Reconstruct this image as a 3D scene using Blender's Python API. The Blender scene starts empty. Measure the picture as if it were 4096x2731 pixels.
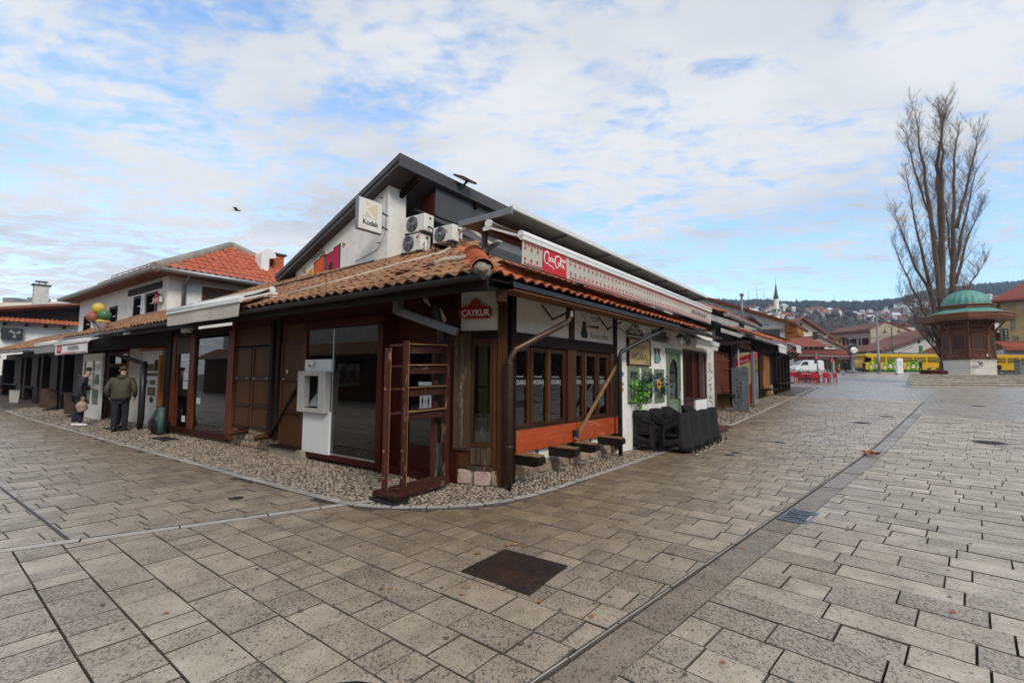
import bpy, bmesh, math, random
from mathutils import Vector, Matrix, noise
import numpy as np
# ---------------------------------------------------------------- camera, sky, sun, exposure
scene = bpy.context.scene
COL = scene.collection
PI = math.pi
rnd = random.Random(11)
PITCH, ROLL, EYE = math.radians(4.2), math.radians(.45), 1.6
_f = Vector((0, math.cos(PITCH), math.sin(PITCH)))
_u = Vector((0, -math.sin(PITCH), math.cos(PITCH)))
_x = Vector((1, 0, 0))
_rt = math.cos(ROLL) * _x + math.sin(ROLL) * _u
_up = -math.sin(ROLL) * _x + math.cos(ROLL) * _u
cam_data = bpy.data.cameras.new('camera')
cam_data.sensor_width = 36
cam_data.lens = 36 * 1900 / 4096
cam_data.clip_start, cam_data.clip_end = .05, 6000
cam = bpy.data.objects.new('camera', cam_data)
cam.matrix_world = Matrix(((_rt.x, _up.x, -_f.x, 0), (_rt.y, _up.y, -_f.y, 0), (_rt.z, _up.z, -_f.z, EYE), (0, 0, 0, 1)))
COL.objects.link(cam)
scene.camera = cam
world = bpy.data.worlds.new('World')
scene.world = world
world.use_nodes = True
SUN_EL, SUN_AZ = math.radians(38), math.radians(152)      # azimuth clockwise from +Y
def build_sky():
 nt = world.node_tree
 nt.nodes.clear()
 N, K = nt.nodes.new, nt.links.new
 out = N('ShaderNodeOutputWorld'); bg = N('ShaderNodeBackground')
 bg.inputs['Strength'].default_value = .1
 sky = N('ShaderNodeTexSky'); sky.sky_type = 'NISHITA'; sky.sun_disc = False
 sky.sun_elevation, sky.sun_rotation = SUN_EL, SUN_AZ
 sky.air_density, sky.dust_density, sky.ozone_density = 1.2, .6, 2.0
 tc = N('ShaderNodeTexCoord')
 sep = N('ShaderNodeSeparateXYZ'); K(tc.outputs['Generated'], sep.inputs[0])
 def math_(op, a, b=None, c=None, clamp=False):
  m = N('ShaderNodeMath'); m.operation = op; m.use_clamp = clamp
  for i, v in enumerate((a, b, c)):
   if v is None: continue
   if isinstance(v, (int, float)): m.inputs[i].default_value = v
   else: K(v, m.inputs[i])
  return m.outputs[0]
 zc = math_('MAXIMUM', math_('ADD', sep.outputs[2], .08), .05)
 px, py = math_('DIVIDE', sep.outputs[0], zc), math_('DIVIDE', sep.outputs[1], zc)
 comb = N('ShaderNodeCombineXYZ'); K(px, comb.inputs[0]); K(py, comb.inputs[1])
 def nz(scale, detail, rough, dist, off, stretch=(1, 1, 1), rz=0):
  mp = N('ShaderNodeMapping'); mp.inputs['Location'].default_value = off
  mp.inputs['Scale'].default_value = stretch; mp.inputs['Rotation'].default_value = (0, 0, rz)
  K(comb.outputs[0], mp.inputs[0])
  n = N('ShaderNodeTexNoise'); n.inputs['Scale'].default_value = scale
  n.inputs['Detail'].default_value = detail; n.inputs['Roughness'].default_value = rough
  n.inputs['Distortion'].default_value = dist
  K(mp.outputs[0], n.inputs[0]); return n.outputs['Fac']
 big = nz(.55, 3, .5, .2, (3.1, 1.7, 0))
 mid = nz(2.7, 6, .62, .4, (1.2, 5.5, 0), (1, 1.5, 1), .5)
 fine = nz(9, 5, .62, .3, (7.7, 2.2, 0), (1, 1.5, 1), .5)
 cov = math_('ADD', math_('ADD', math_('MULTIPLY', big, .36), math_('MULTIPLY', mid, .66)), math_('MULTIPLY', fine, .46))
 lowr = math_('MULTIPLY', math_('SUBTRACT', .36, sep.outputs[2], clamp=True),
     math_('ADD', math_('MULTIPLY', sep.outputs[0], 1.0), .16, clamp=True))
 cov = math_('SUBTRACT', cov, math_('MULTIPLY', lowr, 1.3))
 mr = N('ShaderNodeMapRange'); mr.interpolation_type = 'SMOOTHSTEP'
 mr.inputs['From Min'].default_value = .53; mr.inputs['From Max'].default_value = .80
 K(cov, mr.inputs['Value'])
 cr = N('ShaderNodeValToRGB')
 cr.color_ramp.elements[0].position = .42; cr.color_ramp.elements[0].color = (6.7, 6.8, 6.95, 1)
 cr.color_ramp.elements[1].position = .68; cr.color_ramp.elements[1].color = (4.9, 5.15, 5.6, 1)
 shade = nz(1.0, 5, .55, .3, (9.4, 4.1, 0), (1, 1.4, 1), .5)
 K(shade, cr.inputs[0])
 tint = N('ShaderNodeMix'); tint.data_type = 'RGBA'; tint.blend_type = 'MULTIPLY'
 tint.inputs[0].default_value = 1
 K(sky.outputs[0], tint.inputs[6]); tint.inputs[7].default_value = (1.8, 2.02, 2.17, 1)
 mix = N('ShaderNodeMix'); mix.data_type = 'RGBA'
 K(mr.outputs[0], mix.inputs[0]); K(tint.outputs[2], mix.inputs[6]); K(cr.outputs[0], mix.inputs[7])
 K(mix.outputs[2], bg.inputs['Color']); K(bg.outputs[0], out.inputs['Surface'])
build_sky()
sun_d = bpy.data.lights.new('sun', 'SUN')
sun_d.energy = 1.9; sun_d.angle = math.radians(13); sun_d.color = (1, .95, .88)
sun = bpy.data.objects.new('sun', sun_d)
_sd = Vector((math.sin(SUN_AZ) * math.cos(SUN_EL), math.cos(SUN_AZ) * math.cos(SUN_EL), math.sin(SUN_EL)))
sun.rotation_euler = _sd.to_track_quat('Z', 'Y').to_euler()
COL.objects.link(sun)
scene.view_settings.view_transform = 'Standard'
scene.view_settings.look = 'None'
scene.view_settings.exposure = .42
scene.view_settings.gamma = 1.0
scene.view_settings.use_curve_mapping = False
scene.render.engine = 'CYCLES'
scene.cycles.max_bounces = 5
scene.cycles.transparent_max_bounces = 12
scene.cycles.volume_bounces = 0
scene.cycles.use_denoising = True
# ---------------------------------------------------------------- helpers
def gz(x, y):
 """height of the square: level near the corner, rising towards the far end"""
 t = y + .2 * x
 if t < 10.7: return 0.0
 if t < 14.7: return .0049 * (t - 10.7) ** 2
 return .0392 * (t - 12.7)
class Fr:
 """a facade frame: a runs along the wall, d outwards, z up"""
 def __init__(s, o, ex, ey):
  s.o, s.ex, s.ey = Vector((o[0], o[1], 0)), Vector((ex[0], ex[1], 0)), Vector((ey[0], ey[1], 0))
  s.rz = math.atan2(s.ex.y, s.ex.x)
 def P(s, a, d, z): return s.o + s.ex * a + s.ey * d + Vector((0, 0, z))
 def g(s, a, d):
  p = s.P(a, d, 0); return gz(p.x, p.y)
 def inv(s, p):
  q = Vector((p[0], p[1], 0)) - s.o; return q.dot(s.ex), q.dot(s.ey)
def frame_at(x, y, ang):
 c, s_ = math.cos(ang), math.sin(ang)
 return Fr((x, y), (c, s_), (s_, -c))
aR, aL = math.radians(38.0), math.radians(54.3)
R = Fr((.028, 7.312), (math.sin(aR), math.cos(aR)), (math.cos(aR), -math.sin(aR)))
L = Fr((-2.234, 7.995), (-math.sin(aL), math.cos(aL)), (-math.cos(aL), -math.sin(aL)))
K = Fr((-.82, 7.24), (.9564, -.292), (-.292, -.9564))       # chamfered corner
W = Fr((0, 0), (1, 0), (0, 1))
WF = Fr((0, 0), (1, 0), (0, -1))
class MB:
 def __init__(s): s.v, s.f, s.m, s.sm = [], [], [], []
 def add(s, verts, faces, m=0, smooth=False):
  b = len(s.v); s.v.extend([tuple(p) for p in verts])
  for f in faces:
   s.f.append(tuple(b + i for i in f)); s.m.append(m); s.sm.append(smooth)
  return s
 def hexa(s, p, m=0):
  return s.add(p, [(0, 3, 2, 1), (4, 5, 6, 7), (0, 1, 5, 4), (1, 2, 6, 5), (2, 3, 7, 6), (3, 0, 4, 7)], m)
 def box(s, fr, a0, a1, d0, d1, z0, z1, m=0):
  return s.hexa([fr.P(a0, d0, z0), fr.P(a1, d0, z0), fr.P(a1, d1, z0), fr.P(a0, d1, z0),
      fr.P(a0, d0, z1), fr.P(a1, d0, z1), fr.P(a1, d1, z1), fr.P(a0, d1, z1)], m)
 def beam(s, p, q, w, h, up=(0, 0, 1), m=0):
  p, q = Vector(p), Vector(q); d = (q - p).normalized(); up = Vector(up)
  sd = d.cross(up)
  if sd.length < 1e-4: sd = d.cross(Vector((0, 1, 0)))
  sd.normalize(); u = sd.cross(d).normalized()
  a, b = sd * w / 2, u * h / 2
  return s.hexa([p - a - b, p + a - b, q + a - b, q - a - b, p - a + b, p + a + b, q + a + b, q - a + b], m)
 def tube(s, pts, r, n=8, caps=True, m=0, smooth=True):
  pts = [Vector(p) for p in pts]; rs = r if isinstance(r, (list, tuple)) else [r] * len(pts)
  rings = []; u = None
  for i, p in enumerate(pts):
   t = (pts[min(i + 1, len(pts) - 1)] - pts[max(i - 1, 0)])
   t = t.normalized() if t.length > 1e-9 else Vector((0, 0, 1))
   if u is None:
    u = t.cross(Vector((0, 0, 1)))
    if u.length < .05: u = t.cross(Vector((0, 1, 0)))
   u = (u - t * u.dot(t)); u.normalize(); w = t.cross(u)
   rings.append([p + (u * math.cos(2 * PI * k / n) + w * math.sin(2 * PI * k / n)) * rs[i] for k in range(n)])
  vs = [v for rg in rings for v in rg]; fs = []
  for i in range(len(rings) - 1):
   for k in range(n):
    fs.append((i * n + k, i * n + (k + 1) % n, (i + 1) * n + (k + 1) % n, (i + 1) * n + k))
  s.add(vs, fs, m, smooth)
  if caps:
   b = len(s.v) - len(vs); e = b + (len(rings) - 1) * n
   s.f += [tuple(b + k for k in reversed(range(n))), tuple(e + k for k in range(n))]; s.m += [m, m]; s.sm += [False, False]
  return s
 def lathe(s, c, prof, n=16, ax=(0, 0, 1), m=0, smooth=True, a0=0):
  c = Vector(c); ax = Vector(ax).normalized()
  u = ax.cross(Vector((0, 1, 0)));
  if u.length < .1: u = ax.cross(Vector((1, 0, 0)))
  u.normalize(); w = ax.cross(u); vs = []; fs = []
  for (r, z) in prof:
   for k in range(n):
    a = a0 + 2 * PI * k / n; vs.append(c + ax * z + (u * math.cos(a) + w * math.sin(a)) * r)
  for i in range(len(prof) - 1):
   for k in range(n): fs.append((i * n + k, i * n + (k + 1) % n, (i + 1) * n + (k + 1) % n, (i + 1) * n + k))
  if prof[0][0] > 1e-4: fs.append(tuple(reversed(range(n))))
  if prof[-1][0] > 1e-4: fs.append(tuple((len(prof) - 1) * n + k for k in range(n)))
  return s.add(vs, fs, m, smooth)
 def prism(s, poly, vec, m=0):
  n = len(poly); vec = Vector(vec); a = [Vector(p) for p in poly]; b = [p + vec for p in a]
  return s.add(a + b, [tuple(reversed(range(n))), tuple(range(n, 2 * n))] + [(i, (i + 1) % n, n + (i + 1) % n, n + i) for i in range(n)], m)
 def quad(s, a, b, c, d, m=0): return s.add([a, b, c, d], [(0, 1, 2, 3)], m)
 def ball(s, c, r, n=10, k=6, m=0):
  r = r if isinstance(r, (tuple, list)) else (r, r, r); c = Vector(c); vs = []; fs = []
  for i in range(k + 1):
   t = PI * i / k
   for j in range(n):
    a = 2 * PI * j / n; vs.append(c + Vector((r[0] * math.sin(t) * math.cos(a), r[1] * math.sin(t) * math.sin(a), -r[2] * math.cos(t))))
  for i in range(k):
   for j in range(n): fs.append((i * n + j, i * n + (j + 1) % n, (i + 1) * n + (j + 1) % n, (i + 1) * n + j))
  return s.add(vs, fs, m, True)
WM = {}
def wm(o): return WM.get(o.name, Matrix.Identity(4))
def thing(name, label, cat, loc, rz=0, group=None, kind=None):
 o = bpy.data.objects.new(name, None); COL.objects.link(o)
 M_ = Matrix.Translation(Vector(loc)) @ Matrix.Rotation(rz, 4, 'Z'); o.matrix_world = M_; WM[o.name] = M_
 o.empty_display_size = .2
 tag(o, label, cat, group, kind); return o
def tag(o, label=None, cat=None, group=None, kind=None):
 if label: o['label'] = label
 if cat: o['category'] = cat
 if group: o['group'] = group
 if kind: o['kind'] = kind
 return o
def mesh_of(name, mb, mats, inv=None, clean=True):
 me = bpy.data.meshes.new(name)
 vs = mb.v
 if inv is not None:
  a = np.array(vs, dtype=float).reshape(-1, 3); m = np.array(inv)
  vs = (a @ m[:3, :3].T + m[:3, 3]).tolist()
 me.from_pydata(vs, [], mb.f)
 for mt in (mats if isinstance(mats, (list, tuple)) else [mats]): me.materials.append(mt)
 if mb.f:
  me.polygons.foreach_set('material_index', mb.m); me.polygons.foreach_set('use_smooth', mb.sm)
 if clean and len(mb.f) < 20000:
  bm = bmesh.new(); bm.from_mesh(me); bmesh.ops.recalc_face_normals(bm, faces=bm.faces); bm.to_mesh(me); bm.free()
 me.update(); return me
def obj(name, mb, mats, parent=None, label=None, bevel=0, rz=0, kind=None, clean=True):
 """link a mesh builder (world coordinates) as ONE object, parented when asked"""
 if parent is not None:
  M_ = wm(parent)
 else:
  a = np.array(mb.v); lo, hi = a.min(0), a.max(0)
  M_ = Matrix.Translation(((lo[0] + hi[0]) / 2, (lo[1] + hi[1]) / 2, lo[2])) @ Matrix.Rotation(rz, 4, 'Z')
 me = mesh_of(name, mb, mats, M_.inverted(), clean)
 o = bpy.data.objects.new(name, me); COL.objects.link(o)
 if parent is not None: o.parent = parent
 else: o.matrix_world = M_
 WM[o.name] = M_
 if label: o['label'] = label
 if kind: o['kind'] = kind
 if bevel:
  b = o.modifiers.new('bevel', 'BEVEL'); b.width = bevel; b.segments = 1; b.limit_method = 'ANGLE'; b.harden_normals = False
 return o
def inst(name, me, M_, parent=None, kind=None):
 """an object sharing mesh data, placed by a world matrix"""
 o = bpy.data.objects.new(name, me); COL.objects.link(o)
 if parent is not None:
  o.parent = parent; o.matrix_local = wm(parent).inverted() @ M_
 else: o.matrix_world = M_
 WM[o.name] = M_
 if kind: o['kind'] = kind
 return o
def struct(name, mb, mats, **k):
 o = obj(name, mb, mats, **k); o['kind'] = 'structure'; return o
def copy_tree(src, delta=None, M_new=None, parent=None, label=None):
 """copy a thing, its parts and their sub-parts"""
 c = src.copy(); COL.objects.link(c)
 if parent is None:
  M_ = M_new if M_new is not None else delta @ wm(src)
  c.matrix_world = M_; WM[c.name] = M_
 else: c.parent = parent
 if label: c['label'] = label
 for ch in list(src.children): copy_tree(ch, parent=c)
 return c
def basis(fr, a, d, z):
 """matrix whose x runs along the wall, y outwards-negative (right-handed), z up"""
 ey = Vector((0, 0, 1)).cross(fr.ex); p = fr.P(a, d, z)
 return Matrix(((fr.ex.x, ey.x, 0, p.x), (fr.ex.y, ey.y, 0, p.y), (0, 0, 1, p.z), (0, 0, 0, 1)))
def text(name, body, fr, a, d, z, size, mt, parent=None, flip=1, sx=1, ext=.002, shear=0, align='CENTER', tilt=0, bold=0, space=1, M_=None):
 """lettering standing on a wall, read from outside; flip=-1 when 'a' runs right-to-left as seen"""
 cu = bpy.data.curves.new(name, 'FONT'); cu.body = body; cu.size = size; cu.align_x = align; cu.extrude = ext
 cu.shear = shear; cu.offset = bold; cu.space_character = space; cu.resolution_u = 3
 cu.materials.append(mt)
 tmp = bpy.data.objects.new(name, cu); COL.objects.link(tmp)
 bpy.context.view_layer.update()
 me = bpy.data.meshes.new_from_object(tmp); bpy.data.objects.remove(tmp); bpy.data.curves.remove(cu)
 o = bpy.data.objects.new(name, me); COL.objects.link(o)
 if M_ is None:
  ex = fr.ex * flip; p = fr.P(a, d, z); n = fr.ey
  M_ = Matrix(((ex.x * sx, 0, n.x, p.x), (ex.y * sx, 0, n.y, p.y), (0, 1, 0, p.z), (0, 0, 0, 1))) @ Matrix.Rotation(tilt, 4, 'Z')
 if parent is not None: o.parent = parent; o.matrix_local = wm(parent).inverted() @ M_
 else: o.matrix_world = M_
 WM[o.name] = M_
 return o
# ---------------------------------------------------------------- materials
def new_mat(name):
 m = bpy.data.materials.new(name); m.use_nodes = True; nt = m.node_tree
 return m, nt, nt.nodes['Principled BSDF'], nt.nodes.new, nt.links.new
def mix_rgb(N, Kk, fac, a, b, mode='MIX'):
 x = N('ShaderNodeMix'); x.data_type = 'RGBA'; x.blend_type = mode
 for i, v in ((0, fac), (6, a), (7, b)):
  if hasattr(v, 'is_linked') or hasattr(v, 'node'): Kk(v, x.inputs[i])
  elif i == 0: x.inputs[0].default_value = v
  else: x.inputs[i].default_value = (*v, 1) if len(v) == 3 else v
 return x.outputs[2]
def ramp(N, Kk, src, p0, p1, c0=(0, 0, 0), c1=(1, 1, 1)):
 r = N('ShaderNodeValToRGB'); e = r.color_ramp.elements
 e[0].position, e[0].color = p0, (*c0, 1); e[1].position, e[1].color = p1, (*c1, 1)
 Kk(src, r.inputs[0]); return r.outputs[0]
def tex_noise(N, Kk, vec, scale, detail=4, rough=.6, stretch=None, dist=0):
 if stretch:
  mp = N('ShaderNodeMapping'); mp.inputs['Scale'].default_value = stretch; Kk(vec, mp.inputs[0]); vec = mp.outputs[0]
 n = N('ShaderNodeTexNoise'); n.inputs['Scale'].default_value = scale; n.inputs['Detail'].default_value = detail
 n.inputs['Roughness'].default_value = rough; n.inputs['Distortion'].default_value = dist
 Kk(vec, n.inputs[0]); return n.outputs['Fac']
def rand_id(N, Kk):
 g = N('ShaderNodeNewGeometry'); oi = N('ShaderNodeObjectInfo'); a = N('ShaderNodeMath'); a.operation = 'ADD'
 Kk(g.outputs['Random Per Island'], a.inputs[0]); Kk(oi.outputs['Random'], a.inputs[1])
 f = N('ShaderNodeMath'); f.operation = 'FRACT'; Kk(a.outputs[0], f.inputs[0]); return f.outputs[0]
def bump(N, Kk, b, h, strength, dist=.01):
 bp = N('ShaderNodeBump'); bp.inputs['Strength'].default_value = strength; bp.inputs['Distance'].default_value = dist
 Kk(h, bp.inputs['Height']); Kk(bp.outputs[0], b.inputs['Normal']); return bp
def coords(N, world_pos=False):
 if world_pos: return N('ShaderNodeNewGeometry').outputs['Position']
 return N('ShaderNodeTexCoord').outputs['Object']
def M(name, c1, c2=None, scale=6, rough=.7, bmp=.15, bscale=None, stretch=None, metal=0, spec=.4, world_pos=False,
  vary=0, dirt=None, dirt_scale=2.5, dirt_amt=.5, bdist=.01, rough2=None):
 """paint, plaster, metal, cloth: two tones in noise, a finer relief, optional dirt blotches and per-piece variation"""
 m, nt, b, N, Kk = new_mat(name)
 v = coords(N, world_pos); c2 = c2 or tuple(x * .8 for x in c1)
 n = tex_noise(N, Kk, v, scale, 5, .65, stretch)
 col = mix_rgb(N, Kk, ramp(N, Kk, n, .32, .68), c1, c2)
 if dirt:
  dn = tex_noise(N, Kk, v, dirt_scale, 6, .7)
  k = N('ShaderNodeMath'); k.operation = 'MULTIPLY'; k.inputs[1].default_value = dirt_amt
  Kk(ramp(N, Kk, dn, .48, .72), k.inputs[0])
  col = mix_rgb(N, Kk, k.outputs[0], col, dirt)
 if vary:
  hv = N('ShaderNodeHueSaturation'); r = rand_id(N, Kk)
  mr = N('ShaderNodeMapRange'); mr.inputs['To Min'].default_value = 1 - vary; mr.inputs['To Max'].default_value = 1 + vary
  Kk(r, mr.inputs[0]); Kk(mr.outputs[0], hv.inputs['Value']); Kk(col, hv.inputs['Color']); col = hv.outputs[0]
 Kk(col, b.inputs['Base Color'])
 b.inputs['Roughness'].default_value = rough; b.inputs['Metallic'].default_value = metal
 b.inputs['Specular IOR Level'].default_value = spec
 if rough2 is not None:
  mr = N('ShaderNodeMapRange'); mr.inputs['To Min'].default_value = rough; mr.inputs['To Max'].default_value = rough2
  Kk(n, mr.inputs[0]); Kk(mr.outputs[0], b.inputs['Roughness'])
 if bmp:
  bn = tex_noise(N, Kk, v, bscale or scale * 5, 4, .6, stretch)
  bump(N, Kk, b, bn, bmp, bdist)
 return m
def wood(name, c1, c2, axis='z', rough=.6, worn=None, spec=.14, fine=1.0, bmp=.35):
 m, nt, b, N, Kk = new_mat(name); v = coords(N)
 st = {'x': (.035, 1, 1), 'y': (1, .035, 1), 'z': (1, 1, .035)}[axis]
 g1 = tex_noise(N, Kk, v, 26 * fine, 5, .65, st, .3); g2 = tex_noise(N, Kk, v, 110 * fine, 3, .6, st)
 col = mix_rgb(N, Kk, ramp(N, Kk, g1, .34, .66), c1, c2)
 col = mix_rgb(N, Kk, ramp(N, Kk, g2, .45, .75), col, tuple(x * .55 for x in c2))
 big = tex_noise(N, Kk, v, 2.2, 3, .6)
 col = mix_rgb(N, Kk, ramp(N, Kk, big, .4, .75), col, tuple(x * .62 for x in c1))
 if worn:
  w = tex_noise(N, Kk, v, 7, 6, .72, {'x': (.3, 1, 1), 'y': (1, .3, 1), 'z': (1, 1, .3)}[axis])
  col = mix_rgb(N, Kk, ramp(N, Kk, w, .57, .7), col, worn)
 hv = N('ShaderNodeHueSaturation'); mr = N('ShaderNodeMapRange')
 mr.inputs['To Min'].default_value = .82; mr.inputs['To Max'].default_value = 1.2
 Kk(rand_id(N, Kk), mr.inputs[0]); Kk(mr.outputs[0], hv.inputs['Value']); Kk(col, hv.inputs['Color'])
 Kk(hv.outputs[0], b.inputs['Base Color'])
 b.inputs['Roughness'].default_value = rough; b.inputs['Specular IOR Level'].default_value = spec
 bump(N, Kk, b, g2, bmp, .004); return m
def stone_slab(name, c1, c2, brick=False, fr=None, lo=.26, hi=.52):
 """bush-hammered limestone: pits, per-slab tone, stains, damp patches that gloss"""
 m, nt, b, N, Kk = new_mat(name)
 pos = N('ShaderNodeNewGeometry').outputs['Position']
 r = rand_id(N, Kk)
 big = tex_noise(N, Kk, pos, .38, 5, .6)
 med = tex_noise(N, Kk, pos, 3.2, 6, .7)
 wob = N('ShaderNodeMapping'); wob.inputs['Scale'].default_value = (1, .62, 1); wob.inputs['Rotation'].default_value = (0, 0, .9); Kk(pos, wob.inputs[0])
 pn = tex_noise(N, Kk, wob.outputs[0], 62, 2.5, .55, None, .6)
 rough_n = tex_noise(N, Kk, pos, 150, 4, .7)
 sh = N('ShaderNodeMath'); sh.operation = 'MULTIPLY_ADD'; Kk(r, sh.inputs[0]); sh.inputs[1].default_value = .09; s2 = N('ShaderNodeMath'); s2.operation = 'MULTIPLY_ADD'; Kk(med, s2.inputs[0]); s2.inputs[1].default_value = .22; Kk(pn, s2.inputs[2]); Kk(s2.outputs[0], sh.inputs[2])
 pitm = N('ShaderNodeMath'); pitm.operation = 'MULTIPLY'; Kk(ramp(N, Kk, sh.outputs[0], .71, .80), pitm.inputs[0]); pitm.inputs[1].default_value = .72
 if brick:
  mp = N('ShaderNodeMapping'); mp.vector_type = 'POINT'; mp.inputs['Rotation'].default_value = (0, 0, -(fr.rz + PI / 2))
  Kk(pos, mp.inputs[0])
  bt = N('ShaderNodeTexBrick'); bt.offset = .42; bt.inputs['Scale'].default_value = 1
  bt.inputs['Brick Width'].default_value = .48; bt.inputs['Row Height'].default_value = .30
  bt.inputs['Mortar Size'].default_value = .012; bt.inputs['Mortar Smooth'].default_value = .2
  bt.inputs['Color1'].default_value = (0, 0, 0, 1); bt.inputs['Color2'].default_value = (1, 1, 1, 1); bt.inputs['Bias'].default_value = 0
  bt.inputs['Mortar'].default_value = (.5, .5, .5, 1)
  Kk(mp.outputs[0], bt.inputs['Vector'])
  sp = N('ShaderNodeSeparateColor'); Kk(bt.outputs['Color'], sp.inputs[0]); r = sp.outputs[0]
 col = mix_rgb(N, Kk, r, c1, c2)
 col = mix_rgb(N, Kk, ramp(N, Kk, med, .35, .72), col, tuple(x * .74 for x in c2))
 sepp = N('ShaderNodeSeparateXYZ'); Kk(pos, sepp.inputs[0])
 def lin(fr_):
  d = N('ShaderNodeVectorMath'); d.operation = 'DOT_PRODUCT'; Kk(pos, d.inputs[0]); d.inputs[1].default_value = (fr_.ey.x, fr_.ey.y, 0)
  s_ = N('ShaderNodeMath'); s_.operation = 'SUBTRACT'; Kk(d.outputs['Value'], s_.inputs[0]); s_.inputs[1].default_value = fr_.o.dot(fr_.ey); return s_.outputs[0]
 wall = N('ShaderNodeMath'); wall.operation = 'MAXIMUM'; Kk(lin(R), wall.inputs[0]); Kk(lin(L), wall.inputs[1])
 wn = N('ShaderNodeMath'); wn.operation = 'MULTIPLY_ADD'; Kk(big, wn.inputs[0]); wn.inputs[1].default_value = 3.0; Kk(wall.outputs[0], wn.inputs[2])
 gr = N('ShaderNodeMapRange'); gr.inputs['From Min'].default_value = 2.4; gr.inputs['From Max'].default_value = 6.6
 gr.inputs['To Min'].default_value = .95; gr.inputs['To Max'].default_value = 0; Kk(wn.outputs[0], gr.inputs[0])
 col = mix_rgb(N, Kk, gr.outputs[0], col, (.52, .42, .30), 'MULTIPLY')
 st = tex_noise(N, Kk, pos, 1.25, 6, .72)
 col = mix_rgb(N, Kk, ramp(N, Kk, st, .55, .8, (0, 0, 0), (.55, .55, .55)), col, (.62, .57, .5), 'MULTIPLY')
 col = mix_rgb(N, Kk, ramp(N, Kk, rough_n, .38, .66, (.0, .0, .0), (.6, .6, .6)), col, (.5, .46, .41), 'MULTIPLY')
 col = mix_rgb(N, Kk, pitm.outputs[0], col, (.06, .047, .036))
 h = N('ShaderNodeMath'); h.operation = 'MULTIPLY_ADD'; h.inputs[1].default_value = -1.4; Kk(pitm.outputs[0], h.inputs[0]); Kk(rough_n, h.inputs[2])
 hh = h.outputs[0]
 if brick:
  col = mix_rgb(N, Kk, bt.outputs['Fac'], col, (.05, .045, .04))
  h2 = N('ShaderNodeMath'); h2.operation = 'MULTIPLY_ADD'; h2.inputs[1].default_value = -1.5; Kk(bt.outputs['Fac'], h2.inputs[0]); Kk(hh, h2.inputs[2]); hh = h2.outputs[0]
 Kk(col, b.inputs['Base Color'])
 wet = tex_noise(N, Kk, pos, .55, 5, .65)
 Kk(ramp(N, Kk, wet, .3, .7, (lo,) * 3, (hi,) * 3), b.inputs['Roughness'])
 b.inputs['Specular IOR Level'].default_value = .5
 bump(N, Kk, b, hh, .55 if not brick else .35, .006); return m
def glass(name, tint=(.75, .8, .8), refl=1.0):
 m, nt, b, N, Kk = new_mat(name)
 out = nt.nodes['Material Output']; nt.nodes.remove(b)
 tr = N('ShaderNodeBsdfTransparent'); tr.inputs[0].default_value = (*tint, 1)
 gl = N('ShaderNodeBsdfGlossy'); gl.inputs['Roughness'].default_value = .015; gl.inputs[0].default_value = (refl, refl, refl, 1)
 fz = N('ShaderNodeFresnel'); fz.inputs[0].default_value = 1.75
 mx = N('ShaderNodeMixShader'); Kk(fz.outputs[0], mx.inputs[0]); Kk(tr.outputs[0], mx.inputs[1]); Kk(gl.outputs[0], mx.inputs[2])
 Kk(mx.outputs[0], out.inputs[0]); return m
def emit(name, c, s):
 m, nt, b, N, Kk = new_mat(name); b.inputs['Base Color'].default_value = (*c, 1)
 b.inputs['Emission Color'].default_value = (*c, 1); b.inputs['Emission Strength'].default_value = s; return m
def tile_mat(name, c1, c2, lichen, lam, dark, dam=.5):
 m, nt, b, N, Kk = new_mat(name)
 pos = N('ShaderNodeNewGeometry').outputs['Position']; r = rand_id(N, Kk)
 col = mix_rgb(N, Kk, r, c1, c2)
 ln = tex_noise(N, Kk, pos, 6.5, 6, .72)
 col = mix_rgb(N, Kk, ramp(N, Kk, ln, .45, .68, (0, 0, 0), (lam, lam, lam)), col, lichen)
 dn = tex_noise(N, Kk, pos, 2.1, 6, .7)
 col = mix_rgb(N, Kk, ramp(N, Kk, dn, .46, .72, (0, 0, 0), (dam, dam, dam)), col, dark)
 fn = tex_noise(N, Kk, pos, 45, 4, .7)
 col = mix_rgb(N, Kk, ramp(N, Kk, fn, .5, .8, (0, 0, 0), (.35, .35, .35)), col, dark)
 Kk(col, b.inputs['Base Color']); b.inputs['Roughness'].default_value = .8; b.inputs['Specular IOR Level'].default_value = .3
 bump(N, Kk, b, fn, .3, .006); return m
SLAB = stone_slab('hammered_limestone', (.68, .605, .485), (.49, .43, .345))
SLABFAR = stone_slab('limestone_paving', (.58, .53, .46), (.47, .43, .37), True, R, .2, .4)
SLABLEFT = stone_slab('limestone_paving_street', (.50, .455, .39), (.38, .34, .29), True, L)
GUTTERSTONE = stone_slab('wet_gutter_stone', (.47, .41, .335), (.36, .31, .25), lo=.08, hi=.42)
KERB = M('kerb_stone', (.40, .37, .32), (.32, .29, .25), 5, .6, .25, 60, world_pos=True, vary=.15)
JOINT = M('joint_mortar', (.11, .092, .073), (.065, .055, .045), 9, .7, .4, 50, world_pos=True)
COBBLE = M('river_pebble', (.33, .265, .195), (.20, .155, .115), 14, .38, .12, 60, world_pos=True, vary=.42)
COBBLEBED = M('pebble_bed', (.10, .08, .06), (.055, .044, .034), 12, .55, .5, 60, world_pos=True)
TILEOLD = tile_mat('weathered_tile', (.36, .165, .08), (.25, .11, .06), (.42, .27, .12), .8, (.07, .045, .035))
TILENEW = tile_mat('orange_tile', (.52, .135, .05), (.36, .095, .045), (.42, .16, .08), .4, (.10, .05, .035), .35)
TILERED = tile_mat('red_tile', (.50, .125, .06), (.40, .095, .05), (.42, .17, .10), .35, (.16, .05, .035), .3)
TILEDARK = tile_mat('dark_tile', (.23, .085, .06), (.16, .065, .05), (.21, .12, .08), .5, (.05, .035, .03))
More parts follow.
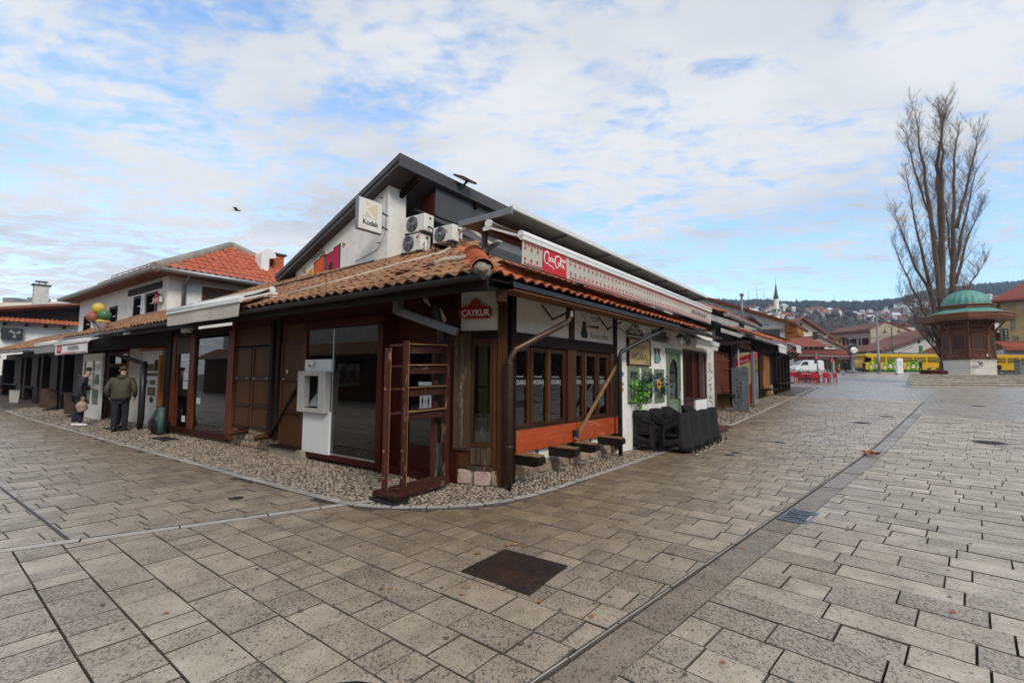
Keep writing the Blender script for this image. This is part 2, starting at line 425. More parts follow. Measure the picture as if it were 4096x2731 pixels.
PLASTER = M('white_plaster', (.78, .755, .70), (.70, .675, .62), 1.6, .85, .2, 30, dirt=(.45, .41, .35), dirt_amt=.55, stretch=(1, 1, .35))
PLASTERPANEL = M('panel_plaster', (.66, .62, .56), (.60, .56, .50), 2.5, .8, .08, 50, dirt=(.45, .40, .34), dirt_amt=.3)
PLASTEROLD = M('stained_plaster', (.60, .57, .52), (.5, .47, .42), 2.2, .9, .3, 25, dirt=(.27, .23, .19), dirt_amt=.75, dirt_scale=3.5)
CREAM = M('cream_plaster', (.66, .58, .47), (.60, .52, .41), 1.2, .85, .1, 20, dirt=(.45, .38, .30), dirt_amt=.4, dirt_scale=.6)
WDARK = wood('dark_timber', (.022, .012, .008), (.013, .007, .005), 'z')
WDARKX = wood('dark_timber_level', (.022, .012, .008), (.013, .007, .005), 'x')
WMID = wood('brown_timber', (.085, .036, .016), (.052, .022, .010), 'z', .45)
WMIDX = wood('brown_timber_level', (.066, .029, .015), (.040, .018, .010), 'x', .45)
WGREY = wood('weathered_timber', (0.105, 0.07, 0.049), (0.0595, 0.0364, 0.0252), 'z', .7, worn=(.24, .19, .15))
WRED = wood('varnished_red_board', (.50, .082, .017), (.33, .048, .012), 'x', .38, worn=(.46, .20, .09), spec=.5)
WBLACKEND = wood('black_bracket_timber', (0.021, 0.0154, 0.0126), (0.014, 0.0105, 0.0084), 'y', .5)
WTAN = wood('tan_worn_board', (.34, .19, .09), (.22, .11, .05), 'x', .6, worn=(.45, .33, .2))
WMAROON = wood('maroon_timber', (.070, .013, .008), (.045, .009, .006), 'z', .42)
WMAROONX = wood('maroon_timber_level', (.070, .013, .008), (.045, .009, .006), 'x', .42)
WRACK = wood('worn_maroon_post', (.085, .030, .020), (.052, .018, .013), 'z', .55, worn=(.36, .24, .14))
WRACKX = wood('worn_maroon_rail', (.075, .027, .018), (.046, .016, .012), 'x', .55, worn=(.38, .27, .16))
WSHUT = wood('oiled_shutter_board', (.12, .050, .020), (.075, .031, .013), 'z', .5)
WDOORRED = wood('red_brown_frame', (.17, .046, .018), (.11, .03, .012), 'z', .42)
WORANGE = wood('orange_timber', (.42, .17, .045), (.32, .12, .035), 'z', .5)
WOODFAR = wood('brown_soffit_timber', (.22, .10, .045), (.14, .06, .03), 'x', .6)
BLACK = M('black_steel', (.022, .022, .024), (.015, .015, .016), 8, .42, .05, spec=.5)
DARKCLAD = M('dark_sheet_metal', (.075, .068, .068), (.06, .055, .056), 3, .5, .05, metal=.25, stretch=(1, 1, .2), dirt=(.12, .105, .10), dirt_amt=.3)
GUTTERDARK = M('dark_gutter_metal', (.02, .02, .022), (.014, .014, .016), 4, .42, .06, metal=0, dirt=(.045, .035, .03), dirt_amt=.5)
GUTTERZINC = M('zinc_gutter', (.30, .31, .32), (.22, .22, .22), 5, .45, .06, metal=.6, dirt=(.15, .10, .07), dirt_amt=.5)
COPPERBROWN = M('browned_copper_pipe', (.12, .075, .045), (.075, .05, .034), 5, .4, .08, metal=.55, dirt=(.045, .04, .035), dirt_amt=.6)
VERDIGRIS = M('verdigris_pipe', (.06, .14, .125), (.05, .07, .06), 5, .5, .1, dirt=(.03, .03, .028), dirt_amt=.7, dirt_scale=4)
WHITEMETAL = M('white_enamel', (.72, .72, .70), (.66, .66, .64), 3, .4, .02, dirt=(.45, .42, .37), dirt_amt=.3)
WHITEPAINT = M('white_paint', (.76, .75, .72), (.70, .69, .66), 4, .5, .05, dirt=(.5, .47, .42), dirt_amt=.3)
ACWHITE = M('yellowed_white_casing', (.70, .68, .60), (.63, .60, .52), 3, .5, .03, dirt=(.4, .36, .28), dirt_amt=.45)
GREYMETAL = M('grey_steel', (.22, .225, .235), (.17, .175, .18), 4, .45, .05, metal=.3)
ALU = M('brushed_aluminium', (.55, .55, .55), (.48, .48, .48), 5, .32, .04, metal=.8)
ATMGREY = M('beige_grey_casing', (.42, .41, .38), (.37, .36, .33), 4, .5, .05, dirt=(.28, .26, .23), dirt_amt=.3)
LIGHTGREY = M('light_grey_panel', (.70, .70, .69), (.66, .66, .65), 3, .5, .03)
BEIGECLOTH = M('beige_awning_cloth', (.50, .46, .40), (.45, .41, .35), 3, .9, .15, 90, dirt=(.34, .29, .23), dirt_amt=.4)
WHITECLOTH = M('off_white_awning_cloth', (.60, .57, .51), (.54, .51, .45), 3, .9, .15, 90, dirt=(.40, .34, .28), dirt_amt=.5)
CLOTHRED = M('red_print_on_cloth', (.42, .035, .045), (.36, .03, .04), 5, .9, .1, 90)
LOGORED = M('logo_red_cloth', (.55, .022, .035), (.48, .02, .03), 3, .8, .1, 90)
WHITEPRINT = M('white_print', (.80, .79, .77), (.76, .75, .73), 3, .7, 0)
BLACKPRINT = M('black_print', (.02, .018, .018), (.03, .028, .028), 8, .7, 0)
GREYPRINT = M('grey_print', (.42, .42, .42), (.36, .36, .36), 8, .7, 0)
BLUEPRINT = M('blue_print', (.04, .20, .52), (.05, .16, .42), 8, .7, 0)
SIGNRED = M('sign_red', (.42, .012, .016), (.36, .010, .014), 4, .35, 0)
SIGNGOLD = M('sign_edge_gold', (.50, .34, .17), (.4, .25, .12), 4, .4, 0)
SIGNTAN = M('aged_tan_sign', (.50, .37, .17), (.40, .27, .11), 3.0, .6, .1, 30, dirt=(.22, .12, .05), dirt_amt=.7, dirt_scale=3)
GREENPAINT = M('sage_green_paint', (.16, .22, .13), (.12, .165, .10), 5, .55, .2, 40, dirt=(.10, .075, .05), dirt_amt=.55, dirt_scale=6)
TEALPAINT = M('teal_green_paint', (.17, .27, .19), (.13, .21, .15), 6, .55, .2, 40, stretch=(1, 1, .2), dirt=(.28, .27, .2), dirt_amt=.5)
TEAL = M('teal_enamel', (.05, .25, .24), (.04, .19, .19), 8, .5, .1)
STONE = M('rough_plinth_stone', (.36, .265, .175), (.26, .18, .115), 5, .85, .7, 22, dirt=(.22, .17, .12), dirt_amt=.6, vary=.3, bdist=.03)
PINKSTONE = M('pink_corner_stone', (.50, .37, .31), (.44, .30, .25), 6, .8, .6, 18, dirt=(.52, .45, .39), dirt_amt=.6, vary=.1, bdist=.03)
MORTAR = M('old_mortar', (.32, .28, .23), (.24, .205, .165), 7, .9, .6, 30, dirt=(.15, .12, .09), dirt_amt=.6, bdist=.02)
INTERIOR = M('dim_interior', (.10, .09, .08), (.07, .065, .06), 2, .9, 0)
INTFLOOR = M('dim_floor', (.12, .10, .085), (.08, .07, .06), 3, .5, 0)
INTCREAM = M('cream_interior', (.42, .38, .30), (.36, .33, .26), 2, .9, 0)
OLIVEPANEL = M('olive_yellow_panel', (.33, .29, .11), (.29, .25, .09), 3, .7, 0)
GLASS = glass('window_glass')
GLASSDARK = glass('tinted_glass', (.66, .69, .70))
RATTAN = None
def rattan():
 m, nt, b, N, Kk = new_mat('black_rattan'); v = coords(N)
 w1 = N('ShaderNodeTexWave'); w1.wave_type = 'BANDS'; w1.bands_direction = 'Z'; w1.inputs['Scale'].default_value = 26; Kk(v, w1.inputs[0])
 w2 = N('ShaderNodeTexWave'); w2.wave_type = 'BANDS'; w2.bands_direction = 'DIAGONAL'; w2.inputs['Scale'].default_value = 22; Kk(v, w2.inputs[0])
 mu = N('ShaderNodeMath'); mu.operation = 'MULTIPLY'; Kk(w1.outputs['Fac'], mu.inputs[0]); Kk(w2.outputs['Fac'], mu.inputs[1])
 Kk(mix_rgb(N, Kk, mu.outputs[0], (.006, .0055, .0055), (.040, .036, .034)), b.inputs['Base Color'])
 b.inputs['Roughness'].default_value = .55; b.inputs['Specular IOR Level'].default_value = .25
 bump(N, Kk, b, mu.outputs[0], .7, .006); return m
RATTAN = rattan()
REDPLASTIC = M('red_plastic', (.42, .012, .03), (.36, .01, .025), 4, .4, 0)
RUST = M('rusted_iron', (.040, .023, .017), (.022, .015, .012), 9, .55, .5, 40, metal=.3, dirt=(.15, .06, .025), dirt_amt=.4)
IRON = M('cast_iron', (.05, .045, .042), (.032, .03, .029), 9, .42, .4, 60, metal=.4)
IRONWET = M('wet_steel_grate', (.16, .17, .19), (.10, .11, .125), 9, .28, .2, 60, metal=.6)
HOSE = M('beige_conduit', (.50, .43, .33), (.42, .35, .26), 5, .6, .1, dirt=(.25, .2, .15), dirt_amt=.4)
RUBBER = M('black_rubber', (.02, .02, .021), (.014, .014, .015), 8, .6, .2)
BAGBLACK = M('black_bin_bag', (.018, .018, .02), (.012, .012, .014), 6, .28, .8, 9, bdist=.03)
LEAFG = M('bright_leaf', (.13, .30, .025), (.07, .19, .02), 8, .5, .1, vary=.35)
LEAFD = M('dark_leaf', (.03, .10, .055), (.02, .07, .04), 8, .5, .1, vary=.35)
LEAFGREY = M('grey_sprig', (.24, .25, .24), (.16, .18, .17), 8, .7, .1, vary=.3)
PETAL = M('sunflower_petal', (.62, .30, .02), (.55, .22, .015), 8, .6, .1, vary=.2)
RUSTSTAIN = M('orange_rust_stain', (.30, .15, .05), (.22, .13, .06), 30, .7, .2, dirt=(.38, .33, .26), dirt_scale=25, dirt_amt=.8)
DRYLEAF = M('dry_maple_leaf', (.42, .12, .025), (.30, .075, .02), 12, .6, .2)
BARK = M('poplar_bark', (.15, .105, .075), (.075, .052, .04), 5, .9, .6, 18, stretch=(1, 1, .2), bdist=.05)
TWIG = M('bare_twig', (.15, .11, .085), (.10, .075, .055), 3, .9, 0)
# ---------------------------------------------------------------- the ground, slabs, kerb, pebbles
def clip(poly, n, c):
 """keep the side n.p <= c"""
 out = []
 for i in range(len(poly)):
  p, q = poly[i], poly[(i + 1) % len(poly)]
  a, b = n[0] * p[0] + n[1] * p[1] - c, n[0] * q[0] + n[1] * q[1] - c
  if a <= 0: out.append(p)
  if (a < 0 < b) or (b < 0 < a):
   t = a / (a - b); out.append((p[0] + (q[0] - p[0]) * t, p[1] + (q[1] - p[1]) * t))
 return out
def area(p): return .5 * sum(p[i][0] * p[(i + 1) % len(p)][1] - p[(i + 1) % len(p)][0] * p[i][1] for i in range(len(p)))
def shrink(poly, d):
 """inset a convex counter-clockwise polygon"""
 out = poly
 n = len(poly)
 for i in range(n):
  p, q = poly[i], poly[(i + 1) % n]; ex, ey = q[0] - p[0], q[1] - p[1]; l = math.hypot(ex, ey)
  if l < 1e-6: continue
  nx, ny = ey / l, -ex / l
  out = clip(out, (nx, ny), nx * p[0] + ny * p[1] - d)
  if len(out) < 3: return []
 return out
def kerb_pts():
 pts = [L.P(a, 1.55, 0) for a in (40, 30, 20, 14, 9, 5, 2, 0.3)]
 pts += [Vector((x, y, 0)) for x, y in ((-2.55, 6.33), (-2.06, 6.0), (-1.55, 5.86), (-1.05, 5.86), (-.6, 5.92), (-.2, 6.08), (.2, 6.38), (.6, 6.82))]
 pts += [R.P(a, .76, 0) for a in (.8, 2, 4, 8, 12, 17, 23, 30, 36)]
 return [(p.x, p.y) for p in pts]
KP = kerb_pts()
KERBW = .13
def kerb_side(x, y):
 """signed distance to the kerb line: positive on the paving side"""
 best, sg = 1e9, 1
 for i in range(len(KP) - 1):
  ax, ay = KP[i]; bx, by = KP[i + 1]; dx, dy = bx - ax, by - ay
  t = max(0, min(1, ((x - ax) * dx + (y - ay) * dy) / (dx * dx + dy * dy)))
  px, py = ax + dx * t, ay + dy * t; d = math.hypot(x - px, y - py)
  if d < best:
   best = d; sg = 1 if dx * (y - ay) - dy * (x - ax) < 0 else -1; seg = i
 return best * sg, seg
ch0, chk = 3.34, .107                     # drain channel: d = ch0 + chk * a in the right-hand frame
_c0, _c1 = R.P(0, ch0, 0), R.P(10, ch0 + 10 * chk, 0)
_cd = (_c1 - _c0).normalized(); CHN = (_cd.y, -_cd.x); CHC = CHN[0] * _c0.x + CHN[1] * _c0.y
CH = Fr((_c0.x, _c0.y), (_cd.x, _cd.y), CHN)
CHW = .30
BA, BB = Vector((-6.6, 3.0, 0)), Vector((-2.12, 5.93, 0))        # light stone band between the two pavings
_bd = (BB - BA).normalized(); BN = (-_bd.y, _bd.x); BC = BN[0] * BA.x + BN[1] * BA.y
BAND = Fr((BA.x, BA.y), (_bd.x, _bd.y), (_bd.y, -_bd.x))
def ground_sheet():
 mb = MB()
 xs = [-900, -400, -200, -100, -60, -40, -28, -20, -14, -8, -4, 0, 4, 8, 12, 16, 20, 26, 34, 44, 60, 80, 110, 160, 260, 500, 1200]
 ys = [-900, -300, -100, -40, -15, -5, 0, 2, 4, 6, 8, 10, 10.7, 11.5, 12.5, 13.5, 14.7, 16, 18, 21, 25, 30, 40, 55, 75, 100, 130]
 for y in ys:
  for x in xs: mb.v.append((x, y, min(gz(x, y), 5.4) - .035))
 n = len(xs)
 for j in range(len(ys) - 1):
  for i in range(n - 1):
   a = j * n + i; mb.f.append((a, a + 1, a + n + 1, a + n)); mb.m.append(0); mb.sm.append(True)
 return struct('ground', mb, JOINT)
GROUND = ground_sheet()
slabs = []           # (poly, material, distance)
def lay(fr, a0, a1, d0, d1, row, l0, l1, accept, clips, mt, seed):
 """courses of slabs across the street: each row has a constant a, pieces run along d"""
 rg = random.Random(seed); a = a0
 while a < a1:
  w = row * rg.uniform(.94, 1.07); d = d0 - rg.uniform(0, .5)
  while d < d1:
   l = rg.choice((l0, (l0 + l1) / 2, l1)) * rg.uniform(.88, 1.12)
   poly = [fr.P(a, d, 0), fr.P(a + w, d, 0), fr.P(a + w, d + l, 0), fr.P(a, d + l, 0)]
   poly = [(p.x, p.y) for p in poly]
   if area(poly) < 0: poly.reverse()
   for n, c in clips: poly = clip(poly, n, c) if len(poly) > 2 else poly
   d += l
   if len(poly) < 3 or area(poly) < .003: continue
   cx, cy = sum(p[0] for p in poly) / len(poly), sum(p[1] for p in poly) / len(poly)
   if not accept(cx, cy): continue
   dk, seg = kerb_side(cx, cy)
   if dk < .75:
    ks = [kerb_side(*p)[0] for p in poly]
    if max(ks) < .02: continue
    if min(ks) < 0:
     for sg in range(max(0, seg - 1), min(len(KP) - 1, seg + 2)):
      ax, ay = KP[sg]; bx, by = KP[sg + 1]; ll = math.hypot(bx - ax, by - ay)
      nx, ny = -(by - ay) / ll, (bx - ax) / ll
      pp = clip(poly, (nx, ny), nx * ax + ny * ay) if len(poly) > 2 else []
      if len(pp) > 2: poly = pp
     if len(poly) < 3 or area(poly) < .004 or min(kerb_side(*p)[0] for p in poly) < -.05: continue
   slabs.append((poly, mt, math.hypot(cx, cy)))
  a += w
hw = CHW
BANDW = .13
def off(n, c, d): return (n, c + d)
neg = lambda n: (-n[0], -n[1])
lay(R, -7.2, -1.0, -3.2, 7.2, .305, .2, .46, lambda x, y: kerb_side(x, y)[0] > -.1 and y > .6, [(CHN, CHC), (BN, BC)], SLAB, 3)
lay(R, -1.0, 24, .2, 7.2, .305, .2, .46, lambda x, y: kerb_side(x, y)[0] > -.1, [(CHN, CHC)], SLAB, 4)
lay(L, -2.6, 21, 1.0, 9.5, .30, .25, .5, lambda x, y: kerb_side(x, y)[0] > -.1 and y > 2.2 and abs(L.inv((x, y))[1] - 3.86) > .0,
 [(neg(BN), -BC - BANDW)], SLAB, 5)
lay(CH, -7.2, 17.5, CHW, 15.5, .30, .32, .72, lambda x, y: y > .9 and x > -1 and x < y * 1.25 + 1.2, [(neg(CHN), -CHC - CHW)], SLAB, 8)
def slab_mb(mb, poly, rg, gap=.0036):
 p0 = shrink(poly, gap); p1 = shrink(poly, gap + .0035)
 if len(p0) < 3: return False
 n = len(p0)
 if n != len(p1): mx, my = sum(p[0] for p in p0) / n, sum(p[1] for p in p0) / n; p1 = [(mx + (p[0] - mx) * .94, my + (p[1] - my) * .94) for p in p0]
 dz = rg.uniform(-.004, .004); tx, ty = rg.uniform(-.006, .006), rg.uniform(-.006, .006)
 cx, cy = sum(p[0] for p in p0) / n, sum(p[1] for p in p0) / n
 h = lambda p, z: (p[0], p[1], gz(p[0], p[1]) + z + dz + (p[0] - cx) * tx + (p[1] - cy) * ty)
 j = lambda p: (p[0] + rg.uniform(-.003, .003), p[1] + rg.uniform(-.003, .003))
 vs = [h(p, -.04) for p in p0] + [h(j(p), -.009) for p in p0] + [h(p, 0) for p in p1]
 fs = [tuple(range(2 * n, 3 * n))]
 for r in (0, 1):
  for i in range(n): fs.append((r * n + i, r * n + (i + 1) % n, (r + 1) * n + (i + 1) % n, (r + 1) * n + i))
 mb.add(vs, fs); mb.m[-2 * n:] = [1] * (2 * n); return True
def view_size(poly):
 """rough size in view, to pick the pieces that show largest"""
 cx, cy = sum(p[0] for p in poly) / len(poly), sum(p[1] for p in poly) / len(poly)
 if cy < 1.9 or abs(cx) > cy * 1.12 + .25: return 0
 if cy < 2.35: return .2
 return area(poly) * EYE / cy ** 3
paving = thing('paving', 'grey hammered stone slabs laid in courses', None, (0, 0, 0)); paving['kind'] = 'structure'; del paving['label']
slabs.sort(key=lambda s: -view_size(s[0])); rg = random.Random(4); nsingle = 0; rest = MB()
for poly, mt, dist in slabs:
 if nsingle < 300 and view_size(poly) > .005:
  mb = MB()
  if slab_mb(mb, poly, rg): obj('paving_slab', mb, [mt, JOINT], paving, clean=False); nsingle += 1
 else: slab_mb(rest, poly, rg)
o = obj('paving_slabs', rest, [SLAB, JOINT], paving, clean=False, kind='stuff')
def strip_stones(fr, a0, a1, d0, d1, l0, l1, mt, name, dz=0.0, seed=1, parent=paving, singles=40):
 rg_ = random.Random(seed); a = a0; k = 0; rest_ = MB()
 while a < a1:
  l = rg_.uniform(l0, l1); poly = [fr.P(a, d0, 0), fr.P(a + l, d0, 0), fr.P(a + l, d1, 0), fr.P(a, d1, 0)]
  poly = [(p.x, p.y) for p in poly]
  if area(poly) < 0: poly.reverse()
  mb = MB() if k < singles else rest_
  if slab_mb(mb, poly, rg_, .004):
   if dz:
    mb.v[-len(poly) * 3:] = [(v[0], v[1], v[2] + dz) for v in mb.v[-len(poly) * 3:]]
   if k < singles: obj(name, mb, [mt, JOINT], parent, clean=False)
   k += 1
  a += l
 if rest_.v: obj(name + '_run', rest_, [mt, JOINT], parent, clean=False, kind='stuff')
strip_stones(CH, -4.6, 30, .032, CHW, .7, 1.05, GUTTERSTONE, 'gutter_stone', -.008, 2, singles=14)
strip_stones(CH, -4.6, 30, .0, .026, .42, .8, KERB, 'channel_kerb', .004, 3, singles=24)
strip_stones(BAND, 0, 5.28, -BANDW, 0, .55, .95, KERB, 'band_stone', .0, 6)
mb = MB()
for i in range(24):
 a0, a1 = -.35 + i, .65 + i
 q = [L.P(a0, 3.84, 0), L.P(a1, 3.84, 0), L.P(a1, 3.872, 0), L.P(a0, 3.872, 0)]
 mb.add([(p.x, p.y, gz(p.x, p.y) + .004) for p in q], [(0, 1, 2, 3)])
struct('street_gutter', mb, IRON)
def far_sheet(name, fr, a0, a1, d0, d1, na, nd, mt, z=0.002, pieces=None):
 mb = MB()
 for i in range(na + 1):
  for j in range(nd + 1):
   p = fr.P(a0 + (a1 - a0) * i / na, d0 + (d1 - d0) * j / nd, 0); mb.v.append((p.x, p.y, gz(p.x, p.y) + z))
 for i in range(na):
  for j in range(nd):
   a = i * (nd + 1) + j; mb.f.append((a, a + 1, a + nd + 2, a + nd + 1)); mb.m.append(0); mb.sm.append(True)
 return struct(name, mb, mt)
far_sheet('square', CH, 17.6, 92, .06, 90, 50, 40, SLABFAR)
far_sheet('square', CH, -12, 17.6, 15.8, 80, 20, 30, SLABFAR)
far_sheet('square', R, 23.9, 96, .9, ch0 + chk * 75, 40, 6, SLABFAR, -.004)
far_sheet('square', R, 34, 96, -30, .9, 40, 10, SLABFAR, -.004)
far_sheet('street', L, 21.1, 60, 1.6, 9.6, 20, 4, SLABLEFT)
far_sheet('street', L, -9, 60, 9.6, 13, 20, 2, SLABLEFT, .0)
kerb = thing('kerb', None, None, (0, 0, 0)); kerb['kind'] = 'structure'
def kerb_stones():
 P = [Vector((x, y, 0)) for x, y in KP]; seg = []
 acc = [0]
 for i in range(len(P) - 1): acc.append(acc[-1] + (P[i + 1] - P[i]).length)
 def at(s):
  for i in range(len(P) - 1):
   if s <= acc[i + 1]: t = (s - acc[i]) / (acc[i + 1] - acc[i]); return P[i].lerp(P[i + 1], t), (P[i + 1] - P[i]).normalized()
  return P[-1], (P[-1] - P[-2]).normalized()
 s = 0; rg_ = random.Random(5); k = 0
 corner0, corner1 = acc[7], acc[16]
 while s < acc[-1] - .3:
  l = rg_.uniform(.2, .27) if corner0 - .2 < s < corner1 else rg_.uniform(.6, .95)
  (p, t), (q, u) = at(s), at(min(s + l, acc[-1]))
  n0, n1 = Vector((-t.y, t.x, 0)), Vector((-u.y, u.x, 0))
  poly = [p, q, q + n1 * KERBW, p + n0 * KERBW]; poly = [(v.x, v.y) for v in poly]
  if area(poly) < 0: poly.reverse()
  mb = MB()
  if slab_mb(mb, poly, rg_, .004):
   mb.v = [(x, y, z + .006) for x, y, z in mb.v]; obj('kerb_stone', mb, [KERB, JOINT], kerb, clean=False)
  s += l
kerb_stones()
def strip_bed():
 mb = MB()
 P = [Vector((x, y, 0)) for x, y in KP]; inner = []
 for i, p in enumerate(P):
  d = 2.4
  t = (P[min(i + 1, len(P) - 1)] - P[max(i - 1, 0)]).normalized(); n = Vector((-t.y, t.x, 0))
  if 7 <= i <= 16: n = (Vector((-1.0, 8.2, 0)) - p).normalized()
  inner.append(p + n * d); P[i] = p + n * .1
 for i in range(len(P) - 1):
  q = [P[i], P[i + 1], inner[i + 1], inner[i]]
  vs = []
  for v in q: vs.append((v.x, v.y, gz(v.x, v.y) - .012))
  mb.add(vs, [(0, 1, 2, 3)])
 return struct('pebble_pavement', mb, COBBLEBED)
PEB = strip_bed()
def pebble_mesh(seed):
 rg_ = random.Random(seed); mb = MB(); n = 7
 r0 = [rg_.uniform(.84, 1.1) for _ in range(n)]
 rings = [(1.0, -.35), (.97, .05), (.72, .42), ]
 vs = []
 for rr, z in rings:
  for k in range(n):
   a = 2 * PI * k / n; vs.append((rr * r0[k] * math.cos(a), rr * r0[k] * math.sin(a), z))
 vs.append((rg_.uniform(-.1, .1), rg_.uniform(-.1, .1), .56))
 fs = [(i * n + k, i * n + (k + 1) % n, (i + 1) * n + (k + 1) % n, (i + 1) * n + k) for i in range(2) for k in range(n)]
 fs += [(2 * n + k, 2 * n + (k + 1) % n, 3 * n) for k in range(n)]
 mb.add(vs, fs, 0, True); return mb
def pebbles():
 protos = [pebble_mesh(i) for i in range(6)]
 meshes = [mesh_of('pebble', p, COBBLE) for p in protos]
 rg_ = random.Random(9); cand = []
 def region(fr, a0, a1, d0, d1, st):
  a = a0; row = 0
  while a < a1:
   d = d0 + (st * .5 if row % 2 else 0)
   while d < d1:
    p = fr.P(a + rg_.uniform(-.3, .3) * st, d + rg_.uniform(-.3, .3) * st, 0); cand.append((p.x, p.y, st)); d += st * 1.12
   a += st * .86; row += 1
 region(L, -3.2, 6, -.6, 1.7, .058); region(L, 6, 22, -.6, 1.6, .085)
 region(R, -1.2, 8, -.6, .9, .06); region(R, 8, 24, -1.2, .8, .1)
 cells = {}; out = []
 for x, y, st in cand:
  dk = kerb_side(x, y)[0]
  if dk > -KERBW - .03: continue
  ar, dr = R.inv((x, y)); al, dl = L.inv((x, y)); ak, dkk = K.inv((x, y))
  if ar > .55 and dr < -.02 and ar < 11: continue
  if ar >= 11 and dr < -.75: continue
  if ar <= .55 and dkk < .0 and -.1 < ak < .8 and dr < .1: continue
  if dr < -.03 and ar > .0:
   if ar < 11: continue
  if al > -1.4 and dl < -.45: continue
  c = (int(x / .1), int(y / .1))
  if any((x - px) ** 2 + (y - py) ** 2 < (st * .80) ** 2 for i in (-1, 0, 1) for j in (-1, 0, 1) for px, py in cells.get((c[0] + i, c[1] + j), ())): continue
  cells.setdefault(c, []).append((x, y)); out.append((x, y, st))
 out.sort(key=lambda t: t[0] ** 2 + t[1] ** 2)
 big = MB(); V, F, nv = [], [], 0
 for k, (x, y, st) in enumerate(out):
  ang = rg_.uniform(0, PI); sx = st * .62 * rg_.uniform(.85, 1.2); sy = st * .47 * rg_.uniform(.8, 1.1); sz = .022 * rg_.uniform(.7, 1.2)
  ang = L.rz + rg_.gauss(0, .5) if L.inv((x, y))[0] > -1.8 else R.rz + rg_.gauss(.6, .6)
  z = gz(x, y) - .008 + rg_.uniform(-.004, .003); tl = rg_.uniform(-.18, .18)
  Mx = Matrix.Translation((x, y, z)) @ Matrix.Rotation(ang, 4, 'Z') @ Matrix.Rotation(tl, 4, 'X') @ Matrix.Diagonal((sx, sy, sz, 1))
  q = k % 6
  if k < 300: inst('pebble', meshes[q], Mx, PEB)
  else:
   a = np.array(protos[q].v) @ np.array(Mx)[:3, :3].T + np.array(Mx)[:3, 3]
   V.append(a); F += [tuple(i + nv for i in f) for f in protos[q].f]; nv += len(a)
 big.v = np.concatenate(V).tolist(); big.f = F; big.m = [0] * len(F); big.sm = [True] * len(F)
 obj('pebbles', big, COBBLE, PEB, kind='stuff', clean=False)
pebbles()
def cover_plate():
 c = [(-.40, 4.02), (.14, 3.62), (.48, 4.15), (-.05, 4.52)]
 t = thing('access_cover', 'square rusted chequer-plate cover set in the grey slabs', 'manhole cover', (.04, 4.08, 0), math.atan2(-.40, .54))
 ctr = Vector((.042, 4.078, 0)); mb = MB(); pl = [Vector((x, y, 0)) for x, y in c]
 pl = [ctr + (p - ctr) * .985 for p in pl]
 mb.prism([p + Vector((0, 0, -.01)) for p in pl], (0, 0, .024)); obj('plate', mb, RUST, t, bevel=.004)
 fr_ = MB(); o_ = [ctr + (p - ctr) * 1.035 for p in pl]; i_ = [ctr + (p - ctr) * 1.005 for p in pl]
 for k in range(4):
  a, b, c_, d_ = o_[k], o_[(k + 1) % 4], i_[(k + 1) % 4], i_[k]
  fr_.prism([p + Vector((0, 0, -.01)) for p in (a, b, c_, d_)], (0, 0, .019))
 obj('frame', fr_, IRON, t)
 ex, ey = (pl[1] - pl[0]), (pl[3] - pl[0]); tr = MB(); n = 17
 for i in range(n):
  for j in range(n):
   u, v = (i + .5) / n, (j + .5) / n
   p = pl[0] + ex * u + ey * v + Vector((0, 0, .015)); dd = (ex.normalized() + ey.normalized() * (1 if (i + j) % 2 else -1)).normalized()
   tr.beam(p - dd * .012, p + dd * .012, .008, .006)
 obj('tread', tr, RUST, t, kind='stuff')
 for u, v in ((.08, .1), (.92, .1), (.9, .92), (.1, .9)):
  p = pl[0] + ex * u + ey * v; mb = MB(); mb.lathe(p + Vector((0, 0, .012)), [(.016, 0), (.016, .008), (.008, .009)], 8); obj('bolt', mb, IRON, t)
cover_plate()
def round_cover(x, y, r, label, mt=IRON):
 z = gz(x, y); t = thing('manhole_cover', label, 'manhole cover', (x, y, z)); mb = MB()
 mb.lathe((x, y, z - .02), [(r * .9, 0), (r * .9, .026), (r * .86, .03)], 20); mb.lathe((x, y, z + .004), [(r * .86, 0), (r * .86, .002)], 20)
 sl = (.0392 if y + .2 * x > 14.7 else 0)
 def tiltv(m):
  m.v = [(vx, vy, vz + (gz(vx, vy) - z)) for vx, vy, vz in m.v]; return m
 obj('cover', tiltv(mb), mt, t)
 ring = MB(); ring.lathe((x, y, z - .02), [(r * .92, 0), (r, 0), (r, .027), (r * .92, .027)], 20); obj('ring', tiltv(ring), IRON, t)
 if r > .2:
  st = MB()
  for k in range(-3, 4):
   w = math.sqrt(max(.02, .7 - (k / 4.0) ** 2)) * r * .9; st.box(Fr((x, y), (1, 0), (0, 1)), -w, w, k * r * .2 - .012, k * r * .2 + .012, z + .008, z + .016)
  obj('rib', tiltv(st), mt, t)
round_cover(-.80, 2.32, .29, 'round iron manhole cover cut by the bottom edge of the view')
round_cover(11.82, 11.86, .33, 'round iron manhole cover on the open square at the right edge')
round_cover(11.30, 15.45, .24, 'oval looking iron cover in the slabs beyond the black chairs')
round_cover(6.60, 11.79, .12, 'small round cap in the slabs, farthest of the three near the chairs')
round_cover(4.82, 10.35, .10, 'small round cap in the slabs, right one of the close pair by the chairs')
round_cover(4.55, 10.02, .10, 'small round cap in the slabs, left one of the close pair by the chairs')
round_cover(13.4, 17.1, .2, 'small iron cover beside the drain line, middle distance')
round_cover(20.2, 20.7, .25, 'iron cover out on the square left of the fountain steps')
round_cover(-3.55, 7.62 - 1.35, .09, 'small iron cap in the left slabs near the pebble kerb')
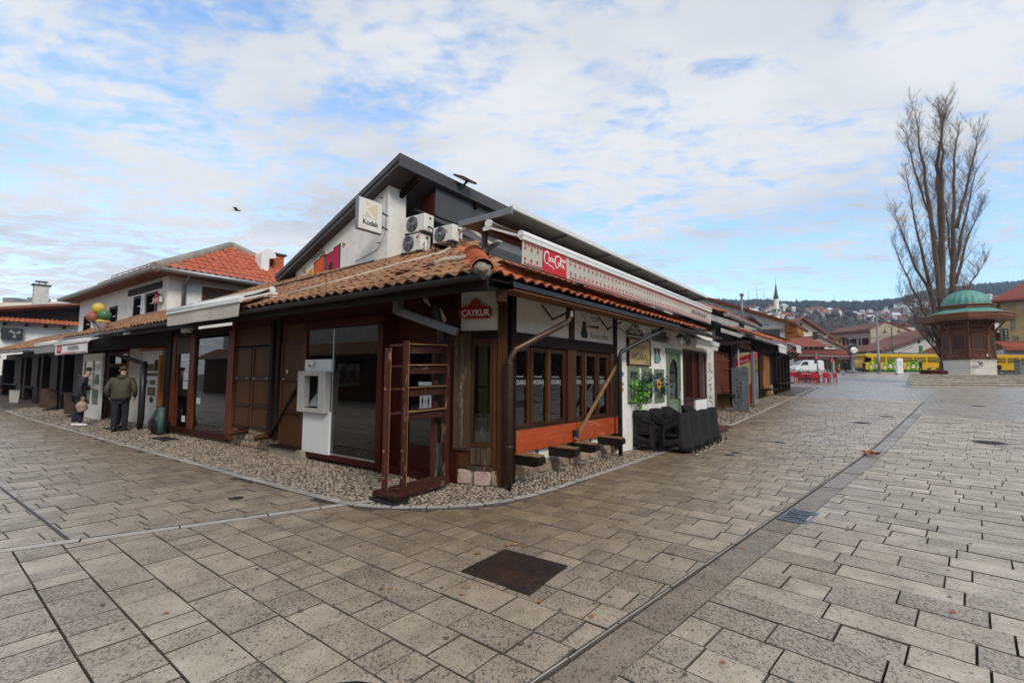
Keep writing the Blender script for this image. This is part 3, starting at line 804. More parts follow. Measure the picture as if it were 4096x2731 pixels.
def drain_grate():
 t = thing('drain_grate', 'wet metal drain grate in the gutter channel of the square', 'drain grate', CH.P(.95, .19, 0), CH.rz)
 a0, a1, d0, d1 = .50, 1.10, .055, .36
 fr_ = MB()
 for q in ((a0, a1, d0, d0 + .025), (a0, a1, d1 - .025, d1), (a0, a0 + .03, d0 + .025, d1 - .025), (a1 - .03, a1, d0 + .025, d1 - .025)): fr_.box(CH, *q, -.03, .006)
 obj('frame', fr_, IRONWET, t, bevel=.003)
 for i in range(13):
  a = a0 + .045 + i * (a1 - a0 - .09) / 12; b = MB(); b.box(CH, a - .009, a + .009, d0 + .025, d1 - .025, -.03, .003); obj('bar', b, IRONWET, t)
 for s in (0, 1):
  arc = MB(); pts = []
  for k in range(9):
   an = -1.15 + 2.3 * k / 8; c = (a0 + .02 if s == 0 else a1 - .02); sg = 1 if s == 0 else -1
   pts.append(CH.P(c + sg * .2 * math.cos(an), (d0 + d1) / 2 + .135 * math.sin(an), .004))
  for k in range(8): arc.beam(pts[k], pts[k + 1], .022, .008)
  obj('arc', arc, IRONWET, t)
 pit = MB(); pit.box(CH, a0, a1, d0, d1, -.034, -.031); obj('pit', pit, BLACK, t)
drain_grate()
def fallen_leaf():
 t = thing('maple_leaf', 'curled orange maple leaf lying by the wet gutter', 'leaf', CH.P(6.95, .12, .0))
 rg_ = random.Random(3)
 for k in range(4):
  mb = MB(); c = CH.P(6.95 + rg_.uniform(-.12, .12), .18 + rg_.uniform(-.12, .12), .01); n = 9; vs = [c + Vector((0, 0, .06))]
  for i in range(n * 2):
   a = 2 * PI * i / (n * 2); r = (.13 if i % 2 == 0 else .06) * rg_.uniform(.8, 1.2); vs.append(c + Vector((r * math.cos(a), r * math.sin(a), .015 + rg_.uniform(0, .08))))
  mb.add(vs, [(0, 1 + i, 1 + (i + 1) % (2 * n)) for i in range(2 * n)]); obj('leaf_blade', mb, DRYLEAF, t)
fallen_leaf()
rgl = random.Random(21)
for k, (x, y) in enumerate(((-.02, 4.62), (.12, 4.6), (-.35, 3.6), (.2, 3.5), (-1.9, 4.9), (.55, 3.3), (-2.3, 3.3), (3.05, 3.4), (2.2, 4.6), (-.9, 3.7), (1.2, 2.8))):
 mb = MB(); c = Vector((x, y, gz(x, y) + .005)); n = 8; vs = []
 for i in range(n): a = 2 * PI * i / n; r = rgl.uniform(.012, .028); vs.append(c + Vector((r * math.cos(a), r * .7 * math.sin(a), rgl.uniform(0, .006))))
 mb.add(vs, [tuple(range(n))]); o = obj('leaf_scrap', mb, DRYLEAF)
 tag(o, 'tiny scrap of orange leaf lying on the grey slabs', 'leaf', 'scraps of leaf on the paving')
gum = MB(); rgl = random.Random(5)
for _ in range(150):
 y = rgl.uniform(2.6, 11); x = rgl.uniform(-.95, .98) * y
 if kerb_side(x, y)[0] < .1: continue
 r = rgl.uniform(.009, .022); n = 7; gum.add([(x + r * rgl.uniform(.7, 1.2) * math.cos(2 * PI * k / n), y + r * rgl.uniform(.7, 1.2) * math.sin(2 * PI * k / n), gz(x, y) + .008) for k in range(n)], [tuple(range(n))])
obj('gum_spots', gum, JOINT, paving, kind='stuff', clean=False)
for x, y, r in ((.02, 4.66, .07), (.14, 4.62, .05), (-.3, 4.42, .05), (-.33, 3.72, .04), (-2.1, 5.62, .06), (-2.62, 5.3, .05)):
 m = MB(); n = 11; m.add([(x + r * rgl.uniform(.4, 1.3) * math.cos(2 * PI * k / n), y + r * .6 * rgl.uniform(.4, 1.3) * math.sin(2 * PI * k / n), .009) for k in range(n)], [tuple(range(n))]); obj('rust_stain', m, RUSTSTAIN, paving, clean=False)
# ---------------------------------------------------------------- the corner building
SL = .486; ZL, DL = 2.84, .80; ZR, DR = 2.90, .58
zL = lambda d: ZL + SL * (DL - d)
zR = lambda d: ZR + SL * (DR - d)
corner = thing('corner_building', 'low corner shop building with brown tiled roof, white panels and dark timber fronts', 'building', R.P(0, 0, 0), R.rz)
def B(name, fr, q, mt, parent=corner, bevel=.004, **k):
 mb = MB(); mb.box(fr, *q); return obj(name, mb, mt, parent, bevel=bevel, **k)
def wall_with_holes(fr, a0, a1, z0, z1, d0, d1, holes):
 """wall from boxes round rectangular openings (sorted, not overlapping in a)"""
 mb = MB(); a = a0
 for (h0, h1, y0, y1) in holes:
  if h0 > a: mb.box(fr, a, h0, d0, d1, z0, z1)
  if y0 > z0: mb.box(fr, h0, h1, d0, d1, z0, y0)
  if y1 < z1: mb.box(fr, h0, h1, d0, d1, y1, z1)
  a = h1
 if a < a1: mb.box(fr, a, a1, d0, d1, z0, z1)
 return mb
# --- right-hand front: café windows
def cafe_front():
 P = corner
 B('plinth_wall', R, (.0, 3.56, -.22, -.035, -.05, .45), MORTAR, bevel=0)
 for q in ((.06, .62), (.72, 1.62), (1.72, 2.4), (2.5, 3.3)):
  B('white_skirting', R, (*q, -.035, -.018, .24, .43), PLASTER)
 rg_ = random.Random(5); a = .03
 while a < 3.5:
  l = rg_.uniform(.2, .42); h = rg_.uniform(.10, .19)
  mb = MB(); n = 8; cx, cz = a + l / 2, .03 + h / 2 + .02 * a / 3.5; vs = []
  for ring, dd in ((1, -.02), (.88, .03)):
   for k in range(n):
    an = 2 * PI * k / n; rx = l / 2 * .95 * ring * (abs(math.cos(an)) ** .35) * (1 if math.cos(an) > 0 else -1); rz_ = h / 2 * ring * (abs(math.sin(an)) ** .35) * (1 if math.sin(an) > 0 else -1)
    vs.append(R.P(cx + rx + rg_.uniform(-.012, .012), dd + rg_.uniform(-.008, .008) - .03, cz + rz_ + rg_.uniform(-.008, .008)))
  mb.add(vs, [tuple(range(n, 2 * n))] + [(k, (k + 1) % n, n + (k + 1) % n, n + k) for k in range(n)])
  obj('stone', mb, STONE, P); a += l + .015
 for a in (-.02, 1.0, 1.68, 2.74):
  mb = MB(); w, h = .17, .145
  prof = [(-.1, .28), (.42, .28), (.50, .33), (.50, .42), (-.1, .42)]
  mb.prism([R.P(a, d, z) for d, z in prof], R.ex * w); bt = obj('bracket_timber', mb, WBLACKEND, P, bevel=.006)
  B('bracket_cap', R, (a - .015, a + w + .015, -.1, .47, .423, .445), WTAN, bt)
 B('mid_stub', R, (1.60, 1.72, -.03, .0, .12, .46), WGREY)
 for q in ((-.01, 1.765), (1.80, 3.545)):
  b = B('shutter_board', R, (*q, .035, .075, .445, .785), WRED)
  B('board_batten', R, (q[0], q[1], .035, .082, .787, .80), WMIDX, b)
 B('sill', R, (.0, 3.56, -.12, .03, .72, .80), WMIDX)
 B('head_beam', R, (.0, 3.56, -.14, .02, 2.09, 2.285), WDARKX)
 B('top_beam', R, (-.02, 3.58, -.14, .02, 2.86, 2.96), WDARKX)
 for q in ((1.56, 1.84, .80, 2.09), (1.645, 1.79, 2.285, 2.86)): B('post', R, (q[0], q[1], -.14, .032, q[2], q[3]), WMID)
 B('post', R, (3.26, 3.44, -.14, .025, .80, 2.09), WMID); B('post', R, (3.44, 3.57, -.14, .03, .1, 2.9), WDARK)
 for q in ((.0, 1.645), (1.79, 3.44)): B('white_panel', R, (*q, -.1, -.01, 2.285, 2.86), PLASTERPANEL, bevel=0)
 for cs in (((.0, .46), (.50, 1.00), (1.02, 1.55)), ((1.85, 2.22), (2.26, 2.74), (2.78, 3.25))):
  for (a0, a1) in cs:
   w = B('casement', R, (a0, a0 + .06, -.09, -.02, .80, 2.08), WMID)
   for q in ((a1 - .06, a1, -.09, -.02, .80, 2.08), (a0 + .06, a1 - .06, -.09, -.02, .80, .86), (a0 + .06, a1 - .06, -.09, -.02, 2.0, 2.08)):
    B('casement_bar', R, q, WMIDX if q[4] != .80 or q[5] < 1 else WMID, w)
   B('pane', R, (a0 + .06, a1 - .06, -.062, -.056, .86, 2.0), GLASS, w, bevel=0)
   text('lettering', 'AKSARAJ', R, (a0 + a1) / 2, -.053, 1.47, .115, GREYPRINT, w, sx=(.68 if a1 - a0 > .4 else .56), ext=.0005)
   text('lettering', 'COFFEE & CAKES', R, (a0 + a1) / 2 - .02, -.053, 1.585, .035, GREYPRINT, w, sx=.85, ext=.0005)
 for a in (.48, 1.01, 2.24, 2.76): B('mullion', R, (a - .018, a + .018, -.1, -.005, .80, 2.085), WMID)
 for a in (.98, 2.24): B('pale_bead', R, (a - .006, a + .004, -.005, .004, .84, 2.05), WTAN)
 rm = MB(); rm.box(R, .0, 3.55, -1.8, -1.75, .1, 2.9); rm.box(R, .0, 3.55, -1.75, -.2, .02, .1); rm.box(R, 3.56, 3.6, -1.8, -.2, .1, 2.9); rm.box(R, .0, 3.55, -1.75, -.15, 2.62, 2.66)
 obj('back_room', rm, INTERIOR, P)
 pot = [(2.12, 2.665), (2.30, 2.655), (2.275, 2.60), (2.27, 2.565), (2.35, 2.40), (2.33, 2.345), (2.12, 2.345), (2.075, 2.40), (2.135, 2.57), (2.15, 2.61)]
 mb = MB(); mb.prism([R.P(a, -.009, z) for a, z in pot], R.ey * .002)
 hd = [(2.28, 2.585), (2.42, 2.59), (2.46, 2.61), (2.52, 2.59), (2.58, 2.615), (2.68, 2.60), (2.74, 2.625), (2.80, 2.60), (2.80, 2.565), (2.74, 2.555), (2.68, 2.57), (2.58, 2.555), (2.52, 2.575), (2.46, 2.56), (2.42, 2.57), (2.28, 2.56)]
 mb.prism([R.P(a, -.009, z) for a, z in hd], R.ey * .002)
 for a0 in (2.11, 2.19, 2.27):
  pts = [R.P(a0 + .03 * math.sin(k * 1.1 + a0 * 9), -.008, 2.69 + k * .028) for k in range(6)]
  for k in range(5): mb.beam(pts[k], pts[k + 1], .012, .003, up=R.ey)
 obj('coffee_pot_print', mb, BLACKPRINT, P)
 text('lettering', 'Fresh', R, 2.62, -.009, 2.70, .20, BLACKPRINT, P, sx=.82, shear=.25, ext=.001)
 text('lettering', 'Bosnian coffee', R, 2.82, -.009, 2.365, .165, BLACKPRINT, P, sx=.78, shear=.22, ext=.001)
 for a in (.72, 2.75):
  mb = MB(); mb.beam(R.P(a, .02, 2.80), R.P(a + .22, .10, 2.57), .02, .02); mb.beam(R.P(a + .22, .10, 2.57), R.P(a + .7, .18, 2.76), .028, .028)
  mb.ball(R.P(a + .22, .10, 2.57), .025); obj('folded_arm', mb, BLACK, P)
cafe_front()
# --- chamfered corner bay with its opened shutter and two corner posts
def corner_bay():
 P = corner
 B('corner_post', K, (.645, .755, -.12, .03, .0, 2.95), WMID); B('corner_post', R, (-.12, -.005, -.12, .06, .0, 2.95), WDARK)
 B('side_post', K, (-.10, .0, -.14, .0, .0, 2.95), WDARK)
 B('white_panel', K, (.0, .64, -.1, -.01, 2.285, 2.88), PLASTERPANEL, bevel=0)
 B('head_beam', K, (.0, .64, -.12, .012, 2.17, 2.285), WDARKX)
 B('post', K, (.0, .20, -.12, .005, .24, 2.17), WMID); B('post', K, (.56, .64, -.12, .005, .24, 2.17), WMID)
 w = B('window_frame', K, (.20, .245, -.08, -.01, .55, 2.17), WMID)
 for q in ((.515, .56, -.08, -.01, .55, 2.17), (.245, .515, -.08, -.01, .55, .60), (.245, .515, -.08, -.01, 2.08, 2.17)): B('frame_bar', K, q, WMID, w)
 B('pane', K, (.245, .515, -.055, -.049, .60, 2.08), GLASS, w, bevel=0)
 B('panel_below', K, (.20, .56, -.08, -.02, .27, .55), WGREY)
 for i in range(4): B('plank', K, (.215 + i * .085, .293 + i * .085, -.02, -.004, .29, .52), WGREY, bevel=.006)
 B('ledge', K, (.18, .58, -.1, .03, .22, .27), WGREY)
 B('yellow_panel', K, (.22, .36, -.34, -.30, .55, 2.1), OLIVEPANEL)
 for z in (.97, 1.42): B('panel_strip', K, (.22, .36, -.30, -.292, z, z + .02), BLACK)
 s = B('wall_socket', K, (.265, .31, -.30, -.28, .70, .82), WHITEMETAL)
 for z in (.735, .785): B('socket_hole', K, (.28, .295, -.281, -.278, z, z + .02), BLACK, s, bevel=0)
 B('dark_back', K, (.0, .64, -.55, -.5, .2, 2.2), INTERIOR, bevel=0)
 rg_ = random.Random(2)
 for a0, a1, z1, mt in ((.02, .235, .215, PINKSTONE), (.28, .55, .205, PINKSTONE), (.57, .66, .16, STONE)):
  mb = MB(); n = 10; vs = []
  for ring, dd in ((1, -.1), (1, .0), (.86, .035)):
   for k in range(n):
    an = 2 * PI * k / n; c, s_ = math.cos(an), math.sin(an)
    rx = (a1 - a0) / 2 * ring * abs(c) ** .3 * (1 if c > 0 else -1); rz_ = z1 / 2 * ring * abs(s_) ** .3 * (1 if s_ > 0 else -1)
    vs.append(K.P((a0 + a1) / 2 + rx + rg_.uniform(-.01, .01), dd + rg_.uniform(-.006, .006), z1 / 2 + rz_ + rg_.uniform(-.008, .008)))
  mb.add(vs, [tuple(range(2 * n, 3 * n))] + [(r * n + k, r * n + (k + 1) % n, (r + 1) * n + (k + 1) % n, (r + 1) * n + k) for r in (0, 1) for k in range(n)])
  obj('stone', mb, mt, P)
 B('mortar_bed', K, (.0, .66, -.14, -.012, -.04, .22), MORTAR, bevel=0)
 h = thing('x', None, None, K.P(.235, .02, 0)); bpy.data.objects.remove(h)
 SF = Fr((K.P(.225, .02, 0).x, K.P(.225, .02, 0).y), (-.965, .26), (-.26, -.965))
 sh = B('open_shutter', SF, (.0, .27, .0, .028, .50, 2.26), WGREY)
 for i in range(3): B('shutter_batten', SF, (.02 + i * .085, .095 + i * .085, .03, .042, .53, 2.23), WGREY, sh, bevel=.005)
corner_bay()
# --- white café wall with green windows and door
def white_wall():
 P = corner
 holes = [(4.17, 4.66, 1.08, 1.76), (4.95, 5.42, 1.06, 1.76), (5.73, 6.24, 1.04, 1.75), (6.52, 7.58, .14, 2.28), (7.82, 10.06, .3, 2.44)]
 obj('white_wall', wall_with_holes(R, 3.57, 11.0, .0, 3.1, -.2, .0, holes), PLASTER, P)
 for (a0, a1, z0, z1) in holes[:3]:
  w = B('window_frame', R, (a0 - .06, a0 + .05, -.03, .03, z0 - .06, z1 + .06), GREENPAINT)
  for q in ((a1 - .05, a1 + .06, -.03, .03, z0 - .06, z1 + .06), (a0 + .05, a1 - .05, -.03, .03, z0 - .06, z0 + .04), (a0 + .05, a1 - .05, -.03, .03, z1 - .04, z1 + .06)):
   B('frame_bar', R, q, GREENPAINT, w)
  B('inner_bar', R, (a0 + .05, a1 - .05, -.13, -.10, z1 - .12, z1 - .08), GREENPAINT, w)
  B('pane', R, (a0, a1, -.15, -.145, z0, z1), GLASSDARK, w, bevel=0)
  B('niche_back', R, (a0, a1, -.4, -.38, z0, z1), BLACK, w, bevel=0)
 d = B('green_door', R, (6.52, 6.62, -.06, .03, .14, 2.34), GREENPAINT)
 B('door_jamb', R, (7.48, 7.58, -.06, .03, .14, 2.34), GREENPAINT, d); B('door_head', R, (6.46, 7.64, -.06, .04, 2.26, 2.37), GREENPAINT, d)
 mb = MB(); pts = []
 for k in range(13):
  an = PI - PI * k / 12; pts.append((7.05 + .36 * math.cos(an), 1.70 + .42 * math.sin(an)))
 outer = [(6.62, .95), (6.62, 2.26), (7.48, 2.26), (7.48, .95)]
 mb.box(R, 6.62, 6.69, -.05, -.01, .14, 2.26); mb.box(R, 7.41, 7.48, -.05, -.01, .14, 2.26)
 for k in range(12):
  (x0, y0), (x1, y1) = pts[k], pts[k + 1]
  mb.hexa([R.P(x0, -.05, y0), R.P(x1, -.05, y1), R.P(x1, -.01, y1), R.P(x0, -.01, y0), R.P(x0, -.05, 2.26), R.P(x1, -.05, 2.26), R.P(x1, -.01, 2.26), R.P(x0, -.01, 2.26)])
 mb.box(R, 6.69, 7.41, -.05, -.01, .14, .28); mb.box(R, 6.69, 7.41, -.05, -.01, .92, 1.02)
 obj('door_leaf', mb, GREENPAINT, d, bevel=.004)
 mb = MB(); ring = [(7.05 + .37 * math.cos(PI - PI * k / 16), 1.70 + .43 * math.sin(PI - PI * k / 16)) for k in range(17)]
 ring = [(6.68, 1.02)] + ring + [(7.42, 1.02)]
 for k in range(len(ring) - 1): mb.beam(R.P(ring[k][0], .0, ring[k][1]), R.P(ring[k + 1][0], .0, ring[k + 1][1]), .05, .035, up=R.ey)
 obj('arch_moulding', mb, GREENPAINT, d)
 for i in range(6): B('door_plank', R, (6.69 + i * .12, 6.80 + i * .12, -.045, -.02, .28, .92), TEALPAINT, d, bevel=.006)
 B('pane', R, (6.66, 7.44, -.034, -.028, 1.0, 2.15), GLASSDARK, d, bevel=0)
 mb = MB(); mb.box(R, 7.44, 7.46, -.01, .05, 1.05, 1.09); mb.box(R, 7.44, 7.47, .04, .05, 1.02, 1.2); obj('handle', mb, WHITEMETAL, d)
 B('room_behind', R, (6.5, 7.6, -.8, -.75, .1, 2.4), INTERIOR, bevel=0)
 B('door_step', R, (6.4, 7.7, -.1, .22, -.05, .14), MORTAR)
 B('dark_vent', R, (5.55, 6.45, .0, .05, 2.50, 2.78), GREENPAINT)
 for k in range(4): B('vent_slat', R, (5.6, 6.4, .05, .062, 2.53 + k * .06, 2.57 + k * .06), BLACK, bevel=0)
 B('recess_back', R, (7.82, 10.06, -.5, -.46, .3, 2.44), WMAROON)
 B('recess_pane', R, (7.9, 9.98, -.3, -.294, .95, 2.4), GLASSDARK, bevel=0)
 B('low_wall', R, (7.82, 8.86, -.1, -.02, .2, .95), WMAROON); B('white_low_board', R, (8.88, 9.98, -.1, .03, .2, .93), WHITEPAINT)
 g = B('grille_frame', R, (7.84, 7.90, -.02, .02, .95, 2.40), WMAROON)
 for q in ((8.62, 8.70, -.02, .02, .95, 2.36), (9.18, 9.28, -.02, .04, .95, 2.36), (9.94, 10.02, -.02, .02, .95, 2.40)): B('grille_post', R, q, WMAROON, g)
 for z in (.95, 2.34): B('grille_rail', R, (7.84, 10.02, -.012, .028, z, z + .05), WMAROONX, g)
 def mesh_panel(a0, a1, z0, z1, mt, st):
  m = MB(); n = int((a1 - a0 + z1 - z0) / st)
  for i in range(n + 1):
   t = i * st
   p = (a0 + min(t, a1 - a0), z0 + max(0, t - (a1 - a0))); q = (a0 + max(0, t - (z1 - z0)), z0 + min(t, z1 - z0))
   if abs(p[0] - q[0]) > .01:
    m.beam(R.P(p[0], .0, p[1]), R.P(q[0], .0, q[1]), .009, .006, up=R.ey)
    m.beam(R.P(a0 + a1 - p[0], .004, p[1]), R.P(a0 + a1 - q[0], .004, q[1]), .009, .006, up=R.ey)
  return m
 obj('grille_mesh', mesh_panel(7.9, 8.62, 1.0, 2.34, WHITEMETAL, .1), WMAROON, g, kind='stuff'); obj('grille_mesh', mesh_panel(9.3, 9.94, 1.0, 2.34, WHITEMETAL, .1), WMAROON, g, kind='stuff')
 B('pale_blind', R, (9.28, 9.94, -.2, -.19, 1.0, 2.36), WHITEMETAL); B('pale_blind', R, (7.95, 8.5, -.2, -.19, 1.0, 2.2), PLASTERPANEL)
 for a in (8.80, 8.95, 9.10): B('maroon_slat', R, (a, a + .08, -.04, .0, 1.0, 2.34), WMAROON, g)
 B('plaster_pier', R, (10.07, 10.86, .0, .03, .1, 2.6), PLASTEROLD, bevel=0); B('end_post', R, (10.87, 11.02, -.1, .06, .1, 3.2), WGREY)
 gm = MB(); rg_ = random.Random(8)
 def stroke(pts, w=.028, mb=gm):
  for k in range(len(pts) - 1): mb.beam(R.P(pts[k][0], .033, pts[k][1]), R.P(pts[k + 1][0], .033, pts[k + 1][1]), w, .002, up=R.ey)
 stroke([(10.2, 1.78), (10.42, 1.86), (10.6, 1.74)]); stroke([(10.2, 1.5), (10.6, 1.62)])
 stroke([(10.2, 1.38), (10.5, 1.4), (10.3, 1.27), (10.55, 1.22), (10.25, 1.12)]); stroke([(10.2, 1.02), (10.3, .95), (10.35, 1.08), (10.5, .97)])
 stroke([(10.6, .92), (10.3, .98), (10.22, .88), (10.5, .82), (10.6, .72), (10.4, .63), (10.2, .66)]); obj('graffiti', gm, BLACKPRINT, P)
 gr = MB(); stroke([(10.2, 2.06), (10.5, 2.08)], .02, gr); stroke([(10.2, 2.0), (10.55, 2.01)], .02, gr); stroke([(10.25, 1.88), (10.32, 1.94), (10.38, 1.88), (10.45, 1.94)], .03, gr); obj('red_graffiti', gr, SIGNRED, P)
white_wall()
# --- left-hand front: bank bay with glass, door, wooden shutters, clothes shop
def left_front():
 P = corner
 B('bay_sill', L, (-.05, 2.22, -.3, .02, .06, .155), WMAROONX)
 B('bay_post', L, (-.06, .03, -.08, .02, .155, 2.5), WMAROON); B('bay_post', L, (2.18, 2.25, -.08, .02, .155, 2.6), WDOORRED)
 B('bay_head', L, (-.06, 2.25, -.1, .025, 2.46, 2.62), WMAROONX)
 B('bay_side', L, (-.10, -.06, -.35, .015, .0, 2.7), WMAROON); B('fascia', L, (-1.5, 5.2, -.14, -.03, 2.62, 3.0), WMAROONX)
 w = B('shop_window', L, (.03, 1.31, -.022, -.012, .155, 2.46), GLASSDARK, bevel=0); B('window_rail', L, (.03, 1.31, -.03, .0, .155, .18), ALU, w)
 B('upper_pane', L, (1.31, 2.18, -.022, -.012, 1.9, 2.46), GLASSDARK, bevel=0); B('joint_bar', L, (1.30, 1.32, -.03, .0, .155, 2.46), ALU)
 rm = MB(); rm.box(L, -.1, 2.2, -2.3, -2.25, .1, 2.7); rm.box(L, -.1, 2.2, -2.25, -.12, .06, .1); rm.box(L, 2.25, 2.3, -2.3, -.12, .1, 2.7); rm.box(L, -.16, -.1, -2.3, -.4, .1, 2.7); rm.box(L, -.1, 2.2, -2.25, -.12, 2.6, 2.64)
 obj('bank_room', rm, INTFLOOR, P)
 B('counter', L, (.5, 1.7, -1.6, -1.1, .1, 1.7), INTCREAM); B('counter_shelf', L, (1.3, 1.75, -1.1, -.9, 1.0, 1.04), BLACK); B('dark_screen', L, (.55, .9, -1.09, -1.07, 1.5, 1.62), BLACK)
 B('door_wall', L, (-1.5, -.10, -.32, -.26, 2.1, 2.9), WMAROONX)
 B('jamb_panel', L, (-.36, -.10, -.3, -.20, .0, 2.1), WMAROON)
 d = B('glass_door', L, (-.46, -.36, -.30, -.2, .12, 2.1), WMAROON)
 B('door_stile', L, (-1.40, -1.26, -.30, -.2, .12, 2.1), WMAROON, d); B('door_rail', L, (-1.26, -.46, -.30, -.2, .12, .48), WMAROONX, d); B('door_rail', L, (-1.26, -.46, -.30, -.2, 1.96, 2.1), WMAROONX, d)
 B('pane', L, (-1.26, -.46, -.256, -.25, .48, 1.96), GLASSDARK, d, bevel=0)
 B('notice', L, (-1.02, -.70, -.248, -.246, 1.44, 1.50), LIGHTGREY, d, bevel=0)
 n = B('distance_notice', L, (-1.0, -.74, -.248, -.246, 1.02, 1.36), LIGHTGREY, d, bevel=0)
 B('door_sill', L, (-1.5, -.05, -.35, -.08, -.02, .12), WMAROONX)
 B('door_room', L, (-1.6, -.1, -1.1, -1.05, .1, 2.7), INTERIOR, bevel=0)
 B('pier', L, (-1.62, -1.40, -.35, -.18, .0, 2.9), WMAROON)
 mb = MB(); mb.box(L, -1.0, -.74, -.246, -.244, 1.29, 1.36); obj('red_header', mb, SIGNRED, n)
 text('lettering', 'PAŽNJA!', L, -.87, -.243, 1.305, .05, WHITEPRINT, n, flip=-1, ext=.0005)
 mb = MB()
 for s in (-.80, -.94):
  mb.lathe(L.P(s, -.2445, 1.25), [(.014, -.0005), (.014, .0005)], 10, ax=L.ey); mb.box(L, s - .018, s + .018, -.246, -.244, 1.16, 1.23); mb.box(L, s - .011, s + .011, -.246, -.2442, 1.10, 1.16)
 mb.box(L, -.895, -.845, -.246, -.244, 1.172, 1.178); obj('pictogram', mb, BLACKPRINT, n)
 text('lettering', '2m', L, -.87, -.243, 1.19, .035, BLACKPRINT, n, flip=-1, ext=.0005)
 text('lettering', 'Obavezno držati', L, -.87, -.243, 1.06, .028, BLACKPRINT, n, flip=-1, ext=.0005); text('lettering', 'razmak!', L, -.87, -.243, 1.03, .028, BLACKPRINT, n, flip=-1, ext=.0005)
 def leaf(a0, a1, z0, z1, rails, name='wooden_shutter', dd=0):
  s = B(name, L, (a0, a1, -.06 + dd, -.02 + dd, z0, z1), WSHUT)
  zz = [z0] + list(rails) + [z1]; n_ = 1; w_ = (a1 - a0) / n_
  for i in range(n_ + 1):
   x = a0 + i * w_; B('stile', L, (max(a0, x - .06), min(a1, x + .06), -.02 + dd, .0 + dd, z0, z1), WSHUT, s)
  for z in zz: B('rail', L, (a0, a1, -.02 + dd, .004 + dd, max(z0, z - .04), min(z1, z + .04)), WMIDX, s)
  for i in range(2):
   x = a0 + .12 + i * (a1 - a0 - .3); B('hinge', L, (x, x + .1, .004 + dd, .012 + dd, 1.50, 1.525), ALU, s)
  return s
 leaf(2.27, 3.12, .17, 2.24, (.86, 1.5)); leaf(3.50, 4.32, .44, 2.20, (.92, 1.5)); leaf(4.36, 5.12, .44, 2.20, (.92, 1.5))
 mb = MB(); mb.lathe(L.P(2.86, -.0, 1.66), [(.035, 0), (.035, .012), (.028, .013)], 14, ax=L.ey); o = obj('round_sticker', mb, WHITEPAINT, P)
 mb = MB(); mb.box(L, 2.835, 2.885, .013, .015, 1.652, 1.668); obj('sticker_bar', mb, SIGNRED, o)
 B('shutter_post', L, (3.16, 3.30, -.1, .03, .3, 2.75), WDARK); B('shutter_post', L, (3.34, 3.46, -.08, .07, .3, 2.75), WDARK); B('shutter_post', L, (5.14, 5.3, -.1, .03, .1, 2.9), WDOORRED)
 B('upper_boards', L, (2.25, 5.2, -.12, -.04, 2.24, 2.75), WSHUT)
 mb = MB(); mb.beam(L.P(2.30, .03, 1.47), L.P(3.28, .10, .33), .05, .05); obj('diagonal_bar', mb, WDARK, P)
 for a in (3.30, 4.5):
  mb = MB(); mb.tube([L.P(a, -.1, .36), L.P(a + .02, .30, .33), L.P(a + .02, .36, .31)], [.06, .06, .04], 8); mb.beam(L.P(a - .06, .1, .43), L.P(a + .3, .1, .42), .16, .03); obj('bracket_timber', mb, WMID, P)
 B('stone_base_core', L, (3.16, 9.3, -.3, -.06, -.05, .44), MORTAR, bevel=0)
 rg_ = random.Random(12)
 for row in range(3):
  a = 3.2
  while a < 9.0:
   l = rg_.uniform(.12, .24); top = .43 if a < 5.2 else .15; z0 = .0 + row * .145
   if z0 + .12 > top + .03: a += l; continue
   mb = MB(); n = 7; vs = []; cx, cz = a + l / 2, z0 + .07
   for ring, dd in ((1, -.07), (.93, -.045), (.8, -.035)):
    for k in range(n):
     an = 2 * PI * k / n; vs.append(L.P(cx + l * .47 * ring * math.cos(an) + rg_.uniform(-.01, .01), dd, cz + .068 * ring * math.sin(an) + rg_.uniform(-.006, .006)))
   mb.add(vs, [tuple(range(2 * n, 3 * n))] + [(r * n + k, r * n + (k + 1) % n, (r + 1) * n + (k + 1) % n, (r + 1) * n + k) for r in (0, 1) for k in range(n)])
   obj('stone', mb, STONE, P); a += l * 1.02
 B('door_stone', L, (2.05, 3.2, -.15, .12, -.02, .16), MORTAR); B('step_board', L, (2.2, 3.2, -.1, .16, .165, .19), WDARKX)
 for q in ((5.3, 5.46, -.1, .02, .1, 2.62), (7.32, 7.58, -.1, .02, .1, 2.62), (8.52, 8.78, -.1, .02, .1, 2.62)): B('shop_post', L, q, WDOORRED)
 B('shop_sill', L, (5.3, 8.78, -.12, .03, .07, .2), WMAROONX); B('shop_head', L, (5.3, 8.78, -.12, .0, 2.56, 2.75), WDARKX); B('door_head', L, (7.58, 8.52, -.1, .01, 2.14, 2.56), WMAROONX)
 sw = B('shop_window', L, (5.46, 7.32, -.04, -.032, .2, 2.56), GLASSDARK, bevel=0)
 dr = B('glass_door', L, (7.58, 7.70, -.07, -.01, .2, 2.14), WDOORRED); B('door_stile', L, (8.40, 8.52, -.07, -.01, .2, 2.14), WDOORRED, dr)
 B('pane', L, (7.70, 8.40, -.045, -.039, .2, 2.14), GLASSDARK, dr, bevel=0)
 for q in ((7.76, 8.08, 1.43, 1.63), (7.78, 8.08, 1.2, 1.41), (7.84, 8.06, .34, .5)): B('notice', L, (q[0], q[1], -.038, -.036, q[2], q[3]), LIGHTGREY, dr, bevel=0)
 B('notice', L, (6.95, 7.18, -.031, -.029, .84, 1.0), LIGHTGREY, sw, bevel=0)
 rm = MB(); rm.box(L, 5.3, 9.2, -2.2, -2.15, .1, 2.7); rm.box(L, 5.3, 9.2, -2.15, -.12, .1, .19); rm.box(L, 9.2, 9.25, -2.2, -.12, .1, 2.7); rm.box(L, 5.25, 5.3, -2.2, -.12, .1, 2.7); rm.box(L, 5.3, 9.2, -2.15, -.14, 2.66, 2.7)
 obj('shop_room', rm, INTFLOOR, P)
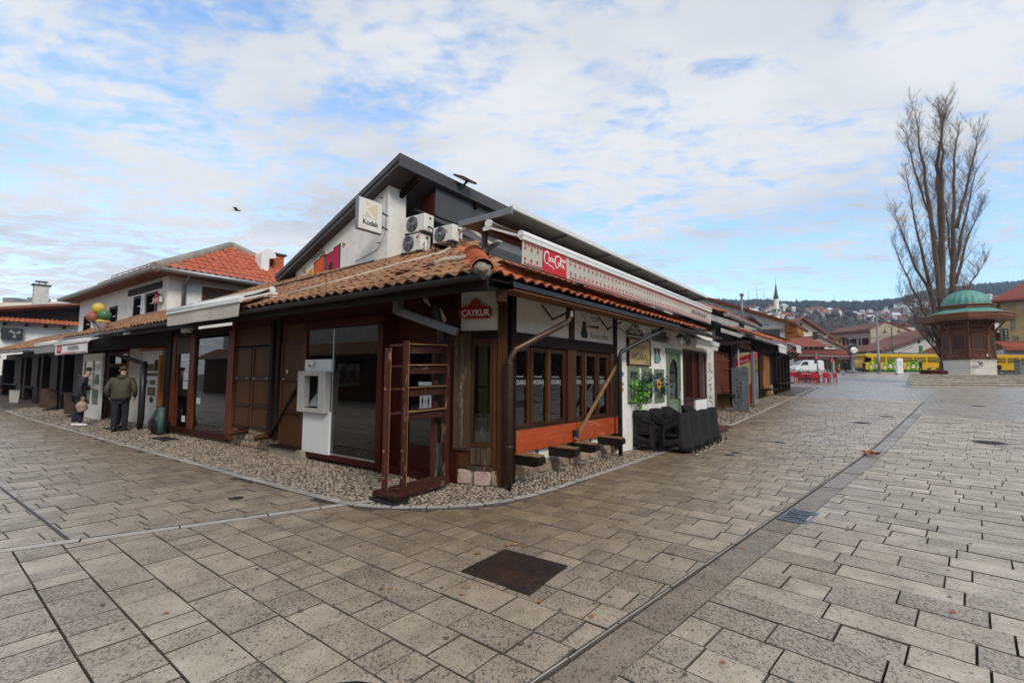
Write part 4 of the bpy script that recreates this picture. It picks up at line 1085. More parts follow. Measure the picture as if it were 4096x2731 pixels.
 B('end_post', L, (8.80, 9.16, -.1, .05, -.02, 2.75), WDARK)
left_front()
# --- roofs
TW, TC = .235, .33           # tile pitch along the eave and course length
def tile_mesh(name, mt, w=TW, l=TC + .06):
 mb = MB(); prof = []
 for k in range(9):
  t = k / 8; x = (t - .5) * w * 1.08; prof.append((x, .055 * math.cos((t - .5) * 2 * PI) * .5 + .0275 if True else 0))
 th = .016; n = len(prof); vs = []
 for y in (0, l):
  for (x, z) in prof: vs.append((x, y, z + (.02 if y == 0 else -.004)))
 for (x, z) in prof: vs.append((x, 0.0, z + .02 - th))
 for (x, z) in prof: vs.append((x, .1, z + .017 - th))
 fs = [(k, k + 1, n + k + 1, n + k) for k in range(n - 1)] + [(k + 1, k, 2 * n + k, 2 * n + k + 1) for k in range(n - 1)] + [(2 * n + k + 1, 2 * n + k, 3 * n + k, 3 * n + k + 1) for k in range(n - 1)]
 mb.add(vs, fs, 0, True)
 for i in range(n - 1, 3 * (n - 1)): mb.sm[i] = False
 return mb, mesh_of(name, mb, mt, clean=False)
def roof_tiles(parent, fr, a0, a1, dE, zE, slope, dTop, inside, proto, me, mt, view=True, single=300, w=TW, course=TC, seed=1, drop=None):
 """courses of barrel tiles running up from the eave line d=dE, z=zE"""
 rg_ = random.Random(seed); cs = math.atan(slope); L_ = (dE - dTop) / math.cos(cs); rows = int(L_ / course) + 1; items = []
 up = (-fr.ey * math.cos(cs) + Vector((0, 0, math.sin(cs)))).normalized(); nrm = (fr.ey * math.sin(cs) + Vector((0, 0, math.cos(cs))))
 ex = up.cross(nrm).normalized();
 for r in range(rows):
  for c in range(int((a1 - a0) / w)):
   a = a0 + (c + .5) * w; u = r * course; d = dE - u * math.cos(cs)
   if not inside(a, d, r): continue
   if drop and rg_.random() < drop: continue
   p = fr.P(a + rg_.gauss(0, .006), dE, zE) + up * (u + rg_.gauss(0, .008)) + nrm * (rg_.gauss(0, .004) + .01)
   rot = Matrix.Rotation(rg_.gauss(0, .02), 4, 'Z') @ Matrix.Rotation(rg_.gauss(0, .015), 4, 'Y')
   Mx = Matrix(((ex.x, up.x, nrm.x, p.x), (ex.y, up.y, nrm.y, p.y), (ex.z, up.z, nrm.z, p.z), (0, 0, 0, 1))) @ rot
   items.append((p.length, Mx))
 items.sort(key=lambda t: t[0]); V, F, nv = [], [], 0; pv = np.array(proto.v)
 for k, (_, Mx) in enumerate(items):
  if k < single: inst('roof_tile', me, Mx, parent)
  else:
   V.append(pv @ np.array(Mx)[:3, :3].T + np.array(Mx)[:3, 3]); F += [tuple(i + nv for i in f) for f in proto.f]; nv += len(pv)
 if V:
  big = MB(); big.v = np.concatenate(V).tolist(); big.f = F; big.m = [0] * len(F); big.sm = [True] * len(F)
  obj('roof_tiles', big, mt, parent, kind='stuff', clean=False)
OLDT = tile_mesh('tile_old', TILEOLD); NEWT = tile_mesh('tile_orange', TILENEW); REDT = tile_mesh('tile_red', TILERED)
def hip_ok_L(a, d, r=0):
 p = L.P(a, d, 0); ar, dr = R.inv((p.x, p.y))
 if zL(d) > zR(dr) - .01: return False
 if a > 2.9 and d < -2.45: return False
 return ar > -3 and d > -3.3
def hip_ok_R(a, d, r=0):
 p = R.P(a, d, 0); al, dl = L.inv((p.x, p.y)); return zR(d) < zL(dl) - .03 and d > -1.6
def roofs():
 P = corner
 hipE = None
 def ray_hip():
  pts = []
  for k in range(12):
   t = k / 11; d = DL - t * 3.2; lo, hi = -4.0, 1.5
   for _ in range(40):
    m = (lo + hi) / 2; p = L.P(m, d, 0); dr = R.inv((p.x, p.y))[1]
    if zL(d) > zR(dr): lo = m
    else: hi = m
   pts.append(L.P(hi, d, zL(d)))
  return pts
 hip = ray_hip()
 dk = MB(); z_ = Vector((0, 0, -.05))
 for k in range(len(hip) - 1):
  d0, d1 = DL - k / 11 * 3.2, DL - (k + 1) / 11 * 3.2
  dk.add([hip[k] + z_, L.P(9.3, d0, zL(d0) - .05), L.P(9.3, d1, zL(d1) - .05), hip[k + 1] + z_], [(0, 1, 2, 3)])
  dr0, dr1 = R.inv(hip[k])[1], R.inv(hip[k + 1])[1]
  dk.add([hip[k] + z_, R.P(9.2, dr0, zR(dr0) - .05), R.P(9.2, dr1, zR(dr1) - .05), hip[k + 1] + z_], [(0, 1, 2, 3)])
 obj('roof_deck', dk, WDARKX, P)
 roof_tiles(P, L, -3.2, 9.35, DL + .06, ZL - .02, SL, -3.2, hip_ok_L, OLDT[0], OLDT[1], TILEOLD, single=190, seed=2)
 roof_tiles(P, R, -1.5, 8.1, DR + .06, ZR - .02, SL, -1.0, hip_ok_R, NEWT[0], NEWT[1], TILENEW, single=110, seed=3, drop=.012)
 hv = (hip[-1] - hip[0]).normalized(); sd = hv.cross(Vector((0, 0, 1))).normalized(); upn = sd.cross(hv).normalized()
 for k in range(9):
  mb = MB(); s0 = k * .27 - .02; n = 9; vs = []
  for s, rr, lift in ((s0, .155, .035), (s0 + .32, .125, .0)):
   for i in range(n):
    an = PI * i / (n - 1); vs.append(hip[0] + hv * s + sd * rr * math.cos(an) + upn * (rr * .95 * math.sin(an) + .02 + lift))
  for i in range(n):
   an = PI * i / (n - 1); vs.append(hip[0] + hv * s0 + sd * .135 * math.cos(an) + upn * (.135 * .95 * math.sin(an) + .05))
  mb.add(vs, [(i, i + 1, n + i + 1, n + i) for i in range(n - 1)] + [(i + 1, i, 2 * n + i, 2 * n + i + 1) for i in range(n - 1)], 0, True); obj('ridge_tile', mb, TILENEW, P)
 rg_ = random.Random(4); mb = MB(); mb.ball(hip[0] + hv * .05 + Vector((0, 0, .04)), (.13, .13, .11), 10, 7)
 mb.v = [(x + rg_.uniform(-.018, .018), y + rg_.uniform(-.018, .018), z + rg_.uniform(-.018, .018)) for x, y, z in mb.v]; obj('hip_mortar', mb, MORTAR, P)
 for k in range(24):
  a = -1.9 + k * .5
  if a > 9.2: break
  mb = MB(); mb.beam(L.P(a, .78, zL(.78) - .11), L.P(a, -.2, zL(-.2) - .11), .08, .1); obj('rafter', mb, WDARK, P)
 for k in range(17):
  a = -.2 + k * .55; mb = MB(); mb.beam(R.P(a, .54, zR(.54) - .11), R.P(a, -.2, zR(-.2) - .11), .07, .09); obj('rafter', mb, WMID, P)
 def gutter(fr, a0, a1, d, z, r, mt, name='gutter', n=7):
  mb = MB(); vs = []
  for a in (a0, a1):
   for k in range(n):
    an = PI + PI * k / (n - 1); vs.append(fr.P(a, d + r * math.cos(an), z + r * math.sin(an)))
   for k in range(n):
    an = 2 * PI - PI * k / (n - 1); vs.append(fr.P(a, d + r * .86 * math.cos(an), z + r * .86 * math.sin(an) + .004))
  m = 2 * n; mb.add(vs, [(k, (k + 1) % m, m + (k + 1) % m, m + k) for k in range(m)] + [tuple(reversed(range(m))), tuple(range(m, 2 * m))]); return obj(name, mb, mt, P)
 gutter(L, -2.98, 9.4, .90, ZL - .045, .065, GUTTERDARK)
 B('fascia_board', L, (-2.95, 9.4, .76, .80, ZL - .2, ZL - .05), WDARKX)
 B('box_gutter', R, (-.98, 5.4, .60, .74, ZR - .09, ZR - .075), GUTTERDARK); B('box_gutter', R, (-.98, 5.4, .735, .75, ZR - .15, ZR - .075), GUTTERDARK)
 B('gutter_board', R, (-.95, 5.4, .44, .735, ZR - .185, ZR - .165), WOODFAR)
 for k in range(5): B('gutter_strap', R, (.3 + k * 1.2, .325 + k * 1.2, .44, .755, ZR - .192, ZR - .185), BLACK, bevel=0)
 gutter(R, 5.35, 9.2, .66, ZR - .1, .07, GUTTERDARK)
 mb = MB(); c = R.P(-.95, .62, ZR - .05)
 mb.add([c + Vector((-.18, 0, .03)), c + R.ex * .5 + Vector((0, 0, -.03)), c + R.ex * .55 - R.ey * .08 + Vector((0, 0, .09)), c - R.ey * .2 + Vector((-.1, .1, .12))], [(0, 1, 2, 3)])
 mb.add([c + Vector((-.3, .1, -.02)), c + R.ex * .12 + Vector((0, 0, -.1)), c + R.ex * .2 + Vector((0, 0, .04)), c + Vector((-.12, .05, .08))], [(0, 1, 2, 3)]); obj('torn_flashing', mb, GUTTERDARK, P)
 mb = MB(); mb.beam(R.P(-1.0, .56, 2.66), R.P(-.2, -.05, 2.74), .14, .16); obj('hip_rafter', mb, WMIDX, P)
 mb = MB(); mb.box(L, -.92, -.80, .30, .42, 2.55, 2.80); mb.beam(L.P(-.86, .36, 2.58), L.P(-1.78, .02, 2.24), .10, .12); obj('eave_bracket', mb, GREYMETAL, P, bevel=.005)
 def on_roof(pts, lift): return [L.P(a, d, zL(d) + lift) for a, d in pts]
 mb = MB(); q = on_roof(((3.35, -2.45), (4.2, -1.66), (5.3, -1.28), (6.2, -.82), (7.2, -.45)), .085)
 for i in range(len(q) - 1): mb.beam(q[i], q[i + 1], .14, .03)
 obj('flashing_strip', mb, GUTTERDARK, P)
 mb = MB(); mb.tube(on_roof(((.5, -2.1), (.12, -1.8), (-.15, -1.3), (.55, -.92), (1.03, -.43), (1.63, -.02), (2.24, .38)), .09), .028, 8); obj('roof_conduit', mb, HOSE, P)
 mb = MB(); mb.tube(on_roof(((-1.6, -1.25), (-1.85, -.6), (-2.08, -.2), (-2.08, -.05), (-1.78, -.03), (-1.29, -.2), (-1.2, -.05)), .10), .045, 10); obj('ribbed_hose', mb, HOSE, P)
 mb = MB(); mb.tube(on_roof(((2.5, .48), (2.9, .4), (3.3, .25), (3.42, .5)), .09), .03, 8); obj('roof_conduit', mb, HOSE, P)
 mb = MB(); mb.tube(on_roof(((-1.3, -.25), (-1.1, -.05), (-1.25, .0), (-1.1, .08)), .09), .012, 6); mb.tube(on_roof(((-1.35, -.2), (-1.0, -.12), (-1.2, .1)), .10), .01, 6); obj('cable_ends', mb, BLACK, P)
 for a, d in ((-1.0, .2), (-.85, .12), (-.92, .28)):
  p = L.P(a, d, zL(d) + .09); mb = MB(); mb.beam(p, p + L.ex * .22 + Vector((0, 0, .02)), .16, .015); obj('broken_tile', mb, TILEOLD, P)
 mb = MB(); pts = [L.P(-2.9 + i * .6, .86, ZL + .055 - .02 * math.sin(i * 2.1)) for i in range(13)]; mb.tube(pts, .006, 5); obj('eave_wire', mb, BLACK, P)
 mb = MB(); mb.tube([L.P(-1.32, .25, 2.75), L.P(-1.5, .1, 2.55), L.P(-1.55, .05, 2.4)], .04, 8); obj('ribbed_hose', mb, HOSE, P)
 B('dark_parapet', R, (1.1, 9.0, -2.45, -2.35, 3.6, 4.50), DARKCLAD)
 for i in range(6): B('weathered_plank', R, (1.12 + i * .1, 1.21 + i * .1, -2.35, -2.33, 3.9, 4.44), WTAN)
roofs()
# --- downpipes (their own things, they hang from the gutters)
def pipe(name, label, pts, r, mt, clips=()):
 t = thing(name, label, 'downpipe', pts[-1]); mb = MB(); mb.tube(pts, r, 12); obj('tube', mb, mt, t)
 for c, ax in clips:
  m = MB(); m.lathe(Vector(c) - Vector(ax) * .012, [(r * 1.18, 0), (r * 1.18, .024)], 12, ax=ax); obj('collar', m, mt, t)
 return t
p0, p1, p2, p3 = R.P(.78, .52, 2.74), R.P(.80, .50, 2.52), R.P(-.36, .30, 1.98), R.P(-.375, .22, 1.84)
t_ = pipe('downpipe', 'brown downpipe slanting from the café gutter to the corner post', [p0, p1, p1 - R.ex * .06 - Vector((0, 0, .05)), p2, p3, R.P(-.38, .22, .0)], .048, COPPERBROWN, [((*p1[:2], 2.56), (0, 0, 1)), (R.P(-.38, .22, .6), (0, 0, 1)), (R.P(-.378, .22, 1.78), (0, 0, 1))])
mb = MB(); mb.box(R, .76, .83, .555, .562, 2.57, 2.66); obj('sticker', mb, WHITEPAINT, t_)
q0, q1 = R.P(4.55, .60, 2.62), R.P(3.30, .24, 2.12)
pipe('downpipe', 'black downpipe in front of the tan café sign', [R.P(4.62, .66, 2.74), q0, q1, R.P(3.27, .22, 2.02), R.P(3.27, .22, .03)], .046, GUTTERDARK, [(R.P(3.27, .22, .55), (0, 0, 1)), (R.P(3.27, .22, 1.7), (0, 0, 1))])
pipe('downpipe', 'dark downpipe with green foot beside the bank door', [L.P(-1.52, .28, 2.7), L.P(-1.48, .05, 2.3), L.P(-1.47, .04, .75), L.P(-1.46, .06, .0)], .06, GUTTERDARK, [(L.P(-1.475, .045, .95), (0, 0, 1))])
mb = MB(); mb.tube([L.P(-1.47, .04, .62), L.P(-1.46, .06, .0)], .064, 12); obj('green_foot', mb, VERDIGRIS, COL.objects[-1].parent if False else bpy.data.objects['downpipe.002'])
# ---------------------------------------------------------------- the gabled house behind (shed roof) and what hangs on it
gable = thing('gable_house', 'tall white house with dark shed roof rising behind the tiled corner shop', 'building', L.P(4.5, -2.5, 0), L.rz)
def gable_house():
 P = gable
 poly = [(2.93, .2), (7.12, .2), (7.12, 4.68), (2.93, 6.42)]
 mb = MB(); mb.prism([L.P(a, -2.5, z) for a, z in poly], -L.ey * .25); obj('front_wall', mb, PLASTER, P)
 B('side_wall', L, (2.93, 3.13, -3.08, -2.75, 3.0, 6.52), PLASTER, P, bevel=0)
 B('clad_box', L, (2.42, 3.05, -11, -3.62, 5.72, 6.45), DARKCLAD, P, bevel=0)
 for i in range(5): B('plank', L, (2.42 + i * .105, 2.518 + i * .105, -3.62, -3.58, 5.2, 6.44), WMAROON, P)
 for i in range(16): B('cladding_sheet', L, (2.38, 2.42, -3.62 - (i + 1) * .42 + .006, -3.62 - i * .42, 5.90, 6.62), DARKCLAD, P, bevel=.006)
 B('drip_ledge', L, (2.30, 2.42, -10.5, -3.6, 5.80, 5.90), DARKCLAD, P)
 mb = MB(); a_ = [R.P(2.3, -5.15, 5.98), R.P(9, -5.15, 5.98), R.P(9, -2.4, 4.5), R.P(1.75, -2.4, 4.5)]; mb.prism(a_, (0, 0, .04)); obj('lean_to_roof', mb, DARKCLAD, P)
 mb = MB(); mb.prism([L.P(a, -2.25, z) for a, z in ((2.27, 6.90), (7.76, 4.60), (7.76, 4.40), (2.27, 6.68))], -L.ey * 8.5); obj('roof', mb, DARKCLAD, P)
 mb = MB(); mb.prism([L.P(a, -2.22, z) for a, z in ((2.23, 6.95), (7.80, 4.62), (7.80, 4.50), (2.23, 6.80))], -L.ey * .025); obj('rake_board', mb, DARKCLAD, P)
 for i in range(5): B('fascia_sheet', L, (2.22, 2.265, -2.23 - (i + 1) * 1.6 + .008, -2.23 - i * 1.6, 6.64, 6.96), DARKCLAD, P)
 for d in (-2.9, -5.2):
  mb = MB(); mb.beam(L.P(2.3, d, 6.58), L.P(3.0, d, 6.24), .1, .14); obj('roof_bracket', mb, WDARK, P)
 def paint(poly, mt, name, d=-2.497):
  m = MB(); m.prism([L.P(a, d, z) for a, z in poly], L.ey * .003); return obj(name, m, mt, P)
 paint([(5.61, 5.00), (5.23, 5.06), (5.21, 5.14), (4.88, 5.23), (4.89, 4.45), (5.58, 4.45)], BLACKPRINT, 'letter_outline')
 paint([(5.57, 4.96), (5.20, 5.03), (5.17, 5.10), (4.92, 5.18), (4.93, 4.45), (5.53, 4.45)], MURALRED, 'mural_letter', -2.493)
 paint([(5.40, 4.72), (5.22, 4.75), (5.22, 4.45), (5.42, 4.45)], BLACKPRINT, 'letter_outline', -2.489)
 paint([(6.16, 4.86), (5.88, 4.94), (5.86, 5.0), (5.62, 5.03), (5.62, 4.4), (6.14, 4.4)], BLACKPRINT, 'letter_outline')
 paint([(6.12, 4.83), (5.86, 4.90), (5.84, 4.95), (5.66, 4.98), (5.66, 4.4), (6.10, 4.4)], MURALORANGE, 'mural_letter', -2.493)
 paint([(6.58, 4.5), (6.36, 4.64), (6.20, 4.70), (6.19, 4.4), (6.5, 4.4)], MURALYELLOW, 'mural_letter', -2.493)
 for a, z in ((4.78, 5.20), (4.70, 5.17), (4.76, 5.12), (5.66, 5.07), (5.62, 5.02), (6.62, 4.72), (6.66, 4.64), (6.58, 4.62), (5.57, 4.62)):
  m = MB(); m.lathe(L.P(a, -2.497, z), [(.045, 0), (.045, .003)], 12, ax=L.ey); obj('paint_dot', m, MURALGOLD, P)
 text('lettering', 'HOOLIGANS', L, 6.12, -2.495, 4.93, .19, BLACKPRINT, P, flip=-1, sx=.85, tilt=.30, ext=.001)
 for a, z in ((3.15, 6.12), (3.2, 4.95)):
  m = MB(); m.tube([L.P(a, -2.5, z), L.P(a, -2.38, z)], .012, 6); obj('wall_bolt', m, BLACK, P)
MURALRED = M('mural_crimson', (.42, .02, .07), (.36, .018, .06), 6, .7, 0)
MURALORANGE = M('mural_orange', (.68, .12, .02), (.6, .08, .015), 6, .7, 0)
MURALYELLOW = M('mural_yellow', (.68, .32, .03), (.6, .24, .02), 6, .7, 0)
MURALGOLD = M('mural_gold', (.45, .32, .13), (.4, .28, .1), 6, .7, 0)
gable_house()
def photo_sign():
 t = thing('box_sign', 'square white light box sign with faded yellow logo on the gable', 'sign', R.P(.82, -5.0, 4.97), R.rz)
 B('case', R, (.48, 1.16, -5.08, -4.96, 4.99, 5.76), GREYMETAL, t, bevel=.01)
 f = B('face', R, (.50, 1.14, -4.96, -4.955, 5.01, 5.74), SIGNFADE, t, bevel=0)
 B('logo_block', R, (.60, 1.0, -4.955, -4.951, 5.31, 5.68), LOGOPALE, f, bevel=0)
 m = MB(); m.prism([R.P(a, -4.951, z) for a, z in ((.60, 5.31), (.68, 5.31), (.68, 5.44), (.86, 5.31), (.99, 5.31), (.72, 5.50), (.98, 5.68), (.87, 5.68), (.68, 5.55), (.68, 5.68), (.60, 5.68))], R.ey * .003); obj('logo_letter', m, SIGNFADE, f)
 text('lettering', 'Kodak', R, .815, -4.95, 5.13, .17, BLACKPRINT, f, bold=.004, ext=.001, sx=.95)
 m = MB(); m.box(R, .53, .68, -4.954, -4.951, 5.055, 5.09); obj('faded_strip', m, LOGOPALE, f)
 for z in (5.2, 5.55):
  m = MB(); m.tube([R.P(1.16, -5.02, z), R.P(1.42, -5.1, z)], .02, 8); m.ball(R.P(1.2, -5.02, z), .035, 8, 5); obj('bracket', m, BLACK, t)
SIGNFADE = M('faded_sign_white', (.70, .68, .62), (.66, .63, .56), 2, .35, 0)
LOGOPALE = M('faded_logo_yellow', (.68, .53, .36), (.62, .48, .30), 2, .4, 0)
photo_sign()
def ac_unit(fr, a0, a1, d1, dep, z0, z1, label, fan_left=True, mark=None, mt=None):
 """outdoor air-conditioner: a runs right-to-left as seen on the left front"""
 mt = mt or ACWHITE; t = thing('air_conditioner', label, 'air conditioner', fr.P((a0 + a1) / 2, d1 - dep / 2, z0), fr.rz, 'air conditioner boxes on the walls')
 B('casing', fr, (a0, a1, d1 - dep, d1, z0 + .03, z1), mt, t, bevel=.012)
 w, h = a1 - a0, z1 - z0; r = h * .42; ca = a0 + w * (.62 if fan_left else .4); cz = z0 + .03 + (h - .03) / 2; c = fr.P(ca, d1, cz)
 m = MB(); m.lathe(c, [(r * 1.02, 0), (r * 1.02, .004)], 24, ax=fr.ey); g = obj('fan_opening', m, BLACK, t)
 m = MB()
 for q in range(9):
  rr = r * (.2 + .1 * q); pts = [fr.P(ca + rr * math.cos(2 * PI * k / 20), d1 + .012, cz + rr * math.sin(2 * PI * k / 20)) for k in range(21)]; m.tube(pts, .0035, 4, caps=False)
 for q in range(12): an = 2 * PI * q / 12; m.beam(fr.P(ca, d1 + .012, cz), fr.P(ca + r * math.cos(an), d1 + .01, cz + r * math.sin(an)), .006, .004, up=fr.ey)
 obj('fan_guard', m, GREYMETAL, g, kind='stuff')
 m = MB(); m.lathe(c, [(.045, .006), (.045, .016)], 12, ax=fr.ey); obj('fan_hub', m, GREYMETAL, g)
 for q in range(3):
  an = 2 * PI * q / 3 + .3; m = MB(); p = [(.04, an - .2), (r * .92, an - .12), (r * .95, an + .45), (.04, an + .35)]
  m.prism([fr.P(ca + rr * math.cos(x), d1 + .004, cz + rr * math.sin(x)) for rr, x in p], fr.ey * .003); obj('fan_blade', m, GREYPRINT, g)
 for a in (a0 + .06, a1 - .1): B('foot', fr, (a, a + .05, d1 - dep - .05, d1 + .05, z0 - .01, z0 + .03), BLACK, t, bevel=0)
 if mark: mark(t)
 B('service_cover', fr, (a0 - .006, a0, d1 - dep * .8, d1 - dep * .35, z0 + h * .55, z1 - .06), mt, t); B('grip', fr, (a0 - .008, a0 - .006, d1 - dep * .7, d1 - dep * .45, z1 - .12, z1 - .07), BLACK, t, bevel=0)
 return t
def mark_lg(t):
 m = MB(); m.lathe(L.P(1.52, -2.2, 4.76), [(.035, 0), (.035, .003)], 16, ax=L.ey); obj('round_mark', m, SIGNRED, t)
 text('lettering', 'LG', L, 1.52, -2.196, 4.64, .07, GREYPRINT, t, flip=-1, ext=.001)
def mark_mit(t):
 m = MB()
 for a, z, an in ((.235, 4.60, 0), (.255, 4.565, 0), (.215, 4.565, 0)):
  m.prism([L.P(a, -1.8, z + .022), L.P(a + .016, -1.8, z), L.P(a, -1.8, z - .022), L.P(a - .016, -1.8, z)], L.ey * .003)
 obj('diamond_mark', m, SIGNRED, t); text('lettering', 'MITSUBISHI', L, .235, -1.797, 4.525, .02, BLACKPRINT, t, flip=-1, ext=.0005)
ac_unit(L, 1.30, 1.95, -2.2, .30, 4.86, 5.29, 'upper white air conditioner of the stacked pair on the gable corner')
ac_unit(L, 1.40, 2.07, -2.2, .30, 4.42, 4.85, 'lower white air conditioner of the stacked pair on the gable corner', mark=mark_lg)
ac_unit(L, .05, .62, -1.8, .30, 4.33, 4.70, 'yellowed air conditioner standing alone on a rack over the tiles', mark=mark_mit)
t_ = bpy.data.objects['air_conditioner.002']; mb = MB()
for a in (.1, .56):
 mb.beam(L.P(a, -1.78, 4.30), L.P(a, -2.2, 4.30), .03, .03); mb.beam(L.P(a, -1.82, 4.30), L.P(a, -1.85, 4.02), .025, .025); mb.beam(L.P(a, -2.1, 4.30), L.P(a, -2.1, 4.1), .025, .025)
obj('stand', mb, BLACK, t_)
mb = MB()
for a in (1.4, 2.0): mb.beam(L.P(a, -2.18, 4.40), L.P(a, -2.5, 4.40), .03, .03); mb.beam(L.P(a, -2.2, 4.40), L.P(a, -2.2, 4.2), .03, .03)
obj('stand', mb, BLACK, bpy.data.objects['air_conditioner.001'])
mb = MB(); mb.tube([L.P(1.30, -2.33, 5.0), L.P(1.12, -2.3, 4.9), L.P(1.1, -2.3, 4.6), L.P(1.25, -2.35, 4.5), L.P(1.1, -2.3, 4.4), L.P(1.0, -2.3, 4.2)], .022, 7); obj('hose', mb, RUBBER, bpy.data.objects['air_conditioner'])
mb = MB(); mb.tube([L.P(1.40, -2.3, 4.6), L.P(1.32, -2.25, 4.66), L.P(1.28, -2.25, 4.52), L.P(1.36, -2.2, 4.46)], .018, 7); obj('hose', mb, WHITEMETAL, bpy.data.objects['air_conditioner.001'])
mb = MB(); mb.tube([L.P(.02, -1.98, 4.56), L.P(-.3, -1.9, 4.58), L.P(-.75, -1.6, 4.3), L.P(-1.1, -1.5, 4.05), L.P(-1.3, -1.5, 3.95)], .035, 8); obj('hose', mb, HOSE, bpy.data.objects['air_conditioner.002'])
def floodlight():
 t = thing('floodlight', 'small brown flood lamp on an arm above the dark fascia', 'lamp', L.P(1.93, -4.4, 6.8), L.rz)
 mb = MB(); mb.beam(L.P(2.24, -4.4, 6.78), L.P(2.05, -4.5, 7.0), .05, .05); obj('arm', mb, BLACK, t)
 mb = MB(); mb.beam(L.P(2.08, -4.15, 7.04), L.P(2.08, -4.72, 7.04), .40, .05, up=(.35, -.2, .9)); obj('lamp_plate', mb, WDOORRED, t)
floodlight()
# ---------------------------------------------------------------- canopy and printed awning over the café
def cafe_canopy():
 t = thing('metal_canopy', 'long pale metal canopy sheltering the printed café awning', 'canopy', R.P(4, 0, 3.8), R.rz)
 a0, a1 = -.72, 8.5; zA, zB = 3.87, 3.93; n = 6
 for i in range(n):
  x0, x1 = a0 + (a1 - a0) * i / n, a0 + (a1 - a0) * (i + 1) / n - .008
  mb = MB(); mb.hexa([R.P(x0, -.5, zA), R.P(x1, -.5, zA), R.P(x1, .5, zB), R.P(x0, .5, zB), R.P(x0, -.5, zA + .03), R.P(x1, -.5, zA + .03), R.P(x1, .5, zB + .03), R.P(x0, .5, zB + .03)]); obj('sheet', mb, CANOPYGREY, t)
  mb = MB(); mb.beam(R.P(x1, -.48, zA - .03), R.P(x1, .48, zB - .03), .05, .05); obj('rib', mb, GREYMETAL, t)
 B('front_edge', R, (a0, a1, .5, .53, zB - .02, zB + .05), WHITEMETAL, t); B('end_edge', R, (a0 - .03, a0, -.5, .53, zA - .03, zA + .06), GREYMETAL, t)
 for a in (-.35, 2.6, 5.4, 8.2):
  mb = MB(); mb.tube([R.P(a, -.32, zR(-.32) + .0), R.P(a, -.32, 3.87)], .05, 10); mb.tube([R.P(a, -.32, zR(-.32)), R.P(a, -.32, zR(-.32) + .18)], .075, 10); obj('post', mb, POSTPINK, t)
 B('mount_beam', R, (a0 + .12, a1, -.02, .06, 3.74, 3.86), WMAROONX, t)
CANOPYGREY = M('grey_canopy_sheet', (.20, .19, .18), (.16, .155, .145), 3, .5, .05, metal=.2, dirt=(.2, .18, .16), dirt_amt=.4)
POSTPINK = M('primer_pink_post', (.25, .17, .16), (.17, .12, .115), 5, .6, .1)
cafe_canopy()
def awning(name, label, fr, a0, a1, dr, zr, df, zf, val, cloth, flip=1, group=None, barmt=None, scallop=0, sag=.03, wave=.012, valtilt=0.0):
 """roller, cloth, front bar and hanging valance"""
 t = thing(name, label, 'awning', fr.P((a0 + a1) / 2, dr, zr), fr.rz, group); barmt = barmt or WHITEMETAL
 mb = MB(); mb.tube([fr.P(a0 + .05, dr, zr), fr.P(a1 - .05, dr, zr)], .05, 12); obj('roller', mb, cloth, t)
 for a in (a0, a1):
  m = MB(); sg = .05 if a == a0 else -.05
  m.lathe(fr.P(a, dr, zr), [(.06, -.02), (.06, .02)], 14, ax=fr.ex, smooth=False); m.box(fr, a - .015, a + .015, dr - .1, dr + .02, zr - .09, zr - .04)
  m.beam(fr.P(a, dr - .02, zr - .05), fr.P(a, df - .04, zf - .01), .02, .03); obj('arm', m, WHITEMETAL, t)
 n, k = 30, 5; mb = MB(); vs = []
 for j in range(k + 1):
  tt = j / k
  for i in range(n + 1): vs.append(fr.P(a0 + (a1 - a0) * i / n, dr + (df - dr) * tt, zr + .05 + (zf + .03 - zr - .05) * tt - sag * math.sin(PI * tt) - .01 * math.sin(i * .9) * math.sin(PI * tt)))
 mb.add(vs, [(j * (n + 1) + i, j * (n + 1) + i + 1, (j + 1) * (n + 1) + i + 1, (j + 1) * (n + 1) + i) for j in range(k) for i in range(n)], 0, True); obj('cloth', mb, cloth, t)
 mb = MB(); mb.tube([fr.P(a0 - .02, df, zf), fr.P(a1 + .02, df, zf)], .055, 12); mb.box(fr, a0 - .02, a1 + .02, df - .01, df + .045, zf - .075, zf - .02); obj('front_bar', mb, barmt, t)
 n = 60 if not scallop else scallop * 8; mb = MB(); vs = []
 def vz(i, j):
  z = zf - .07 - val * j / 4
  if scallop and j == 4: z += .05 * (1 - abs(math.sin(PI * i * scallop / n)))
  return z
 VP = lambda a, j, i: fr.P(a, df + .015 + wave * math.sin(a * 3.1) * j / 4 + valtilt * j / 4, vz(i, j))
 for j in range(5):
  for i in range(n + 1): vs.append(VP(a0 + (a1 - a0) * i / n, j, i))
 mb.add(vs, [(j * (n + 1) + i, j * (n + 1) + i + 1, (j + 1) * (n + 1) + i + 1, (j + 1) * (n + 1) + i) for j in range(4) for i in range(n)], 0, True)
 v = obj('valance', mb, cloth, t); return t, v, VP
